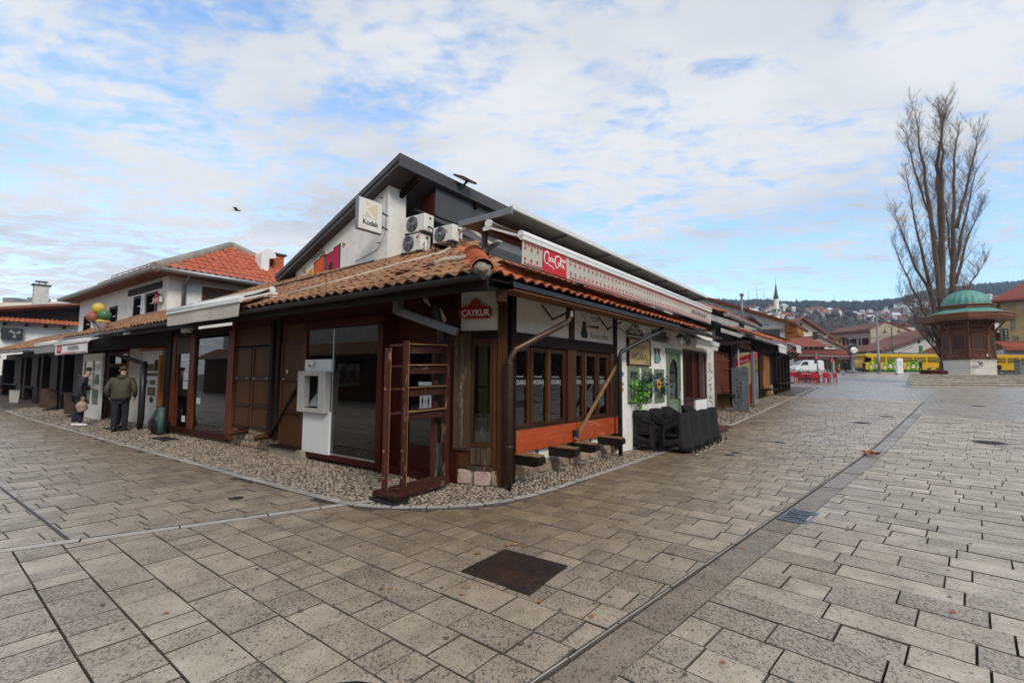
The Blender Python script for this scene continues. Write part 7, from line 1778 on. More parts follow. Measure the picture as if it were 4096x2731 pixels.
def fD(P, z0, a0, a1):
 for k in range(5): B('post', R, (25.4 + k * 1.2, 25.62 + k * 1.2, ROWD + .1, ROWD + .32, z0, 3.1), WDARK, P)
 B('rail', R, (25.3, 30.9, ROWD + .1, ROWD + .45, z0 + .55, z0 + .64), WDARKX, P); B('stone_foot', R, (25.3, 30.9, ROWD - .2, ROWD + .1, z0, z0 + .5), PLASTEROLD, P); B('dark_wall', R, (25.3, 30.9, ROWD - .4, ROWD - .2, z0, 3.0), BLACK, P, bevel=0)
 for k in range(4):
  m = MB(); m.beam(R.P(26 + k * 1.3, ROWD + .2, 2.75), R.P(26.8 + k * 1.3, .1, 3.2), .08, .1); obj('strut', m, WDARK, P)
row_shop(25.3, 31.0, 'last open-fronted dark shop at the end of the row', fD, 3.62, seed=44, deck=1.6)
for k, (a0, a1, zz, lb) in enumerate(((20.9, 23.2, 3.28, 'small rolled white fringe awning in the row, nearer of the two'), (27.0, 29.0, 3.55, 'small rolled white fringe awning in the row, farther of the two'))):
 awning('awning', lb, R, a0, a1, .12, zz + .12, .42, zz, .32, WHITECLOTH, scallop=12)
def bent_metal():
 t = thing('roof_vent', 'black bent vent pipe on the shop roofs of the row', 'vent', R.P(24, -1.6, 4.3), R.rz); m = MB(); m.tube([R.P(23.5, -1.8, 4.2), R.P(23.5, -1.8, 4.9), R.P(24.2, -1.5, 5.1), R.P(25.4, -1.2, 4.7)], .16, 8); obj('pipe', m, RUBBER, t)
 for k, (a, z) in enumerate(((26.0, 4.35), (28.4, 4.45), (30.2, 4.3))):
  m = MB(); m.beam(R.P(a, -1.3, z), R.P(a + 1.3, -.5, z - .35), .5, .05); o = obj('roof_sheet', m, GUTTERDARK, rz=R.rz); tag(o, ('rusty metal sheet lying on the row roofs, nearest of three', 'rusty metal sheet lying on the row roofs, middle of three', 'rusty metal sheet lying on the row roofs, farthest of three')[k], 'sheet')
 p = thing('roof_pole', 'thin grey pole rising from the zinc gutter of the row', 'pole', R.P(15.7, -.1, 3.9), R.rz); m = MB(); m.tube([R.P(15.7, -.1, 3.8), R.P(15.75, -.1, 5.1)], .05, 8); obj('shaft', m, GREYMETAL, p); m = MB(); m.box(R, 15.65, 15.9, -.16, -.04, 5.05, 5.14); obj('cap', m, GREYMETAL, p)
 m = MB(); m.tube([R.P(13.0, -.2, 4.15), R.P(15.7, -.1, 4.05)], .03, 6); obj('stay', m, GREYMETAL, p)
bent_metal()
SHD = Fr((R.P(16.55, 0, 0).x, R.P(16.55, 0, 0).y), (R.ey.x, R.ey.y), (-R.ex.x, -R.ex.y))      # faces back towards the camera, a runs to the street
def fridge():
 z0 = R.g(16.7, 0); t = thing('drinks_fridge', 'tall yellow and red drinks fridge standing in front of the row', 'fridge', R.P(16.8, -.2, z0), R.rz)
 b = B('cabinet', SHD, (-.60, .0, -.62, .0, z0 + .08, 2.70), FRIDGEYEL, t, bevel=.02); B('door_frame', SHD, (.0, .16, -.62, .02, z0 + .08, 2.74), ALU, t, bevel=.03);
 m = MB(); m.prism([SHD.P(x, .004, z) for x, z in ((-.6, 2.12), (-.6, 2.48), (-.3, 2.52), (.0, 2.64), (.0, 2.34), (-.3, 2.2))], SHD.ey * .004); s = obj('red_band', m, SIGNRED, b); text('lettering', 'Sarajevsko', SHD, -.29, .012, 2.30, .15, WHITEPRINT, s, shear=.3, tilt=.2, sx=.75)
 m = MB(); m.box(SHD, -.36, -.16, .003, .007, 1.75, 2.08); o = obj('beer_picture', m, WMID, b); m = MB(); m.box(SHD, -.32, -.2, .007, .01, 1.8, 1.98); obj('beer_glow', m, MURALORANGE, o)
 m = MB(); m.prism([SHD.P(x, .004, z) for x, z in ((-.2, z0 + .1), (.0, z0 + .1), (.0, 1.42), (-.1, 1.2))], SHD.ey * .004); obj('red_side', m, SIGNRED, b)
 g = B('glass_door', R, (16.62, 17.15, .16, .17, z0 + .35, 2.42), GLASSDARK, t, bevel=0); B('red_top', R, (16.56, 17.2, .158, .172, 2.45, 2.72), SIGNRED, g)
 for k, mt in enumerate((MURALYELLOW, MURALYELLOW, LIGHTGREY)): B('shelf_goods', R, (16.65, 17.12, .05, .15, .9 + k * .5, 1.25 + k * .5), mt, g, bevel=0)
 B('handle', R, (16.62, 16.66, .17, .22, 1.2, 1.9), ALU, g)
 bd = B('graffiti_screen', Fr((R.P(14.35, 0, 0).x, R.P(14.35, 0, 0).y), SHD.ex, SHD.ey), (-.25, .37, -.04, .0, R.g(14.4, .1), 2.0), GREYMETAL, None)
 bd2 = bd; tag(bd2, 'grey metal panel with black graffiti standing before the fridge', 'panel'); BD = Fr((R.P(14.35, 0, 0).x, R.P(14.35, 0, 0).y), SHD.ex, SHD.ey)
 rg_ = random.Random(4); m = MB()
 def st(pts, w=.02):
  for k in range(len(pts) - 1): m.beam(BD.P(*pts[k][:1], .003, pts[k][1]), BD.P(pts[k + 1][0], .003, pts[k + 1][1]), w, .002, up=BD.ey)
 st([(-.1, 1.35), (.1, 1.45), (.08, 1.2), (-.05, 1.28), (-.08, 1.05), (.1, 1.16), (.12, .98), (-.04, 1.02), (.02, .86), (.1, .9)])
 st([(.08, .98), (-.1, .84), (-.16, .66), (-.08, .58), (.02, .72), (-.04, .88), (.12, .76), (.06, .56), (-.02, .5), (-.06, .42), (.02, .36)]); st([(-.1, 1.5), (-.06, 1.58)]); st([(-.04, 1.5), (.0, 1.58)]); st([(.1, 1.78), (.16, 1.82), (.13, 1.74), (.2, 1.8), (.24, 1.74), (.28, 1.82)], .012)
 obj('graffiti', m, BLACKPRINT, bd2)
 B('blue_mark', BD, (.12, .22, .002, .004, 1.0, 1.5), BLUEFADE, bd2, bevel=0)
FRIDGEYEL = M('fridge_cream_yellow', (.56, .45, .22), (.5, .38, .16), 3, .4, 0); BLUEFADE = M('faded_blue_mark', (.16, .21, .25), (.18, .2, .22), 10, .5, 0)
fridge()
def row_end_house():
 P = thing('row_end_house', 'rough white gable house with brown fascia and timber oriel beyond the row', 'building', R.P(33, -4, 1), R.rz); G_ = Fr((R.P(30.9, 0, 0).x, R.P(30.9, 0, 0).y), (R.ey.x, R.ey.y), (-R.ex.x, -R.ex.y))
 top = lambda d: 5.36 - (d + .69) * .405
 m = MB(); m.prism([G_.P(-9, 0, .8), G_.P(-.69, 0, .8), G_.P(-.69, 0, top(-.69)), G_.P(-9, 0, top(-9))], R.ex * .3); obj('gable_wall', m, PLASTEROLD, P)
 m = MB(); m.prism([G_.P(-9.4, .35, top(-9.4) + .02), G_.P(.1, .35, top(.1) + .02), G_.P(.1, .35, top(.1) + .22), G_.P(-9.4, .35, top(-9.4) + .26)], R.ex * 6); obj('roof', m, WDOORRED, P)
 o = B('oriel', R, (31.0, 34, -.7, .05, 4.55, 5.2), WORANGE, P); slats(o, 31.0, 34, 4.50, 4.72, 11, WORANGE, .05, 'fretwork', .4)
 for i in range(8): B('fretwork', G_, (-.68 + i * .09, -.62 + i * .09, .0, .03, 4.45, 4.75), WORANGE, o, bevel=0)
 B('oriel_side', G_, (-.69, .05, .0, .1, 4.72, 5.15), WORANGE, o); m = MB(); m.prism([G_.P(-.65, 0, 3.85), G_.P(-.1, 0, 4.5), G_.P(-.65, 0, 4.5)], R.ex * .15); obj('oriel_bracket', m, WORANGE, o)
 B('dark_panel', G_, (-3.1, -1.0, .0, .06, 4.35, 4.98), DARKCLAD, P); B('wall_lamp', G_, (-.95, -.8, .0, .12, 4.78, 4.98), GREYMETAL, P)
 rg_ = random.Random(3)
 for k, (d, z) in enumerate(((-3.9, 6.25), (-3.6, 6.2), (-2.9, 5.7), (-2.6, 5.55), (-1.95, 5.35), (-1.75, 5.3), (-3.2, 5.85))):
  m = MB(); n = 9; m.add([G_.P(d + .16 * rg_.uniform(.6, 1.2) * math.cos(2 * PI * i / n), .004, z + .06 * rg_.uniform(.6, 1.3) * math.sin(2 * PI * i / n)) for i in range(n)], [tuple(range(n))]); obj('blue_paint', m, BLUEPRINT, P)
 B('street_wall', R, (31.2, 42, -2.4, -2.2, .8, 5.2), PLASTEROLD, P, bevel=0)
row_end_house()
# ---------------------------------------------------------------- fountain kiosk on its steps
KX, KY = 36.2, 37.6; KZ = 1.99; Q = .77
def oct_pts(r, a0=PI / 8): return [(KX + r * math.cos(a0 + PI / 4 * k), KY + r * math.sin(a0 + PI / 4 * k)) for k in range(8)]
ROT = math.radians(-19)
def steps():
 P = thing('fountain_steps', 'broad flight of pale stone steps under the fountain kiosk', 'steps', (36, 36, 1.1)); h = .165
 for k in range(5):
  x0 = 28.0 + .42 * k; y0 = 33.4 + .42 * k; z1 = 1.17 + h * (k + 1); x = x0; rg_ = random.Random(k)
  m = MB(); m.prism([(x0 + .05, y0 + .06, .3), (52, y0 + .06, .3), (52, 46, .3), (x0 + 13, 46, .3)], (0, 0, z1 - .32)); obj('tread_bed', m, STEPSTONE, P)
  while x < 51:
   l = rg_.uniform(.9, 1.5); m = MB(); m.box(W, x + .006, x + l, y0, y0 + .5, z1 - .085, z1); obj('step_stone', m, STEPSTONE, P, bevel=.012); x += l
STEPSTONE = M('step_stone', (.40, .37, .31), (.32, .29, .24), 3, .7, .2, 30, dirt=(.17, .15, .12), dirt_amt=.6, dirt_scale=1.5, vary=.12)
steps()
KWOOD = wood('kiosk_carved_wood', (.20, .088, .050), (.135, .058, .036), 'z', .5); KWOODX = wood('kiosk_carved_wood_level', (.19, .083, .047), (.13, .055, .034), 'x', .5)
KLATTICE = M('kiosk_lattice', (.055, .026, .018), (.035, .018, .013), 60, .7, .6, 60); COPPERGREEN = M('green_copper_dome', (.13, .34, .27), (.08, .25, .20), 2.2, .55, .2, 20, dirt=(.10, .15, .12), dirt_amt=.5, dirt_scale=1.2); MARBLE = M('pale_marble', (.66, .62, .55), (.58, .54, .47), 1.2, .5, .1, 30, dirt=(.38, .33, .26), dirt_amt=.5, dirt_scale=.9)
def kiosk():
 t = thing('fountain_kiosk', 'octagonal carved wooden fountain kiosk with green copper dome', 'kiosk', (KX, KY, KZ)); c = Vector((KX, KY, 0)); a0 = PI / 8 + ROT
 def ring(name, prof, mt, a=a0, n=8, parent=t): m = MB(); m.lathe(c, prof, n, m=0, smooth=False, a0=a); return obj(name, m, mt, parent)
 def lathe8(name, prof, mt, parent=t):
  m = MB(); vs = [];
  for r, z in prof:
   for k in range(8): an = a0 + PI / 4 * k; vs.append((KX + r * Q * math.cos(an), KY + r * Q * math.sin(an), z))
  fs = [(i * 8 + k, i * 8 + (k + 1) % 8, (i + 1) * 8 + (k + 1) % 8, (i + 1) * 8 + k) for i in range(len(prof) - 1) for k in range(8)] + [tuple(reversed(range(8))), tuple((len(prof) - 1) * 8 + k for k in range(8))]
  m.add(vs, fs); return obj(name, m, mt, parent)
 lathe8('marble_base', [(1.98, KZ - .05), (1.98, KZ + 1.06)], MARBLE); lathe8('base_cornice', [(2.02, KZ + 1.06), (2.05, KZ + 1.10), (2.05, KZ + 1.15)], MARBLE)
 lathe8('base_joint', [(1.985, KZ + .52), (1.985, KZ + .535)], GREYMETAL)
 lathe8('body', [(1.90, KZ + 1.15), (1.88, KZ + 4.4)], KWOOD)
 for k in range(8):
  an = a0 + PI / 4 * k; m = MB(); p = c + Vector((math.cos(an), math.sin(an), 0)) * 1.9 * Q; m.tube([p + Vector((0, 0, KZ + 1.15)), p + Vector((0, 0, KZ + 1.5)), p + Vector((0, 0, KZ + 3.0)), p + Vector((0, 0, KZ + 4.4))], [.13, .10, .085, .10], 8); obj('corner_post', m, KWOOD, t)
  m = MB(); q = Vector((math.cos(an), math.sin(an), 0)) * Q; m.tube([c + q * 1.95 + Vector((0, 0, KZ + 3.0)), c + q * 2.15 + Vector((0, 0, KZ + 3.55)), c + q * 2.75 + Vector((0, 0, KZ + 4.12))], .06, 6); obj('eave_bracket', m, KWOOD, t)
  an2 = an + PI / 8; n = Vector((math.cos(an2), math.sin(an2), 0)); w = 1.9 * Q * math.sin(PI / 8); ap = 1.88 * Q * math.cos(PI / 8); F_ = Fr((KX + n.x * ap, KY + n.y * ap), (-n.y, n.x), (n.x, n.y))
  pn = B('panel', F_, (-w * .62, w * .62, .02, .05, KZ + 1.95, KZ + 3.05), KLATTICE, t, bevel=0)
  for q_ in ((-w * .74, -w * .62, .0, .08, KZ + 1.85, KZ + 3.15), (w * .62, w * .74, .0, .08, KZ + 1.85, KZ + 3.15), (-w * .62, w * .62, .0, .08, KZ + 1.85, KZ + 1.95), (-w * .62, w * .62, .0, .08, KZ + 3.05, KZ + 3.15)): B('panel_frame', F_, q_, KWOOD, pn)
  for i in range(3):
   for j in range(2):
    m = MB(); x, z = (i - 1) * w * .42, KZ + 3.62 + j * .32; h_ = .085
    m.lathe(F_.P(x, .015, z), [(h_, 0), (h_, .02)], 8, ax=n); obj('star_opening', m, KLATTICE, t)
  B('rail', F_, (-w * .9, w * .9, .0, .07, KZ + 1.68, KZ + 1.78), KWOODX, t); B('rail', F_, (-w * .9, w * .9, .0, .07, KZ + 3.25, KZ + 3.35), KWOODX, t); B('plinth_rail', F_, (-w * .95, w * .95, .0, .09, KZ + 1.15, KZ + 1.32), KWOODX, t)
  for sgn in (-1, 1):
   B('carved_panel', F_, (sgn * w * .4 - .15, sgn * w * .4 + .15, .0, .04, KZ + 1.38, KZ + 1.62), KWOODX, t)
 R1, R2 = 2.0, 3.5
 lathe8('soffit', [(R1, KZ + 4.32), (R2 - .1, KZ + 4.34), (R2 - .1, KZ + 4.37)], KWOODX); lathe8('eave_band', [(R2, KZ + 4.30), (R2 + .05, KZ + 4.48), (R2 - .02, KZ + 4.56), (R2 + .05, KZ + 4.68), (R2 + .03, KZ + 4.72), (R2 - .3, KZ + 4.80)], KWOODX)
 fr_ = MB()
 for k in range(8):
  p, q = [Vector((KX + R2 * Q * math.cos(a0 + PI / 4 * i), KY + R2 * Q * math.sin(a0 + PI / 4 * i), KZ + 4.30)) for i in (k, k + 1)]; n_ = 34
  for i in range(n_):
   u, v = p.lerp(q, i / n_), p.lerp(q, (i + .62) / n_); mid = (u + v) / 2; fr_.add([u, v, v - Vector((0, 0, .10)), mid - Vector((0, 0, .17)), u - Vector((0, 0, .10))], [(0, 1, 2, 3, 4)])
 obj('carved_fringe', fr_, KWOODX, t, kind='stuff', clean=False)
 lathe8('lower_copper_roof', [(R2 - .1, KZ + 4.72), (2.3, KZ + 5.10), (2.1, KZ + 5.2)], COPPERGREEN)
 lathe8('drum_cornice', [(2.05, KZ + 5.08), (2.25, KZ + 5.22), (2.2, KZ + 5.33), (2.35, KZ + 5.42), (2.3, KZ + 5.48)], KWOODX)
 m = MB(); n = 96; vs = []; rows = 10; seg = 24
 for j in range(rows + 1):
  t_ = PI / 2 * j / rows
  for i in range(n):
   an = 2 * PI * i / n; rb = 1 + .06 * abs(math.sin(an * seg / 2)) ** .8 * math.cos(t_) - .03
   r = 1.9 * Q * math.cos(t_) ** .92 * rb if j < rows else .02; vs.append((KX + r * math.cos(an), KY + r * math.sin(an), KZ + 5.46 + 1.26 * math.sin(t_) ** .95 if j else KZ + 5.44))
 m.add(vs, [(j * n + i, j * n + (i + 1) % n, (j + 1) * n + (i + 1) % n, (j + 1) * n + i) for j in range(rows) for i in range(n)], 0, True); obj('dome', m, COPPERGREEN, t)
 m = MB(); m.lathe(c + Vector((0, 0, KZ + 6.66)), [(.22, 0), (.1, .12), (.06, .22), (.14, .34), (.05, .46), (.02, .56), (.07, .64), (.015, .76), (.005, .92)], 12); obj('finial', m, KWOOD, t)
 F_ = Fr((KX, KY - 1.9), (1, 0), (0, -1)); B('white_plate', Fr((KX + .05, KY - 1.38), (.9, .0), (.0, -.9)), (-.14, .14, .1, .16, KZ + 1.4, KZ + 1.58), WHITEPAINT, t)
 m = MB(); m.tube([(KX - .55, KY - 1.35, KZ + .75), (KX - .62, KY - 1.65, KZ + .73), (KX - .63, KY - 1.67, KZ + .66)], .03, 8); obj('spout', m, IRON, t); B('basin', Fr((KX - .5, KY - 1.45), (.9, -.43), (-.43, -.9)), (-.5, .5, .0, .25, KZ - .05, KZ + .08), MARBLE, t)
 p = thing('planter', 'dark low planter box left of the fountain kiosk', 'planter', (32.6, 36.6, KZ)); B('box', W, (31.9, 33.2, 36.2, 37.2, KZ - .1, KZ + .3), WMAROONX, p); B('soil', W, (31.98, 33.12, 36.28, 37.12, KZ + .3, KZ + .33), JOINT, p, bevel=0)
 b = thing('litter_bin', 'tall grey litter bin at the right edge by the fountain', 'bin', (42.7, 40, 2.0)); z = 2.0; B('body', W, (42.45, 43.0, 39.7, 40.2, z, z + 1.2), GREYMETAL, b, bevel=.03); B('slot', W, (42.55, 42.9, 39.69, 39.7, z + .95, z + 1.05), BLACK, b, bevel=0); B('lid', W, (42.42, 43.03, 39.67, 40.23, z + 1.2, z + 1.28), DARKCLAD, b, bevel=.02)
kiosk()
# ---------------------------------------------------------------- bare poplar and background trees
def bare_tree(name, label, base, limbs, seed, twig_n, tr=.3, col=True, group=None, twl=1.0, depth=2):
 t = thing(name, label, 'tree', base, 0, group); rg_ = random.Random(seed); base = Vector(base); tw = MB(); nbr = 0
 for li, (pts, r0) in enumerate(limbs):
  P_ = [base + Vector(p) for p in pts]; n = len(P_); rr = [r0 * (1 - .95 * i / (n - 1)) for i in range(n)]
  q, qr = [], []
  for i in range(n - 1):
   for s in range(5):
    u = s / 5; q.append(P_[i].lerp(P_[i + 1], u) + Vector((rg_.gauss(0, .05), rg_.gauss(0, .05), 0)) * (0 if i == 0 and s == 0 else 1)); qr.append(rr[i] + (rr[i + 1] - rr[i]) * u)
  q.append(P_[-1]); qr.append(rr[-1]); m = MB(); m.tube(q, qr, 8); obj('trunk' if li == 0 else 'limb', m, BARK, t)
  def strip(p0, d, ln, w, kids):
   """a thin twig: a tapering three-sided sliver bending upwards, with finer ones on it"""
   ps = [p0]; dd = d
   for s in range(3): dd = (dd + Vector((rg_.gauss(0, .16), rg_.gauss(0, .16), .16))).normalized(); ps.append(ps[-1] + dd * ln / 3)
   sd = d.cross(Vector((rg_.gauss(0, .4), 1, .2))).normalized() * w
   tw.add([ps[0] - sd, ps[0] + sd, ps[1] + sd * .75, ps[2] + sd * .5, ps[3], ps[2] - sd * .5, ps[1] - sd * .75], [(0, 1, 2, 6), (6, 2, 3, 5), (5, 3, 4)])
   for _ in range(kids):
    u = rg_.uniform(.25, 1) * 3; k = min(2, int(u)); p = ps[k].lerp(ps[k + 1], u - k); a = rg_.uniform(0, 2 * PI); e = (dd * .9 + Vector((math.cos(a), math.sin(a), rg_.uniform(0, .8))) * .75).normalized()
    if kids > 3: strip(p, e, ln * rg_.uniform(.3, .6), w * .6, 2)
    else: sd2 = e.cross(Vector((0, 1, .1))).normalized() * w * .6; l = ln * rg_.uniform(.3, .7); tw.add([p - sd2, p + sd2, p + e * l], [(0, 1, 2)])
  for i in range(2, len(q)):
   frac = i / len(q)
   for b in range(depth):
    an = rg_.uniform(0, 2 * PI); d = Vector((math.cos(an), math.sin(an), rg_.uniform(1.0, 2.6))).normalized(); p = q[i].lerp(q[i - 1], rg_.random()); ln = twl * rg_.uniform(.8, 2.6) * (1.2 - .6 * frac)
    if b == 0 and nbr < 220:
     pts2 = [p]; dd = d
     for s in range(5): dd = (dd + Vector((rg_.gauss(0, .12), rg_.gauss(0, .12), .1))).normalized(); pts2.append(pts2[-1] + dd * ln * 1.2 / 5)
     m = MB(); m.tube(pts2, [min(.026, qr[i] * .3 + .006) * (1 - .85 * s / 5) for s in range(6)], 5); obj('branch', m, BARK, t, clean=False); nbr += 1
     for s in range(1, 6):
      for k in range(3): a = rg_.uniform(0, 2 * PI); strip(pts2[s], (dd + Vector((math.cos(a), math.sin(a), .5)) * .6).normalized(), ln * rg_.uniform(.25, .55), .007, twig_n)
    else: strip(p, d, ln, .0145, twig_n)
 obj('twigs', tw, TWIG, t, kind='stuff', clean=False); return t
PB = (37.4, 41.2, 2.0)
bare_tree('poplar_tree', 'tall bare poplar with upright limbs behind the fountain kiosk', PB, [
 ([(0, 0, -.1), (.2, 0, 6.4), (.5, 0, 12), (.55, .1, 18), (1.2, .1, 22), (1.8, .1, 24.3)], .36),
 ([(.2, 0, 5), (-.2, .1, 14), (-.8, .1, 19.5), (-1.1, .1, 23.9)], .24), ([(.3, 0, 8), (.6, -.2, 15), (.9, -.2, 21), (1.2, .1, 24)], .2),
 ([(.4, 0, 1.0), (1.3, 0, 8.5), (1.8, .1, 14), (2.2, .2, 19), (2.9, .2, 22.8)], .27), ([(1.4, 0, 9), (2.9, .1, 14.2), (4.2, .2, 18.6)], .14), ([(1.9, 0, 13), (3.6, .1, 18.2), (4.6, .2, 22.2)], .14),
 ([(0, 0, 1.5), (-.5, .2, 7), (-2.2, .3, 11), (-3.4, .2, 14.6)], .2), ([(-.3, .2, 6), (-1.4, .2, 12.5), (-2.2, .2, 18.6)], .16), ([(-.3, 0, 3), (-2.2, 0, 7.5), (-3.9, .1, 11.8)], .15),
 ([(1.5, 0, 8), (3.0, .1, 12.2), (4.6, .1, 15.6)], .13), ([(1.0, .2, 4), (3.0, .3, 7.8), (4.7, .3, 10.4)], .13), ([(.2, .2, 12), (-1.2, .2, 18), (-2.0, .2, 22.2)], .12), ([(1.6, .1, 8), (1.2, .2, 14), (1.0, .2, 17.5)], .11), ([(0, 0, 2), (-1.5, .1, 4.4), (-3.3, .1, 7)], .09), ([(-.2, 0, 1.5), (-1.3, .1, 3.2), (-2.7, .1, 4.6)], .07)], 5, 6, depth=7)
# ---------------------------------------------------------------- tram
TRAMYEL = M('tram_yellow', (.62, .37, .012), (.58, .33, .01), 2, .35, 0, dirt=(.35, .22, .03), dirt_amt=.3); TRAMWIN = M('tram_tinted_window', (.20, .135, .02), (.16, .11, .02), 3, .25, 0); BOTTLE = M('bottle_green_print', (.03, .22, .03), (.02, .15, .025), 5, .4, 0); BOTTLELT = M('bottle_bright_green_print', (.08, .40, .04), (.06, .33, .035), 5, .4, 0)
def tram(x0, x1, label, front, bottles):
 y = 70.6; z = gz((x0 + x1) / 2, y) - .05; F_ = Fr((0, y), (1, 0), (0, -1)); t = thing('tram', label, 'tram', ((x0 + x1) / 2, y + 1.2, z)); zb = z + .42; zt = z + 2.72
 z = 2.72; zb, zt = z + .3, 5.35
 m = MB(); m.prism([F_.P(a, 0, q) for a, q in ([(x0 + (1.1 if front else .1), zb), (x1, zb), (x1, zt - .2), (x1 - .1, zt), (x0 + (.2 if front else .1), zt), (x0 + (.0 if front else 0), zt - .25), (x0 + (.55 if front else 0), zt - .55), (x0 + (-.35 if front else 0), zb + 1.05), (x0 + (-.3 if front else 0), zb)])], -F_.ey * 2.4); obj('body', m, TRAMYEL, t, bevel=.08)
 B('roof', F_, (x0 + .3, x1 - .2, -2.2, -.2, zt, zt + .12), GREYMETAL, t); B('skirt', F_, (x0 + .4, x1 - .2, -2.3, -.08, zb - .3, zb), BLACK, t, bevel=0)
 k = 0; a = x0 + (1.3 if front else .3)
 while a < x1 - 1.4:
  w = B('window', F_, (a, a + 1.75, .0, .012, zt - 1.22, zt - .42), TRAMWIN, t, bevel=0); B('window_bar', F_, (a, a + 1.75, .012, .03, zt - .72, zt - .69), TRAMYEL, w, bevel=0); a += 2.0
 if front:
  B('windscreen', Fr((x0, y), (-.1, -1), (-1, 0)), (.2, .21, -.3, .0, 0, .001), BLACK, t, bevel=0); m = MB(); m.prism([F_.P(x0 + .05, .01, zt - .55), F_.P(x0 + .95, .01, zt - .55), F_.P(x0 + .95, .01, zb + 1.1), F_.P(x0 - .3, .01, zb + 1.1)], F_.ey * .01); obj('cab_window', m, GLASSDARK, t)
  m = MB(); m.lathe(F_.P(x0 - .33, -1.2, zb + .75), [(.16, 0), (.14, .05)], 12, ax=(-1, 0, 0)); obj('headlight', m, WHITEPAINT, t); B('bumper', F_, (x0 - .5, x0 - .3, -2.3, .0, zb - .1, zb + .25), BLACK, t)
 if bottles:
  for i, (bx, bw, bh) in enumerate(bottles):
   m = MB(); m.prism([F_.P(bx + dx * bw, .02, 2.86 + dz * bh) for dx, dz in ((-.5, 0), (.5, 0), (.5, .55), (.42, .68), (.2, .80), (.2, 1.0), (-.2, 1.0), (-.2, .80), (-.42, .68), (-.5, .55))], F_.ey * .006); o = obj('bottle_picture', m, BOTTLE if bw > .6 else BOTTLELT, t)
   m = MB(); m.lathe(F_.P(bx, .026, 2.86 + bh * .36), [(bw * .4, 0), (bw * .4, .004)], 14, ax=F_.ey); lb = obj('bottle_label', m, WHITEPRINT, o); B('label_band', F_, (bx - bw * .4, bx + bw * .4, .031, .034, 2.86 + bh * .40, 2.86 + bh * .46), SIGNRED, lb, bevel=0); m = MB(); m.lathe(F_.P(bx, .031, 2.86 + bh * .22), [(bw * .22, 0), (bw * .22, .003)], 10, ax=F_.ey); obj('label_seal', m, MURALYELLOW, lb)
 for a in (x0 + 2.2, x1 - 2.6):
  for s in (0, 1):
   m = MB(); m.lathe(F_.P(a + s * 1.8 - .9, -.2, 2.98), [(.34, 0), (.34, .1)], 16, ax=F_.ey); obj('wheel', m, IRON, t)
 return t, F_
t_, F_ = tram(52.5, 67.2, 'yellow tram with green bottle pictures on its side, left of the fountain', True, ((53.3, .55, 1.45), (54.3, .85, 1.75), (55.4, .5, 1.3), (56.2, .8, 1.75), (56.95, .5, 1.5), (57.75, .85, 1.75), (58.85, .5, 1.4), (59.6, .75, 1.75), (60.35, .55, 1.55)))
text('lettering', 'ŽUJA', F_, 64.3, .02, 4.0, .80, BLACKPRINT, t_, bold=.01, tilt=.03); text('lettering', 'JE ZAKON!', F_, 64.5, .02, 3.55, .45, BLACKPRINT, t_, bold=.008, tilt=.03)
m = MB(); m.beam(F_.P(58.2, -1.2, 5.55), F_.P(56.2, -1.2, 6.3), .06, .06); m.beam(F_.P(58.2, -1.2, 5.5), F_.P(60.8, -1.2, 6.6), .06, .06); m.box(F_, 56.6, 60.0, -1.8, -.6, 5.45, 5.6); obj('pantograph', m, BLACK, t_)
t_, F_ = tram(67.4, 90, 'yellow tram car with black slogan at the right edge, behind the bin', False, ())
text('lettering', 'ŽUJMO', F_, 76.0, .02, 4.15, .85, BLACKPRINT, t_, bold=.01, tilt=.03); text('lettering', 'IZ TE', F_, 75.6, .02, 3.4, .80, BLACKPRINT, t_, bold=.01)
# ---------------------------------------------------------------- vehicles, street furniture
CARWHITE = M('van_white', (.74, .75, .76), (.70, .71, .72), 2, .25, 0); CARDARK = M('car_dark_paint', (.02, .025, .022), (.016, .02, .018), 2, .2, 0); TYRE = RUBBER
def van():
 y = 79; z = 2.55; F_ = Fr((0, y), (1, 0), (0, -1)); t = thing('van', 'white panel van parked beyond the red chairs, nose to the left', 'van', (49.6, y + 1, z)); x0 = 47.1
 pr = [(0, .35), (4.85, .35), (4.9, .8), (4.75, 2.0), (4.5, 2.12), (1.9, 2.12), (1.45, 2.0), (.75, 1.3), (.1, 1.05), (-.02, .7)]
 m = MB(); m.prism([F_.P(x0 + a, 0, z + q) for a, q in pr], -F_.ey * 1.9); obj('body', m, CARWHITE, t, bevel=.06)
 m = MB(); m.prism([F_.P(x0 + a, .01, z + q) for a, q in ((.95, 1.32), (1.5, 1.9), (2.15, 1.9), (2.15, 1.3))], F_.ey * .01); obj('side_window', m, BLACK, t); m = MB(); m.prism([F_.P(x0 + a, -.2, z + q) for a, q in ((.72, 1.3), (.76, 1.3), (1.46, 2.0), (1.42, 2.02))], -F_.ey * 1.5); obj('windscreen', m, GLASSDARK, t)
 for a in (.95, 3.85):
  m = MB(); m.lathe(F_.P(x0 + a, -.12, z + .34), [(.34, 0), (.34, .16)], 18, ax=F_.ey); w = obj('wheel', m, TYRE, t); m = MB(); m.lathe(F_.P(x0 + a, .045, z + .34), [(.2, 0), (.18, .02)], 14, ax=F_.ey); obj('rim', m, ALU, w)
 B('tail_light', F_, (x0 + 4.76, x0 + 4.9, -.2, .012, z + .85, z + 1.25), SIGNRED, t); B('headlight', F_, (x0 - .02, x0 + .3, -.3, .012, z + .85, z + 1.02), WHITEPAINT, t); B('mirror', F_, (x0 + 1.1, x0 + 1.25, .02, .25, z + 1.3, z + 1.55), BLACK, t); B('door_line', F_, (x0 + 2.3, x0 + 2.32, .0, .004, z + .45, z + 2.0), GREYMETAL, t, bevel=0); B('bumper', F_, (x0 - .08, x0 + 4.95, -1.9, .02, z + .3, z + .5), GREYMETAL, t)
van()
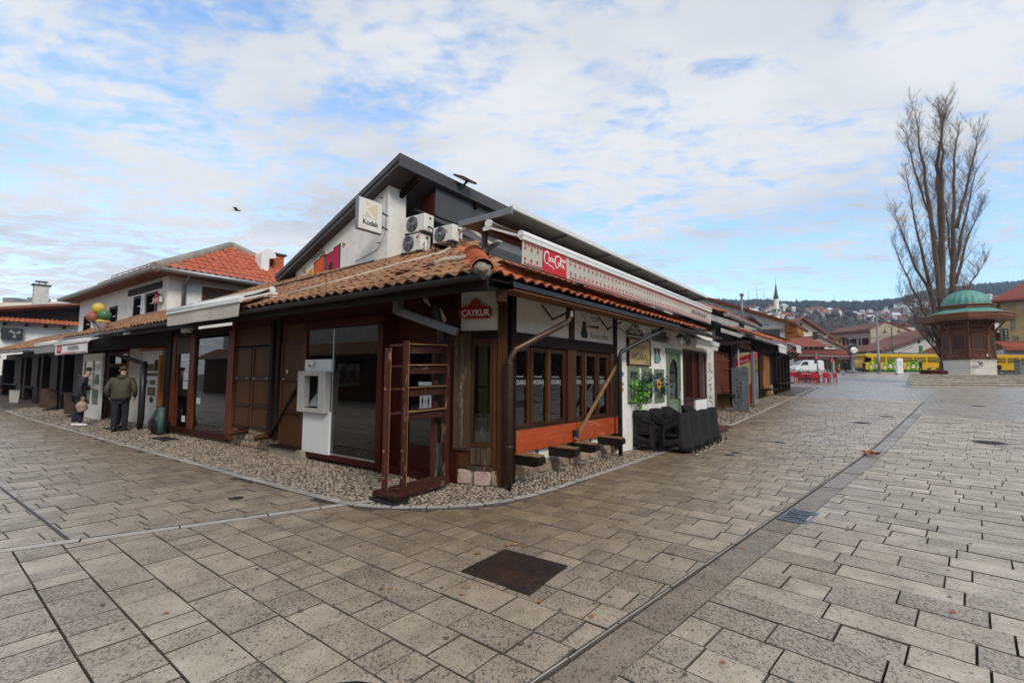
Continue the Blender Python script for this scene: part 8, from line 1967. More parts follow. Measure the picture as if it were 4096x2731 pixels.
def car():
 y = 56; z = 2.55; F_ = Fr((0, y), (1, 0), (0, -1)); t = thing('car', 'dark small car half hidden behind the fountain steps', 'car', (56.2, y + .8, z)); x0 = 54.2
 m = MB(); m.prism([F_.P(x0 + a, 0, z + q) for a, q in ((0, .25), (3.5, .25), (3.6, .7), (2.9, .85), (2.3, 1.35), (.6, 1.4), (.05, .85))], -F_.ey * 1.6); obj('body', m, CARDARK, t, bevel=.06); m = MB(); m.prism([F_.P(x0 + a, .01, z + q) for a, q in ((.55, .9), (.75, 1.28), (2.2, 1.26), (2.6, .9))], F_.ey * .01); obj('side_window', m, GLASSDARK, t)
 for a in (.7, 2.85): m = MB(); m.lathe(F_.P(x0 + a, -.1, z + .28), [(.28, 0), (.28, .14)], 16, ax=F_.ey); w = obj('wheel', m, TYRE, t); m = MB(); m.lathe(F_.P(x0 + a, .042, z + .28), [(.16, 0), (.15, .02)], 12, ax=F_.ey); obj('rim', m, ALU, w)
 B('tail_light', F_, (x0 + 3.3, x0 + 3.58, -.2, .012, z + .7, z + .85), SIGNRED, t)
car()
def red_chairs():
 z = lambda x, y: gz(x, y)
 def chair(x, y, ang, label, first=None):
  if first is None:
   t = thing('red_chair', label, 'chair', (0, 0, 0), 0, 'red plastic chairs at the café tables'); F0 = Fr((0, 0), (1, 0), (0, 1))
   B('seat', F0, (-.27, .27, -.25, .25, .42, .47), REDPLASTIC, t); B('backrest', F0, (-.27, .27, -.28, -.24, .42, .84), REDPLASTIC, t)
   for s in (-1, 1):
    B('armrest', F0, (s * .27 - .02, s * .27 + .02, -.28, .22, .62, .67), REDPLASTIC, t)
    for d in (-.25, .22): B('leg', F0, (s * .25 - .025, s * .25 + .025, d - .03, d + .03, .0, .44 if d < 0 else .64), REDPLASTIC, t)
  Mx = Matrix.Translation((x, y, z(x, y))) @ Matrix.Rotation(ang, 4, 'Z')
  if first is None: t.matrix_world = Mx; WM[t.name] = Mx; return t
  return copy_tree(first, M_new=Mx, label=label)
 c0 = None; spots = [(24.5, 40.6, -1.2), (25.35, 39.9, -.2), (25.5, 41.3, 3.0), (26.2, 40.0, .1), (26.95, 40.1, .6), (26.5, 41.6, 3.1), (24.9, 42.0, 2.9)]
 names = ['leftmost red plastic chair turned sideways at the pale tables', 'red plastic chair with its back to the camera, second from the left', 'red plastic chair behind the first pale table', 'red plastic chair with its back to the camera, third in the front line', 'rightmost red plastic chair of the set', 'red plastic chair behind the right pale table', 'red plastic chair at the back of the set by the black parapet']
 for k, (x, y, a) in enumerate(spots):
  c = chair(x, y, a, names[k], c0); c0 = c0 or c
 for k, (x, y) in enumerate(((25.2, 40.8), (26.3, 40.9))):
  zz = z(x, y); t = thing('cafe_table', ('pale round café table among the red chairs, left one', 'pale round café table among the red chairs, right one')[k], 'table', (x, y, zz)); m = MB(); m.lathe((x, y, zz + .70), [(.36, 0), (.38, .02), (.36, .04)], 18); obj('tabletop', m, WHITEPAINT, t); m = MB(); m.tube([(x, y, zz), (x, y, zz + .7)], .035, 8); obj('leg', m, BLACK, t); m = MB(); m.lathe((x, y, zz), [(.25, 0), (.2, .03), (.04, .05)], 12); obj('foot', m, BLACK, t)
 t = thing('cover_screen', 'low black cloth screen behind the red chairs', 'screen', (28, 45, gz(28, 45))); zz = gz(28, 45); m = MB(); F_ = Fr((27.0, 45), (1, .05), (.05, -1)); vs = []
 for k in range(13): vs += [F_.P(k * .17, .05 * math.sin(k * 2.2), zz - .05), F_.P(k * .17, .05 * math.sin(k * 2.2), zz + .78 + .04 * math.sin(k * 1.3))]
 m.add(vs, [(2 * k, 2 * k + 2, 2 * k + 3, 2 * k + 1) for k in range(12)]); b = obj('cloth', m, BLACK, t); b.modifiers.new('s', 'SOLIDIFY').thickness = .04
red_chairs()
def furniture():
 x, y = 50.6, 65.5; z = gz(x, y); t = thing('tram_mast', 'tall grey tram mast standing before the yellow tram', 'mast', (x, y, z)); m = MB(); m.tube([(x, y, z), (x, y, z + 2.2), (x, y, z + 2.25), (x, y, z + 8.2)], [.2, .19, .14, .11], 12); obj('shaft', m, GREYMETAL, t); m = MB(); m.tube([(x - .6, y, z + 7.9), (x, y, z + 8.1), (x + .55, y, z + 7.7)], .05, 6); m.ball((x - .62, y, z + 7.75), .14); m.ball((x + .6, y, z + 7.55), .12); obj('lamp_heads', m, DARKCLAD, t); B('collar', W, (x - .22, x + .22, y - .22, y + .22, z, z + .25), GREYMETAL, t); m = MB(); m.tube([(x, y, z + 5.0), (x + 3.2, y - 1, z + 5.2)], .03, 6); obj('bracket_arm', m, GREYMETAL, t)
 x, y = 48.08, 67; z = gz(x, y); t = thing('street_clock', 'grey street clock on a post with a round white dial', 'clock', (x, y, z)); m = MB(); m.lathe((x, y, z), [(.95, 0), (.95, .18), (.3, .2), (.2, .5), (.15, 2.3), (.22, 2.5)], 14); obj('post', m, GREYMETAL, t); h = B('clock_head', W, (x - .58, x + .58, y - .3, y + .3, z + 2.5, z + 3.75), DARKCLAD, t, bevel=.12); m = MB(); m.lathe((x, y - .31, z + 3.15), [(.46, 0), (.44, .02)], 24, ax=(0, -1, 0)); d = obj('dial', m, WHITEPAINT, h)
 m = MB(); m.beam((x, y - .34, z + 3.15), (x - .26, y - .34, z + 3.02), .05, .01, up=(0, 1, 0)); m.beam((x, y - .34, z + 3.15), (x + .3, y - .34, z + 3.32), .035, .01, up=(0, 1, 0)); obj('hands', m, BLACKPRINT, d); m = MB(); m.prism([(x - .7, y - .35, z + 3.75), (x + .7, y - .35, z + 3.75), (x, y - .35, z + 4.15)], (0, .7, 0)); obj('cap', m, DARKCLAD, t)
 x, y = 51.05, 62.6; z = gz(x, y) - .02; t = thing('info_pillar', 'white information pillar with small print before the tram', 'pillar', (x, y, z)); b = B('slab', W, (x - .4, x + .4, y - .15, y + .15, z, z + 2.02), WHITEPAINT, t, bevel=.04)
 for zz, w in ((1.5, .14), (1.15, .16), (.85, .26), (.65, .22)): B('print_line', W, (x - w, x + w, y - .156, y - .151, z + zz, z + zz + (.08 if zz > 1 else .03)), SIGNGREEN if zz > 1 else GREYPRINT, b, bevel=0)
 x, y = 61.0, 76; z = gz(x, y) - .05; t = thing('street_lamp', 'green street lamp with two curved arms above the tram', 'lamp', (x, y, z)); m = MB(); m.tube([(x, y, z), (x, y, z + 7.0)], [.12, .08], 10); obj('shaft', m, LAMPGREEN, t)
 for s, dx, dz in ((-1, 1.1, 6.5), (1, 1.2, 6.6)):
  m = MB(); m.tube([(x, y, z + 6.9)] + [(x + s * dx * k / 6, y, z + 6.9 + .35 * math.sin(PI * k / 6)) for k in range(1, 7)] + [(x + s * dx, y, dz + z)], .04, 6); a = obj('arm', m, LAMPGREEN, t); m = MB(); m.lathe((x + s * dx, y, z + dz - .35), [(.34, 0), (.3, .08), (.1, .3), (.05, .38)], 12); obj('lamp_shade', m, LAMPGREEN, a)
 red = emit('red_signal', (1, .02, .02), 1.0)
 for k, (x, y, zt, zl, lb) in enumerate(((38.4, 60, 0, 4.24, 'traffic light showing red above the white van'), (43.0, 64, 0, 4.05, 'lower traffic light showing red in front of the butcher shop'), (45.3, 66, 0, 2.98, 'small low red signal light near the shop windows'))):
  z = gz(x, y); t = thing('traffic_light', lb, 'traffic light', (x, y, z)); m = MB(); m.tube([(x + .22, y + .1, z), (x + .22, y + .1, zl + .7)], .06, 8); obj('pole', m, GREYMETAL, t); b = B('head', W, (x - .16, x + .16, y - .12, y + .1, zl - .7, zl + .22), BLACK, t)
  m = MB(); m.lathe((x, y - .125, zl), [(.10, 0), (.09, .02)], 14, ax=(0, -1, 0)); obj('red_lens', m, red, b)
  for q in (.28, .55): m = MB(); m.lathe((x, y - .125, zl - q), [(.11, 0), (.10, .01)], 12, ax=(0, -1, 0)); obj('dark_lens', m, DARKCLAD, b)
 x, y, z = 38.4, 60, 6.6; t = thing('signal_head', 'black signal head hung high before the cream gable', 'traffic light', (x, y, z)); B('head', W, (x - .2, x + .2, y - .15, y + .15, z, z + .95), BLACK, t, bevel=.03)
 for q in (.1, .42, .74): m = MB(); m.tube([(x + .1, y - .1, z + q + .1), (x + .42, y - .25, z + q + .06)], .1, 8); obj('visor', m, BLACK, t)
 m = MB(); m.beam((x, y, z + .4), (x - 8, y + .5, z - .2), .04, .04); m.tube([(x + .0, y, z + .95), (x + 7, y + 3, z + .8)], .02, 5); obj('span_wire', m, BLACK, t); B('lamp_box', W, (x + 1.0, x + 1.6, y - .1, y + .2, z + .1, z + .5), GREYMETAL, t)
 wires = MB(); rg_ = random.Random(2)
 for k, (p, q) in enumerate((((30, 62, 7.4), (50.6, 65.5, 8.6)), ((50.6, 65.5, 8.4), (61, 76, 8.8)), ((50.6, 65.5, 7.4), (86, 80, 10.3)), ((40, 72, 8.0), (95, 71, 8.3)), ((40, 74, 8.1), (95, 73, 8.5)), ((61, 76, 8.4), (86, 81.5, 9.6)))):
  a, b = Vector(p), Vector(q); wires.tube([a.lerp(b, i / 8) - Vector((0, 0, .35 * math.sin(PI * i / 8))) for i in range(9)], .018, 4)
 o = obj('tram_wires', wires, BLACK); o['kind'] = 'structure'
 for k, (x, y, c, lb) in enumerate(((55.6, 74, TEAL, 'turquoise banner on a post right of the clock'), (57.6, 92, BLUEPRINT, 'blue hanging shop sign on the pink house'), (72.4, 84, SIGNGREEN, 'green and blue upright sign above the tram roof'), (60.2, 84, SIGNRED, 'small red upright sign above the tram roof'))):
  z = gz(x, y); zz = (4.4, 7.0, 6.2, 6.3)[k] ; t = thing('banner', lb, 'banner', (x, y, z)); m = MB(); m.tube([(x + .35, y, z), (x + .35, y, zz + 1.5)], .05, 6); obj('post', m, GREYMETAL, t); B('panel', W, (x - .3, x + .3, y - .03, y + .03, zz, zz + 1.4), c, t)
 for k in range(5):
  x, y = 45.2 + k * 1.35, 70.2; z = gz(x, y); m = MB(); m.lathe((x, y, z), [(.06, 0), (.06, .75), (.075, .8), (.05, .88)], 10); o = obj('bollard', m, GREYMETAL); tag(o, ('bollard by the tram stop, leftmost of five', 'bollard by the tram stop, second from the left', 'bollard by the tram stop, middle of five', 'bollard by the tram stop, fourth from the left', 'bollard by the tram stop, nearest to the clock')[k], 'bollard', 'bollards before the butcher shop')
LAMPGREEN = M('lamp_green', (.03, .085, .06), (.025, .07, .05), 5, .5, 0)
furniture()
# ---------------------------------------------------------------- houses behind the square
def win(P, F_, a, z, w, h, mt=None, fm=None, d=.0):
 f = B('window', F_, (a, a + w, d, d + .05, z, z + h), mt or GLASSDARK, P, bevel=0); B('frame', F_, (a - .08, a + w + .08, d, d + .08, z - .1, z), fm or WHITEPAINT, f, bevel=0); B('frame', F_, (a - .08, a + w + .08, d, d + .08, z + h, z + h + .08), fm or WHITEPAINT, f, bevel=0); B('frame', F_, (a + w / 2 - .04, a + w / 2 + .04, d + .05, d + .08, z, z + h), fm or WHITEPAINT, f, bevel=0)
FARTILE = tile_mat('far_red_tile', (.27, .07, .04), (.20, .05, .035), (.25, .10, .06), .4, (.08, .03, .025)); PINKWALL = M('faded_pink_plaster', (.42, .33, .29), (.34, .27, .24), .8, .9, .1, 8, dirt=(.22, .18, .16), dirt_amt=.5, dirt_scale=.7); BEIGEWALL = M('bare_beige_gable', (.47, .36, .25), (.40, .31, .215), .6, .9, .1, 8, dirt=(.30, .24, .19), dirt_amt=.5, dirt_scale=.4); YELWALL = M('yellow_plaster', (.60, .44, .19), (.54, .39, .16), .8, .9, 0, dirt=(.4, .3, .15), dirt_amt=.4, dirt_scale=.5); OCHREWALL = M('ochre_plaster', (.40, .29, .12), (.34, .245, .105), .8, .9, .05, 8, dirt=(.25, .19, .10), dirt_amt=.6, dirt_scale=.4)
def far_houses():
 F_ = Fr((0, 84), (1, 0), (0, -1)); P = thing('butcher_shop', 'low red-roofed butcher shop with red lettered fascia behind the van', 'shop', (56, 86, 2.8)); z = 2.8
 B('wall', F_, (50, 60.3, -6, -.3, z - .3, 5.5), PLASTEROLD, P, bevel=0); B('fascia', F_, (49.9, 60.3, -.2, .0, 5.02, 5.55), SIGNRED, P)
 text('lettering', 'MESNICA', F_, 55.1, .01, 5.08, .5, WHITEPRINT, P, bold=.01); text('lettering', 'MUJANIĆ', F_, 58.6, .01, 5.08, .5, WHITEPRINT, P, bold=.01); text('lettering', 'BRAĆA', F_, 51.6, .01, 5.08, .5, SIGNGOLD, P)
 for a0, a1 in ((50.2, 53.4), (53.7, 56.4), (57.2, 60.0)):
  w = B('shop_window', F_, (a0, a1, -.25, -.2, z + .45, 5.0), GLASSDARK, P, bevel=0); B('yellow_counter', F_, (a0 + .1, a1 - .1, -.6, -.5, z + .3, z + 1.0), MURALYELLOW, w, bevel=0); B('frame', F_, ((a0 + a1) / 2 - .05, (a0 + a1) / 2 + .05, -.2, -.15, z + .3, 5.0), BLACK, w, bevel=0)
 for a in (53.5, 56.75, 60.2): B('pier', F_, (a - .25, a + .25, -.3, .05, z - .3, 5.02), STEPSTONE, P)
 m = MB(); m.hexa([(49.3, 83.1, 5.62), (61.2, 83.1, 5.62), (58.5, 86.2, 6.9), (50, 86.2, 6.9), (49.3, 83.1, 5.72), (61.2, 83.1, 5.72), (58.5, 86.2, 7.0), (50, 86.2, 7.0)]); obj('roof', m, FARTILE, P)
 for k in range(34): m = MB(); x = 49.5 + k * .34; m.tube([(x, 83.08, 5.76), (x + (54.2 - x) * .25, 85.9, 6.95)], .09, 5); obj('tile_rib', m, FARTILE, bpy.data.objects[P.name]) if k < 60 else None
 B('eave', F_, (49.3, 61.2, .8, .95, 5.55, 5.68), GREYMETAL, P)
 B('upper_wall', F_, (50.5, 56.7, -6, -1.9, 6.2, 7.5), WHITEPAINT, P, bevel=0)
 for k in range(6): B('upper_window', F_, (50.9 + k * .98, 51.6 + k * .98, -1.9, -1.86, 6.5, 7.4), BLACK, P, bevel=0)
 m = MB(); m.add([(49.8, 85.3, 7.45), (57.3, 85.3, 7.45), (57.3, 91, 7.45), (49.8, 91, 7.45), (51.8, 87.8, 9.4), (55.2, 87.8, 9.4), (49.8, 85.3, 7.3), (57.3, 85.3, 7.3)], [(0, 1, 5, 4), (1, 2, 5), (2, 3, 4, 5), (3, 0, 4), (6, 7, 1, 0)]); obj('upper_roof', m, FARTILE, P)
 F2 = Fr((0, 95), (1, 0), (0, -1)); P = thing('gable_cream_house', 'large cream house gable with dark eaves behind the row', 'building', (57, 97, 3.5)); m = MB(); m.prism([F2.P(a, 0, z) for a, z in ((51.5, 3), (63.3, 3), (63.3, 9.9), (58.0, 13.5), (51.5, 9.2))], -F2.ey * 12); obj('wall', m, CREAM, P)
 for s in ((58.0, 13.75, 64.3, 9.5), (58.0, 13.75, 50.8, 8.9)): m = MB(); m.beam(F2.P(s[0], -5.5, s[1]), F2.P(s[2], -5.5, s[3]), 13.2, .25, up=(0, 0, 1)); obj('roof', m, TILEDARK, P)
 B('attic_opening', F2, (57.8, 58.3, .0, .03, 12.2, 12.8), BLACK, P, bevel=0); win(P, F2, 55.2, 9.4, .95, 1.1)
 x, y = 67.3, 120; t = thing('minaret', 'slim white minaret with dark pointed cap rising behind the row', 'minaret', (x, y, 4)); m = MB(); m.lathe((x, y, 4), [(1.0, 0), (1.0, 10), (.75, 12.8), (.72, 13.3)], 12, smooth=False); obj('shaft', m, PLASTER, t); m = MB(); m.lathe((x, y, 17.3), [(.72, 0), (1.05, 1.1), (1.05, 1.9), (.98, 1.9), (.98, 1.2)], 14, smooth=False); obj('balcony', m, PLASTEROLD, t); m = MB(); m.lathe((x, y, 18.4), [(.62, 0), (.56, 3.4), (.66, 3.5)], 12, smooth=False); obj('upper_shaft', m, PLASTER, t); m = MB(); m.lathe((x, y, 21.8), [(.62, 0), (.5, .6), (.03, 4.2)], 12); obj('cap', m, DARKCLAD, t); m = MB(); m.lathe((x, y, 25.8), [(.04, 0), (.03, 1.5)], 6); m.ball((x, y, 26.2), .12); obj('finial', m, GREYMETAL, t)
 for k in range(7): an = 2 * PI * k / 7; B('balcony_panel', frame_at(x + math.sin(an) * 1.05, y - math.cos(an) * 1.05, an), (-.3, .3, .0, .04, 18.45, 19.1), SIGNGREEN, t, bevel=0)
 F3 = Fr((0, 105), (1, 0), (0, -1)); P = thing('yellow_house', 'small yellow house with dark roof between the cream gable and the pink house', 'building', (72.5, 107, 3.5)); m = MB(); m.prism([F3.P(a, 0, z) for a, z in ((71.3, 4), (74.0, 4), (74.0, 10.0), (72.8, 10.7), (71.3, 10.0))], -F3.ey * 6); obj('wall', m, YELWALL, P); m = MB(); m.beam(F3.P(72.8, -2.5, 10.9), F3.P(74.8, -2.5, 9.7), 7, .2); obj('roof', m, TILEDARK, P); m = MB(); m.beam(F3.P(72.8, -2.5, 10.9), F3.P(70.3, -2.5, 9.9), 7, .2); obj('roof', m, TILEDARK, P); B('window', F3, (72.4, 72.8, .0, .03, 9.5, 10), GLASSDARK, P, bevel=0)
 F3 = Fr((0, 92), (1, 0), (0, -1)); P = thing('white_cottage', 'low white house with dark sloping roof behind the butcher shop', 'building', (62.5, 93, 3)); m = MB(); m.prism([F3.P(a, 0, z) for a, z in ((59.5, 3), (65.3, 3), (65.3, 6.9), (62.3, 9.0), (59.5, 9.6))], -F3.ey * 6); obj('wall', m, PLASTER, P); m = MB(); m.beam(F3.P(59.3, -2.8, 9.95), F3.P(66.6, -2.8, 6.6), 7, .3); obj('roof', m, TILEDARK, P); B('vent', F3, (61.4, 62.2, .0, .03, 7.6, 7.9), BLACK, P, bevel=0); m = MB(); m.lathe((66.3, 91.6, 7.1), [(.5, 0), (.35, .12), (.08, .18)], 16, ax=(-.4, -.9, .2)); o = obj('satellite_dish', m, PLASTERPANEL); tag(o, 'white satellite dish by the dark sloping roof', 'dish')
 F3 = Fr((0, 112), (1, 0), (0, -1)); P = thing('grey_house', 'grey house with flat eaves behind the yellow house', 'building', (79, 114, 4)); B('wall', F3, (76.0, 86, -6, 0, 4, 12.2), PLASTEROLD, P, bevel=0); B('roof', F3, (75.0, 87, -7, .8, 12.2, 12.5), TILEDARK, P)
 for k in range(4): win(P, F3, 77.2 + k * 1.2, 10.3, .6, 1.2)
 P = thing('gabled_block', 'big block with blind beige gable and pink windowed side above the tram', 'building', (79, 101, 3)); F4 = Fr((0, 100), (1, 0), (0, -1)); m = MB(); m.prism([F4.P(a, 0, z) for a, z in ((75.8, 3), (84.5, 3), (84.5, 11.8), (82.9, 12.6), (79.1, 13.6), (75.8, 12.2))], -F4.ey * 14); obj('gable_wall', m, BEIGEWALL, P)
 F5 = Fr((72.4, 107), (3.4 / 7.8, -7.0 / 7.8), (-7.0 / 7.8, -3.4 / 7.8)); B('side_wall', F5, (-1, 7.8, -2, .0, 3, 11.6), PINKWALL, P, bevel=0); B('side_eave', F5, (-1.5, 7.8, -2, .5, 11.6, 12.0), TILEDARK, P)
 for k in range(3):
  for z in (5.2, 8.8): win(P, F5, .6 + k * 2.4, z, 1.1, 1.5); B('shutter', F5, (1.75 + k * 2.4, 2.6 + k * 2.4, .0, .05, z, z + 1.5), WMAROON, P)
 m = MB(); m.beam(F4.P(79.1, -7, 13.75), F4.P(75.2, -7, 12.1), 14.4, .2); obj('roof', m, TILEDARK, P); m = MB(); m.beam(F4.P(79.1, -7, 13.75), F4.P(84.8, -7, 11.8), 14.4, .2); obj('roof', m, FARTILE, P)
 F6 = Fr((0, 104), (1, 0), (0, -1)); P = thing('pale_house', 'pale house with two dark windows above the white wall', 'building', (92, 106, 3)); B('wall', F6, (86.8, 100, -6, 0, 3, 13.4), PLASTERPANEL, P, bevel=0); B('roof', F6, (86, 101, -7, .6, 13.4, 13.7), TILEDARK, P)
 for a in (89.5, 91.6, 95): win(P, F6, a, 11.2, 1.0, 1.1, WMAROON)
 F7 = Fr((0, 88), (1, 0), (0, -1)); P = thing('sloped_roof_house', 'white-walled house with long brown roof sloping to the left', 'building', (74, 90, 3)); m = MB(); m.prism([F7.P(a, 0, z) for a, z in ((67.6, 3), (80, 3), (80, 10.4), (77.2, 9.7), (68.2, 6.6))], -F7.ey * 8); obj('wall', m, PLASTEROLD, P)
 m = MB(); m.beam(F7.P(67.6, -3.4, 6.75), F7.P(80, -3.4, 11.2), 9.5, .35); obj('roof', m, TILEDARK, P); m = MB(); m.prism([F7.P(a, .9, z) for a, z in ((74.6, 6.4), (80.5, 8.9), (80.5, 6.4))], -F7.ey * .3); obj('brown_gable', m, TILEDARK, P); m = MB(); m.lathe(F7.P(75.6, .02, 8.6), [(.3, 0), (.3, .04)], 14, ax=F7.ey); obj('round_window', m, GLASSDARK, P); B('low_wall', F7, (68.5, 73, .0, .4, 5.0, 6.7), PLASTEROLD, P, bevel=0); B('dark_front', F7, (73.4, 80, .3, .5, 4.5, 6.5), BROWNPRINT, P, bevel=0)
 P = thing('ochre_hotel', 'tall ochre building with red tiled eaves at the right edge', 'building', (92, 86, 3)); F8 = Fr((86.1, 83), (.72, -.69), (-.69, -.72)); B('wall', F8, (0, 14, -10, 0, 3, 15.7), OCHREWALL, P, bevel=0); m = MB(); m.add([F8.P(-1.4, 1.4, 15.6), F8.P(15, 1.4, 15.6), F8.P(15, -5, 20), F8.P(4.5, -5, 20), F8.P(-1.4, -11, 15.6), F8.P(-1.4, 1.4, 15.3), F8.P(15, 1.4, 15.3), F8.P(-1.4, -11, 15.3)], [(0, 1, 2, 3), (0, 3, 4), (5, 6, 1, 0), (7, 5, 0, 4), (5, 7, 6)]); obj('roof', m, FARTILE, P)
 for a, z, w, h in ((1.1, 10.3, .5, 2.5), (1.35, 7.9, .5, 1.4), (3.2, 10.3, .5, 2.5), (.75, 14.3, .45, .8)): win(P, F8, a, z, w, h, None, OCHREWALL)
 B('dark_patch', F8, (1.9, 2.9, .0, .01, 13.9, 15.2), BEIGEWALL, P, bevel=0); B('ledge', F8, (1.5, 14, .0, .3, 7.4, 7.6), GREYMETAL, P)
 s = thing('hotel_sign', 'black upright sign with white letters on the ochre building', 'sign', (85.4, 82, 8)); B('board', W, (85.05, 85.85, 81.8, 82, 7.9, 10.5), BLACK, s)
 for k, ch in enumerate('HOTEL'): text('lettering', ch, Fr((0, 81.79), (1, 0), (0, -1)), 85.45, .005, 10.0 - k * .5, .45, WHITEPRINT, s)
 P = thing('tiled_kiosk', 'small shelter with light red tiled roof behind the right tram', 'kiosk', (86, 79, 3)); m = MB(); m.hexa([(80.3, 77, 6.5), (96, 77, 6.9), (96, 81, 8.1), (83.5, 81, 7.9), (80.3, 77, 6.7), (96, 77, 7.1), (96, 81, 8.3), (83.5, 81, 8.1)]); obj('roof', m, TILERED, P); B('wall', W, (81, 95, 78, 80, 3, 6.6), PLASTEROLD, P, bevel=0)
 for k in range(36): m = MB(); x = 80.6 + k * .43; m.tube([(x, 76.95, 6.75 + k * .011), (x + (88 - x) * .2, 80.6, 8.12 + k * .004)], .1, 5); obj('tile_rib', m, TILERED, P)
 F9 = Fr((0, 92), (1, 0), (0, -1)); P = thing('white_terrace', 'white flat house with dark roof line left of the ochre building', 'building', (90, 95, 3)); B('wall', F9, (83.5, 98, -6, 0, 3, 13.0), PLASTERPANEL, P, bevel=0); B('roof', F9, (83, 98, -6, .3, 13.0, 13.3), DARKCLAD, P); B('lower_roof', F9, (82.5, 96, .0, 3, 9.4, 10.6), TILEDARK, P); B('lower_wall', F9, (83, 96, .0, 2.6, 3, 9.4), YELWALL, P); B('ledge', F9, (83.4, 98, .0, .2, 11.4, 11.6), GREYMETAL, P)
far_houses()
# ---------------------------------------------------------------- hills, hillside town, woods
def ridge(az):
 """height of the skyline at 900 m, by direction (x/y)"""
 xs = [(-2.5, 60), (-.3, 90), (.3, 130), (.43, 149), (.576, 148), (.67, 147), (.72, 148), (.77, 151), (.817, 155), (.9, 171), (1.0, 184), (1.1, 191), (1.6, 200), (3, 150)]
 for i in range(len(xs) - 1):
  if xs[i][0] <= az <= xs[i + 1][0]: t = (az - xs[i][0]) / (xs[i + 1][0] - xs[i][0]); return xs[i][1] + (xs[i + 1][1] - xs[i][1]) * t
 return 60
def hill_z(x, y):
 az = x / max(y, 1); t = (y - 130) / 770
 if t <= 0: return min(gz(x, y), 5.4)
 base = 5.4 + (ridge(az) - 11) * min(1, t) ** 1.15
 k = min(1, t * 4) * (1 if t < .9 else .35)
 b = 16 * noise.noise(Vector((x * .006, y * .006, 3.1))) + 7 * noise.noise(Vector((x * .018, y * .018, 1.7)))
 spur = 11 * math.exp(-((az - .70) / .075) ** 2 - ((y - 330) / 90) ** 2)
 if t > 1: base -= (t - 1) * 160
 return base + b * k + spur
def hills():
 mb = MB(); na, nr = 130, 60; az0, az1 = -.55, 1.75
 for j in range(nr + 1):
  y = 130 + 1000 * (j / nr) ** 1.25
  for i in range(na + 1):
   az = az0 + (az1 - az0) * i / na; x = az * y; mb.v.append((x, y, hill_z(x, y) - (.3 if j == 0 else 0)))
 mb.add([], []);
 for j in range(nr):
  for i in range(na):
   a = j * (na + 1) + i; mb.f.append((a, a + 1, a + na + 2, a + na + 1)); mb.m.append(0); mb.sm.append(True)
 m, nt, b, N, Kk = new_mat('hillside'); pos = N('ShaderNodeNewGeometry').outputs['Position']; n1 = tex_noise(N, Kk, pos, .012, 5, .65); n2 = tex_noise(N, Kk, pos, .06, 5, .7); n3 = tex_noise(N, Kk, pos, .25, 4, .7)
 col = mix_rgb(N, Kk, ramp(N, Kk, n1, .4, .6), (.055, .045, .035), (.10, .095, .045)); col = mix_rgb(N, Kk, ramp(N, Kk, n2, .45, .65), col, (.04, .036, .03)); col = mix_rgb(N, Kk, ramp(N, Kk, n3, .5, .7, (0, 0, 0), (.6, .6, .6)), col, (.13, .105, .075))
 Kk(col, b.inputs['Base Color']); b.inputs['Roughness'].default_value = .95
 return struct('hills', mb, m, clean=False)
hills()
CONIF = M('conifer_green', (.022, .040, .024), (.014, .026, .018), .6, .9, 0, vary=.4); BROWNWOOD = M('bare_brush', (.075, .055, .045), (.05, .038, .034), .6, .95, 0, vary=.35)
def woods():
 rg_ = random.Random(17)
 def tree(mb, x, y, z, h, r, kind):
  n = 5; a0 = rg_.uniform(0, 6)
  if kind == 0: prof = [(r * .8, h * .12), (r, h * .3), (r * .55, h * .68), (.05, h)]
  else: prof = [(r * .5, h * .1), (r, h * .45), (r * .75, h * .8), (r * .15, h)]
  vs = [(x + rr * rg_.uniform(.7, 1.25) * math.cos(a0 + 2 * PI * k / n), y + rr * rg_.uniform(.7, 1.25) * math.sin(a0 + 2 * PI * k / n), z + zz * rg_.uniform(.92, 1.06)) for rr, zz in prof for k in range(n)]
  mb.add(vs, [(i * n + k, i * n + (k + 1) % n, (i + 1) * n + (k + 1) % n, (i + 1) * n + k) for i in range(3) for k in range(n)])
 f = MB(); br_ = MB()
 for _ in range(6500):      # dark pine belt on the ridge
  az = rg_.uniform(.30, 1.32); y = rg_.uniform(640, 925); x = az * y
  if y < 700 + 70 * noise.noise(Vector((az * 6, 0, 0))) and rg_.random() < .8: continue
  tree(f, x, y, hill_z(x, y) - 1, rg_.uniform(8, 13) * (.75 if y > 860 else 1), rg_.uniform(2.4, 4.2), 0 if rg_.random() < .6 else 1)
 for _ in range(1500):      # bare brush among the houses and on the spur
  az = rg_.uniform(.34, 1.25); y = rg_.uniform(185, 700); x = az * y
  if y > 420 and noise.noise(Vector((x * .01, y * .01, 5))) < -.05: continue
  tree(br_, x, y, hill_z(x, y) - .5, rg_.uniform(3, 6), rg_.uniform(1.5, 3), 1)
 for _ in range(2200):
  az = rg_.gauss(.69, .06); y = rg_.uniform(250, 370); x = az * y; tree(br_, x, y, hill_z(x, y) - .5, rg_.uniform(2, 4.5), rg_.uniform(.8, 1.6), 1)
 tag(obj('ridge_forest', f, CONIF, clean=False), kind='stuff', label='dark pine wood along the top of the hills', cat='forest'); tag(obj('brushwood', br_, BROWNWOOD, clean=False), kind='stuff', label='bare brown brush and trees among the hillside houses', cat='brushwood')
woods()
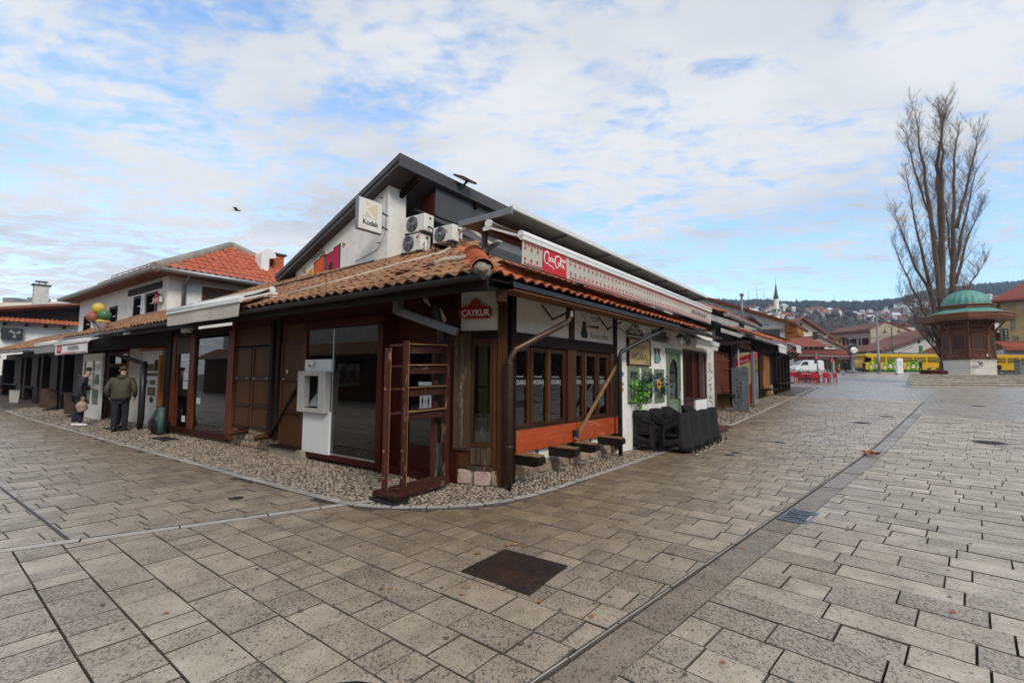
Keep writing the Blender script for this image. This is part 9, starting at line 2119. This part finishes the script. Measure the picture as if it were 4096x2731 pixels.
def hill_town():
 rg_ = random.Random(23); walls = [M('house_wall_%d' % 0, (.66, .64, .60)), M('house_wall_cream', (.58, .50, .40)), M('house_wall_pale', (.72, .71, .70)), M('house_wall_brick', (.36, .22, .16))]; roofs_ = [FARTILE, TILEDARK, M('house_roof_orange', (.36, .12, .06)), M('snowy_roof', (.55, .55, .57))]
 protos = {}
 def proto(w, r):
  if (w, r) in protos: return protos[(w, r)]
  mb = MB(); mb.box(W, -4, 4, -3.5, 3.5, -3, 5.2, 0)
  mb.add([(-4.6, -4.1, 5.0), (4.6, -4.1, 5.0), (4.6, 4.1, 5.0), (-4.6, 4.1, 5.0), (-3.0, 0, 8.2), (3.0, 0, 8.2)], [(0, 1, 5, 4), (1, 2, 5), (2, 3, 4, 5), (3, 0, 4)], 1)
  for x in (-2.6, -.4, 1.8):
   for z in (.6, 3.1): mb.add([(x, -3.54, z), (x + 1.0, -3.54, z), (x + 1.0, -3.54, z + 1.3), (x, -3.54, z + 1.3)], [(0, 1, 2, 3)], 2)
  protos[(w, r)] = mesh_of('hill_house', mb, [walls[w], roofs_[r], BLACK]); return protos[(w, r)]
 k = 0; placed = []
 while k < 265:
  az = rg_.uniform(.40, 1.16); band = rg_.random(); y = rg_.uniform(380, 680) if band < .9 else rg_.uniform(300, 380); x = az * y
  if abs(az - .69) < .09 and 230 < y < 400: continue
  if any((x - a) ** 2 + (y - b) ** 2 < 120 for a, b in placed): continue
  placed.append((x, y)); w = rg_.choice((0, 0, 1, 2, 2, 3)); r = rg_.choice((0, 1, 1, 2, 3, 3)); sc = rg_.uniform(.45, .85)
  Mx = Matrix.Translation((x, y, hill_z(x, y))) @ Matrix.Rotation(rg_.uniform(-.9, .9) - .6, 4, 'Z') @ Matrix.Diagonal((sc * rg_.uniform(.8, 1.3), sc, sc * rg_.uniform(.8, 1.15), 1))
  o = inst('hill_house', proto(w, r), Mx); wl = ('white', 'cream', 'bright white', 'brick red')[w]; rl = ('red', 'dark', 'orange', 'pale snowy')[r]
  tag(o, 'small %s house with %s roof on the far hillside' % (wl, rl), 'house', 'houses on the hillside, %s walls and %s roofs' % (wl, rl)); k += 1
 for kk, (az, y) in enumerate(((.502, 880), (.535, 880), (.52, 885), (.555, 890))):
  x = az * y; z = hill_z(x, y); t = thing('radio_mast', ('radio mast on the ridge, leftmost of four', 'radio mast on the ridge, second from the right', 'tall lattice radio mast on the ridge, second from the left', 'radio mast on the ridge, rightmost of four')[kk], 'mast', (x, y, z)); m = MB(); m.tube([(x, y, z), (x, y, z + (26, 30, 34, 28)[kk])], [.9, .25], 4); obj('shaft', m, GREYMETAL, t)
hill_town()
def haze():
 mb = MB(); mb.box(W, -950, 2050, -950, 1200, -1.2, 262); m = bpy.data.materials.new('haze_air'); m.use_nodes = True; nt = m.node_tree; nt.nodes.remove(nt.nodes['Principled BSDF'])
 v = nt.nodes.new('ShaderNodeVolumePrincipled'); v.inputs['Color'].default_value = (.52, .66, .92, 1); v.inputs['Density'].default_value = .0003; nt.links.new(v.outputs[0], nt.nodes['Material Output'].inputs['Volume'])
 obj('haze', mb, m, kind='stuff')
haze()
# ---------------------------------------------------------------- people, pigeons, a bird
def skin_mesh(verts, edges, radii, sub=2, root=0):
 me = bpy.data.meshes.new('sk'); me.from_pydata(verts, edges, []); o = bpy.data.objects.new('sk', me); COL.objects.link(o); o.modifiers.new('s', 'SKIN'); s = o.modifiers.new('d', 'SUBSURF'); s.levels = sub; s.render_levels = sub
 for i, r in enumerate(radii): v = me.skin_vertices[0].data[i]; v.radius = (r, r) if not isinstance(r, tuple) else r; v.use_root = i == root
 bpy.context.view_layer.update(); ev = o.evaluated_get(bpy.context.evaluated_depsgraph_get()); m2 = bpy.data.meshes.new_from_object(ev); bpy.data.objects.remove(o); bpy.data.meshes.remove(me)
 m2.polygons.foreach_set('use_smooth', [True] * len(m2.polygons)); return m2
SKIN = M('skin', (.42, .24, .17), (.38, .21, .15), 8, .55, 0); HAIRD = M('dark_hair', (.02, .016, .014), (.012, .01, .01), 30, .7, .4); HAIRG = M('grey_brown_hair', (.09, .07, .055), (.05, .04, .035), 30, .8, .4); NAVY = M('navy_trousers', (.018, .022, .032), (.012, .014, .022), 12, .9, .3); DARKCOAT = M('dark_parka', (.030, .030, .031), (.018, .018, .019), 9, .75, .5, 14, bdist=.02); OLIVE = M('olive_quilted_jacket', (.062, .055, .034), (.042, .037, .025), 9, .7, .4, 16, bdist=.02); SHOEW = WHITEPAINT; BAGTAN = M('tan_plastic_bag', (.42, .30, .22), (.30, .2, .14), 7, .5, .6, 12, bdist=.02); MASK = M('face_mask_blue', (.25, .42, .44), (.2, .36, .38), 8, .8, 0); REDCOAT = M('red_coat', (.42, .02, .02), (.34, .015, .015), 9, .8, 0); GREENCOAT = M('dark_green_coat', (.04, .055, .03), (.03, .04, .025), 9, .8, 0); WHITECAP = M('pale_blue_cap', (.45, .52, .58), (.4, .46, .52), 9, .8, 0)
def person(label, pos, ang, coat, trousers, shoes, hair, h=1.75, coat_low=.72, arms='down', bow=0.0, hat=None, stride=.1, hood=True, lod=2, mask=False, fat=1.0, hips=None):
 """a standing figure: local +y is the way they face"""
 s = h / 1.75; t = thing('person', label, 'person', pos, ang); M0 = wm(t)
 def V3(x, y, z): return (x * s, y * s, z * s)
 hip, chest, neck, head = (0, 0, .93), (0, .02 + bow * .1, 1.28), (0, .03 + bow * .28, 1.48), (0, .05 + bow * .42, 1.64 - bow * .05)
 verts = [V3(*hip), V3(0, .01, 1.1), V3(*chest), V3(*neck), V3(0, .05 + bow * .36, 1.55), V3(head[0], head[1], head[2])]; rad = [(.15, .12), (.145, .11), (.17, .12), .062, .06, .088]; edges = [(0, 1), (1, 2), (2, 3), (3, 4), (4, 5)]
 hands = []
 for sd in (-1, 1):
  b = len(verts); f = stride * sd
  verts += [V3(.09 * sd, 0, .88), V3(.10 * sd, f * .5 + .02, .50), V3(.10 * sd, f - .02, .09)]; rad += [.095, .065, .045]; edges += [(0, b), (b, b + 1), (b + 1, b + 2)]
  b = len(verts)
  if arms == 'fold' or (arms == 'bag' and sd == -1): el, ha = (.27 * sd * fat, .08, 1.10), (.12 * sd, .27, 1.10)
  elif arms == 'pocket': el, ha = (.245 * sd * fat, -.06, 1.10), (.22 * sd * fat, .10, .90)
  else: el, ha = (.28 * sd * fat, -.03, 1.12), (.27 * sd * fat, .06, .86)
  verts += [V3(.19 * sd, .0 + bow * .15, 1.40), V3(*el), V3(*ha)]; rad += [.065, .045, .03]; edges += [(2, b), (b, b + 1), (b + 1, b + 2)]; hands.append((Vector(ha), (Vector(ha) - Vector(el)).normalized()))
 body = inst('body', skin_mesh(verts, edges, [tuple(q * s for q in r) if isinstance(r, tuple) else r * s for r in rad], lod), M0, t); body.data.materials.append(SKIN)
 def part(name, vs, es, rs, mt, sub=lod):
  m = skin_mesh([V3(*v) for v in vs], es, [tuple(q * s for q in r) if isinstance(r, tuple) else r * s for r in rs], sub); m.materials.append(mt); return inst(name, m, M0, t)
 cv = [(0, 0, coat_low), (0, -.0, .95), (0, .01, 1.15), (0, .02 + bow * .1, 1.32), (0, .02 + bow * .2, 1.44)]; cr = [(.20 * fat, .155 * fat), (.195 * fat, .155 * fat), (.19 * fat, .15 * fat), (.20, .14), (.11, .10)]; ce = [(0, 1), (1, 2), (2, 3), (3, 4)]
 for sd in (-1, 1):
  b = len(cv); i = 5 + (0 if sd == -1 else 0); hv = hands[0 if sd == -1 else 1][0]
  if arms == 'fold' or (arms == 'bag' and sd == -1): el = (.27 * sd * fat, .08, 1.10)
  elif arms == 'pocket': el = (.245 * sd * fat, -.06, 1.10)
  else: el = (.28 * sd * fat, -.03, 1.12)
  wr = Vector(el).lerp(hv, .93); cv += [(.215 * sd, .01 + bow * .15, 1.38), el, tuple(wr)]; cr += [.085, .068, .054]; ce += [(3, b), (b, b + 1), (b + 1, b + 2)]
 part('jacket', cv, ce, cr, coat)
 if hood: part('hood', [(-.10, -.06 + bow * .15, 1.45), (0, -.10 + bow * .15, 1.47), (.10, -.06 + bow * .15, 1.45)], [(0, 1), (1, 2)], [.05, .075, .05], coat)
 tv = [(0, 0, .92)]; tr = [(.165, .13)]; te = []
 for sd in (-1, 1):
  b = len(tv); f = stride * sd; tv += [(.095 * sd, 0, .82), (.105 * sd, f * .5 + .02, .48), (.105 * sd, f - .02, .10)]; tr += [.11, .085, .07]; te += [(0, b), (b, b + 1), (b + 1, b + 2)]
 part('trousers', tv, te, tr, trousers)
 for sd in (-1, 1):
  f = stride * sd; part('shoe', [(.105 * sd, f - .08, .05), (.11 * sd, f + .04, .05), (.115 * sd, f + .16, .035)], [(0, 1), (1, 2)], [.045, .048, .036], shoes, max(1, lod - 1))
 hx = Vector(head)
 part('hair' if not hat else 'cap', [(0, hx.y - .045, hx.z + .0), (0, hx.y - .035, hx.z + .065), (0, hx.y + .03, hx.z + .095)], [(0, 1), (1, 2)], [.084, .084, .05], hat or hair)
 if lod > 1:
  part('nose', [(0, hx.y + .085, hx.z + .0), (0, hx.y + .112, hx.z - .028)], [(0, 1)], [.012, .016], SKIN, 1)
  for sd in (-1, 1):
   part('ear', [(.088 * sd, hx.y - .005, hx.z + .015), (.092 * sd, hx.y - .01, hx.z - .03)], [(0, 1)], [.018, .014], SKIN, 1); m = MB(); m.ball(M0 @ Vector(V3(.034 * sd, hx.y + .082, hx.z + .018)), .011 * s, 8, 5); obj('eye', m, BLACKPRINT, t)
  if mask: part('face_mask', [(0, hx.y + .06, hx.z - .02), (0, hx.y + .062, hx.z - .07)], [(0, 1)], [.055, .048], MASK, 2)
  else: part('mouth', [(-.022, hx.y + .088, hx.z - .058), (.022, hx.y + .088, hx.z - .058)], [(0, 1)], [.007, .007], SCOOPRED, 1)
  for k, (hv, dr) in enumerate(hands):
   sd = -1 if k == 0 else 1; side = Vector((0, 1, 0)) if abs(dr.z) > .6 else Vector((1, 0, 0)); side = (side - dr * side.dot(dr)).normalized(); nrm = dr.cross(side)
   vs, es, rs = [tuple(hv - dr * .03), tuple(hv + dr * .04)], [(0, 1)], [.027, .032]
   for q, (off, ln) in enumerate(((-.027, .072), (-.009, .082), (.009, .078), (.027, .06))):
    b = len(vs); p = hv + dr * .06 + side * off; cl = nrm * (-.25 * sd); vs += [tuple(p), tuple(p + (dr + cl).normalized() * ln * .55), tuple(p + (dr + cl).normalized() * ln * .55 + (dr + cl * 4).normalized() * ln * .45)]; es += [(1, b), (b, b + 1), (b + 1, b + 2)]; rs += [.010, .009, .007]
   b = len(vs); p = hv + side * .03; vs += [tuple(p), tuple(p + (side * .7 + dr).normalized() * .045), tuple(p + (side * .5 + dr * 1.2).normalized() * .075)]; es += [(0, b), (b, b + 1), (b + 1, b + 2)]; rs += [.012, .011, .008]
   part('hand', vs, es, rs, SKIN, 1)
 return t
def ang_to(v): return math.atan2(v.y, v.x) - PI / 2
dirR = (-L.ex).normalized()           # down the left street, towards the right of the view
p = L.P(12.55, 1.08, 0)
person('person in a dark parka and mask standing with a bag by the white door', p, ang_to(Vector((.74, .67, 0))), DARKCOAT, NAVY, SHOEW, HAIRD, 1.79, .74, 'bag', .35, mask=True, stride=.07, fat=1.05)
def carried_bag():
 c = Vector((-12.81, 14.27, .60)); t = thing('carrier_bag', 'tan plastic carrier bag hanging from the hand of the person in the parka', 'bag', c); m = MB(); m.ball(c, (.15, .13, .17), 12, 8); m.v = [(x + .02 * math.sin(z * 40), y + .02 * math.sin(z * 33 + 2), z) for x, y, z in m.v]; obj('sack', m, BAGTAN, t); m = MB(); m.tube([c + Vector((-.06, 0, .13)), c + Vector((-.02, 0, .30)), c + Vector((.05, 0, .13))], .012, 6); obj('handles', m, BAGTAN, t)
carried_bag()
person('broad person in an olive jacket seen from behind at the food shop', L.P(10.15, .72, .0), ang_to(Vector((-.4, .9, 0))), OLIVE, NAVY, RUBBER, HAIRG, 1.80, .80, 'pocket', .12, stride=.06, fat=1.28)
person('person in dark clothes half hidden behind the olive jacket', L.P(11.05, .55, .0), ang_to(-L.ey - L.ex * .2), DARKCOAT, NAVY, RUBBER, HAIRD, 1.70, .82, 'fold', .15, stride=.05)
person('person in a dark coat cut by the left edge of the view', (-19.95, 18.35, gz(-19.95, 18.35)), ang_to(Vector((-.3, 1, 0))), DARKCOAT, NAVY, RUBBER, HAIRD, 1.72, .78, 'pocket', .05)
for x, y, a, c, tr, hh, lb, ht in ((47.75, 68, 2.9, DARKCOAT, NAVY, 1.78, 'person in dark jacket and jeans walking before the butcher shop', None), (49.15, 68.3, 1.2, REDCOAT, NAVY, 1.62, 'person in a bright red coat right of the street clock', None), (58.5, 68, 1.4, GREENCOAT, GREENCOAT, 1.80, 'person in a long green coat and pale cap beside the tram', WHITECAP), (45.55, 68, .5, DARKCOAT, NAVY, 1.45, 'small dark figure standing by the butcher shop window', None), (51.0, 68.8, 1.6, DARKCOAT, NAVY, 1.6, 'person in dark clothes by the front of the tram', None)):
 person(lb, (x, y, gz(x, y)), a, c, tr, RUBBER, HAIRD, hh, .6 if ht else .8, 'pocket', .1, hat=ht, lod=1, stride=.16)
PIGEON = M('pigeon_grey', (.10, .105, .12), (.05, .052, .06), 20, .7, 0)
def pigeons():
 def proto():
  mb = MB(); mb.ball((0, 0, .13), (.075, .15, .075), 8, 6); mb.ball((0, .15, .22), (.042, .05, .045), 7, 5); mb.tube([(0, .10, .15), (0, .145, .21)], [.05, .035], 7); mb.prism([(-.04, -.12, .12), (.04, -.12, .12), (.03, -.27, .09), (-.03, -.27, .09)], (0, 0, .02)); mb.tube([(0, .19, .22), (0, .225, .21)], [.012, .004], 5)
  for s in (-1, 1): mb.tube([(.03 * s, 0, .08), (.03 * s, .01, 0)], .01, 4)
  return mesh_of('pigeon', mb, PIGEON)
 me = proto(); rg_ = random.Random(31); pts = [(40.4, 58), (46.9, 58), (47.5, 55.5), (47.9, 56.6), (48.9, 56), (49.25, 57), (48.9, 54.6), (49.9, 57.5), (48.6, 54.2), (32.3, 36.8), (32.8, 36.6)]
 for x, y in pts:
  z = gz(x, y) if y > 50 else KZ + .33; o = inst('pigeon', me, Matrix.Translation((x, y, z)) @ Matrix.Rotation(rg_.uniform(0, 6), 4, 'Z')); tag(o, 'grey pigeon standing on the paving left of the fountain' if y > 50 else 'grey pigeon perched on the dark planter by the fountain', 'pigeon', 'pigeons left of the fountain' if y > 50 else 'pigeons on the planter')
 for k in range(150):
  x, y = rg_.uniform(43.2, 54), rg_.uniform(42.5, 45.5); z = max(gz(x, y), 1.995); o = inst('pigeon', me, Matrix.Translation((x, y, z)) @ Matrix.Rotation(rg_.uniform(0, 6), 4, 'Z') @ Matrix.Scale(rg_.uniform(1.0, 1.35), 4)); tag(o, 'grey pigeon in the dense flock on the right of the fountain', 'pigeon', 'flock of pigeons right of the fountain')
 o = inst('pigeon', me, Matrix.Translation((KX - .6, KY - 1.55, KZ + .76)) @ Matrix.Rotation(1.3, 4, 'Z')); tag(o, 'pigeon perched on the spout of the marble base', 'pigeon')
 mb = MB(); c = Vector((-17.85, 30, 12.16)); mb.ball(c, (.16, .07, .06), 8, 6)
 for s in (-1, 1): mb.add([c + Vector((-.08, 0, .02)), c + Vector((.1, 0, .02)), c + Vector((.12, s * .3, .1)), c + Vector((-.05, s * .42, .05))], [(0, 1, 2, 3)])
 mb.add([c + Vector((-.14, .03, 0)), c + Vector((-.14, -.03, 0)), c + Vector((-.3, -.05, 0)), c + Vector((-.3, .05, 0))], [(0, 1, 2, 3)]); o = obj('bird', mb, BLACK); tag(o, 'small dark bird flying in the left sky', 'bird')
pigeons()
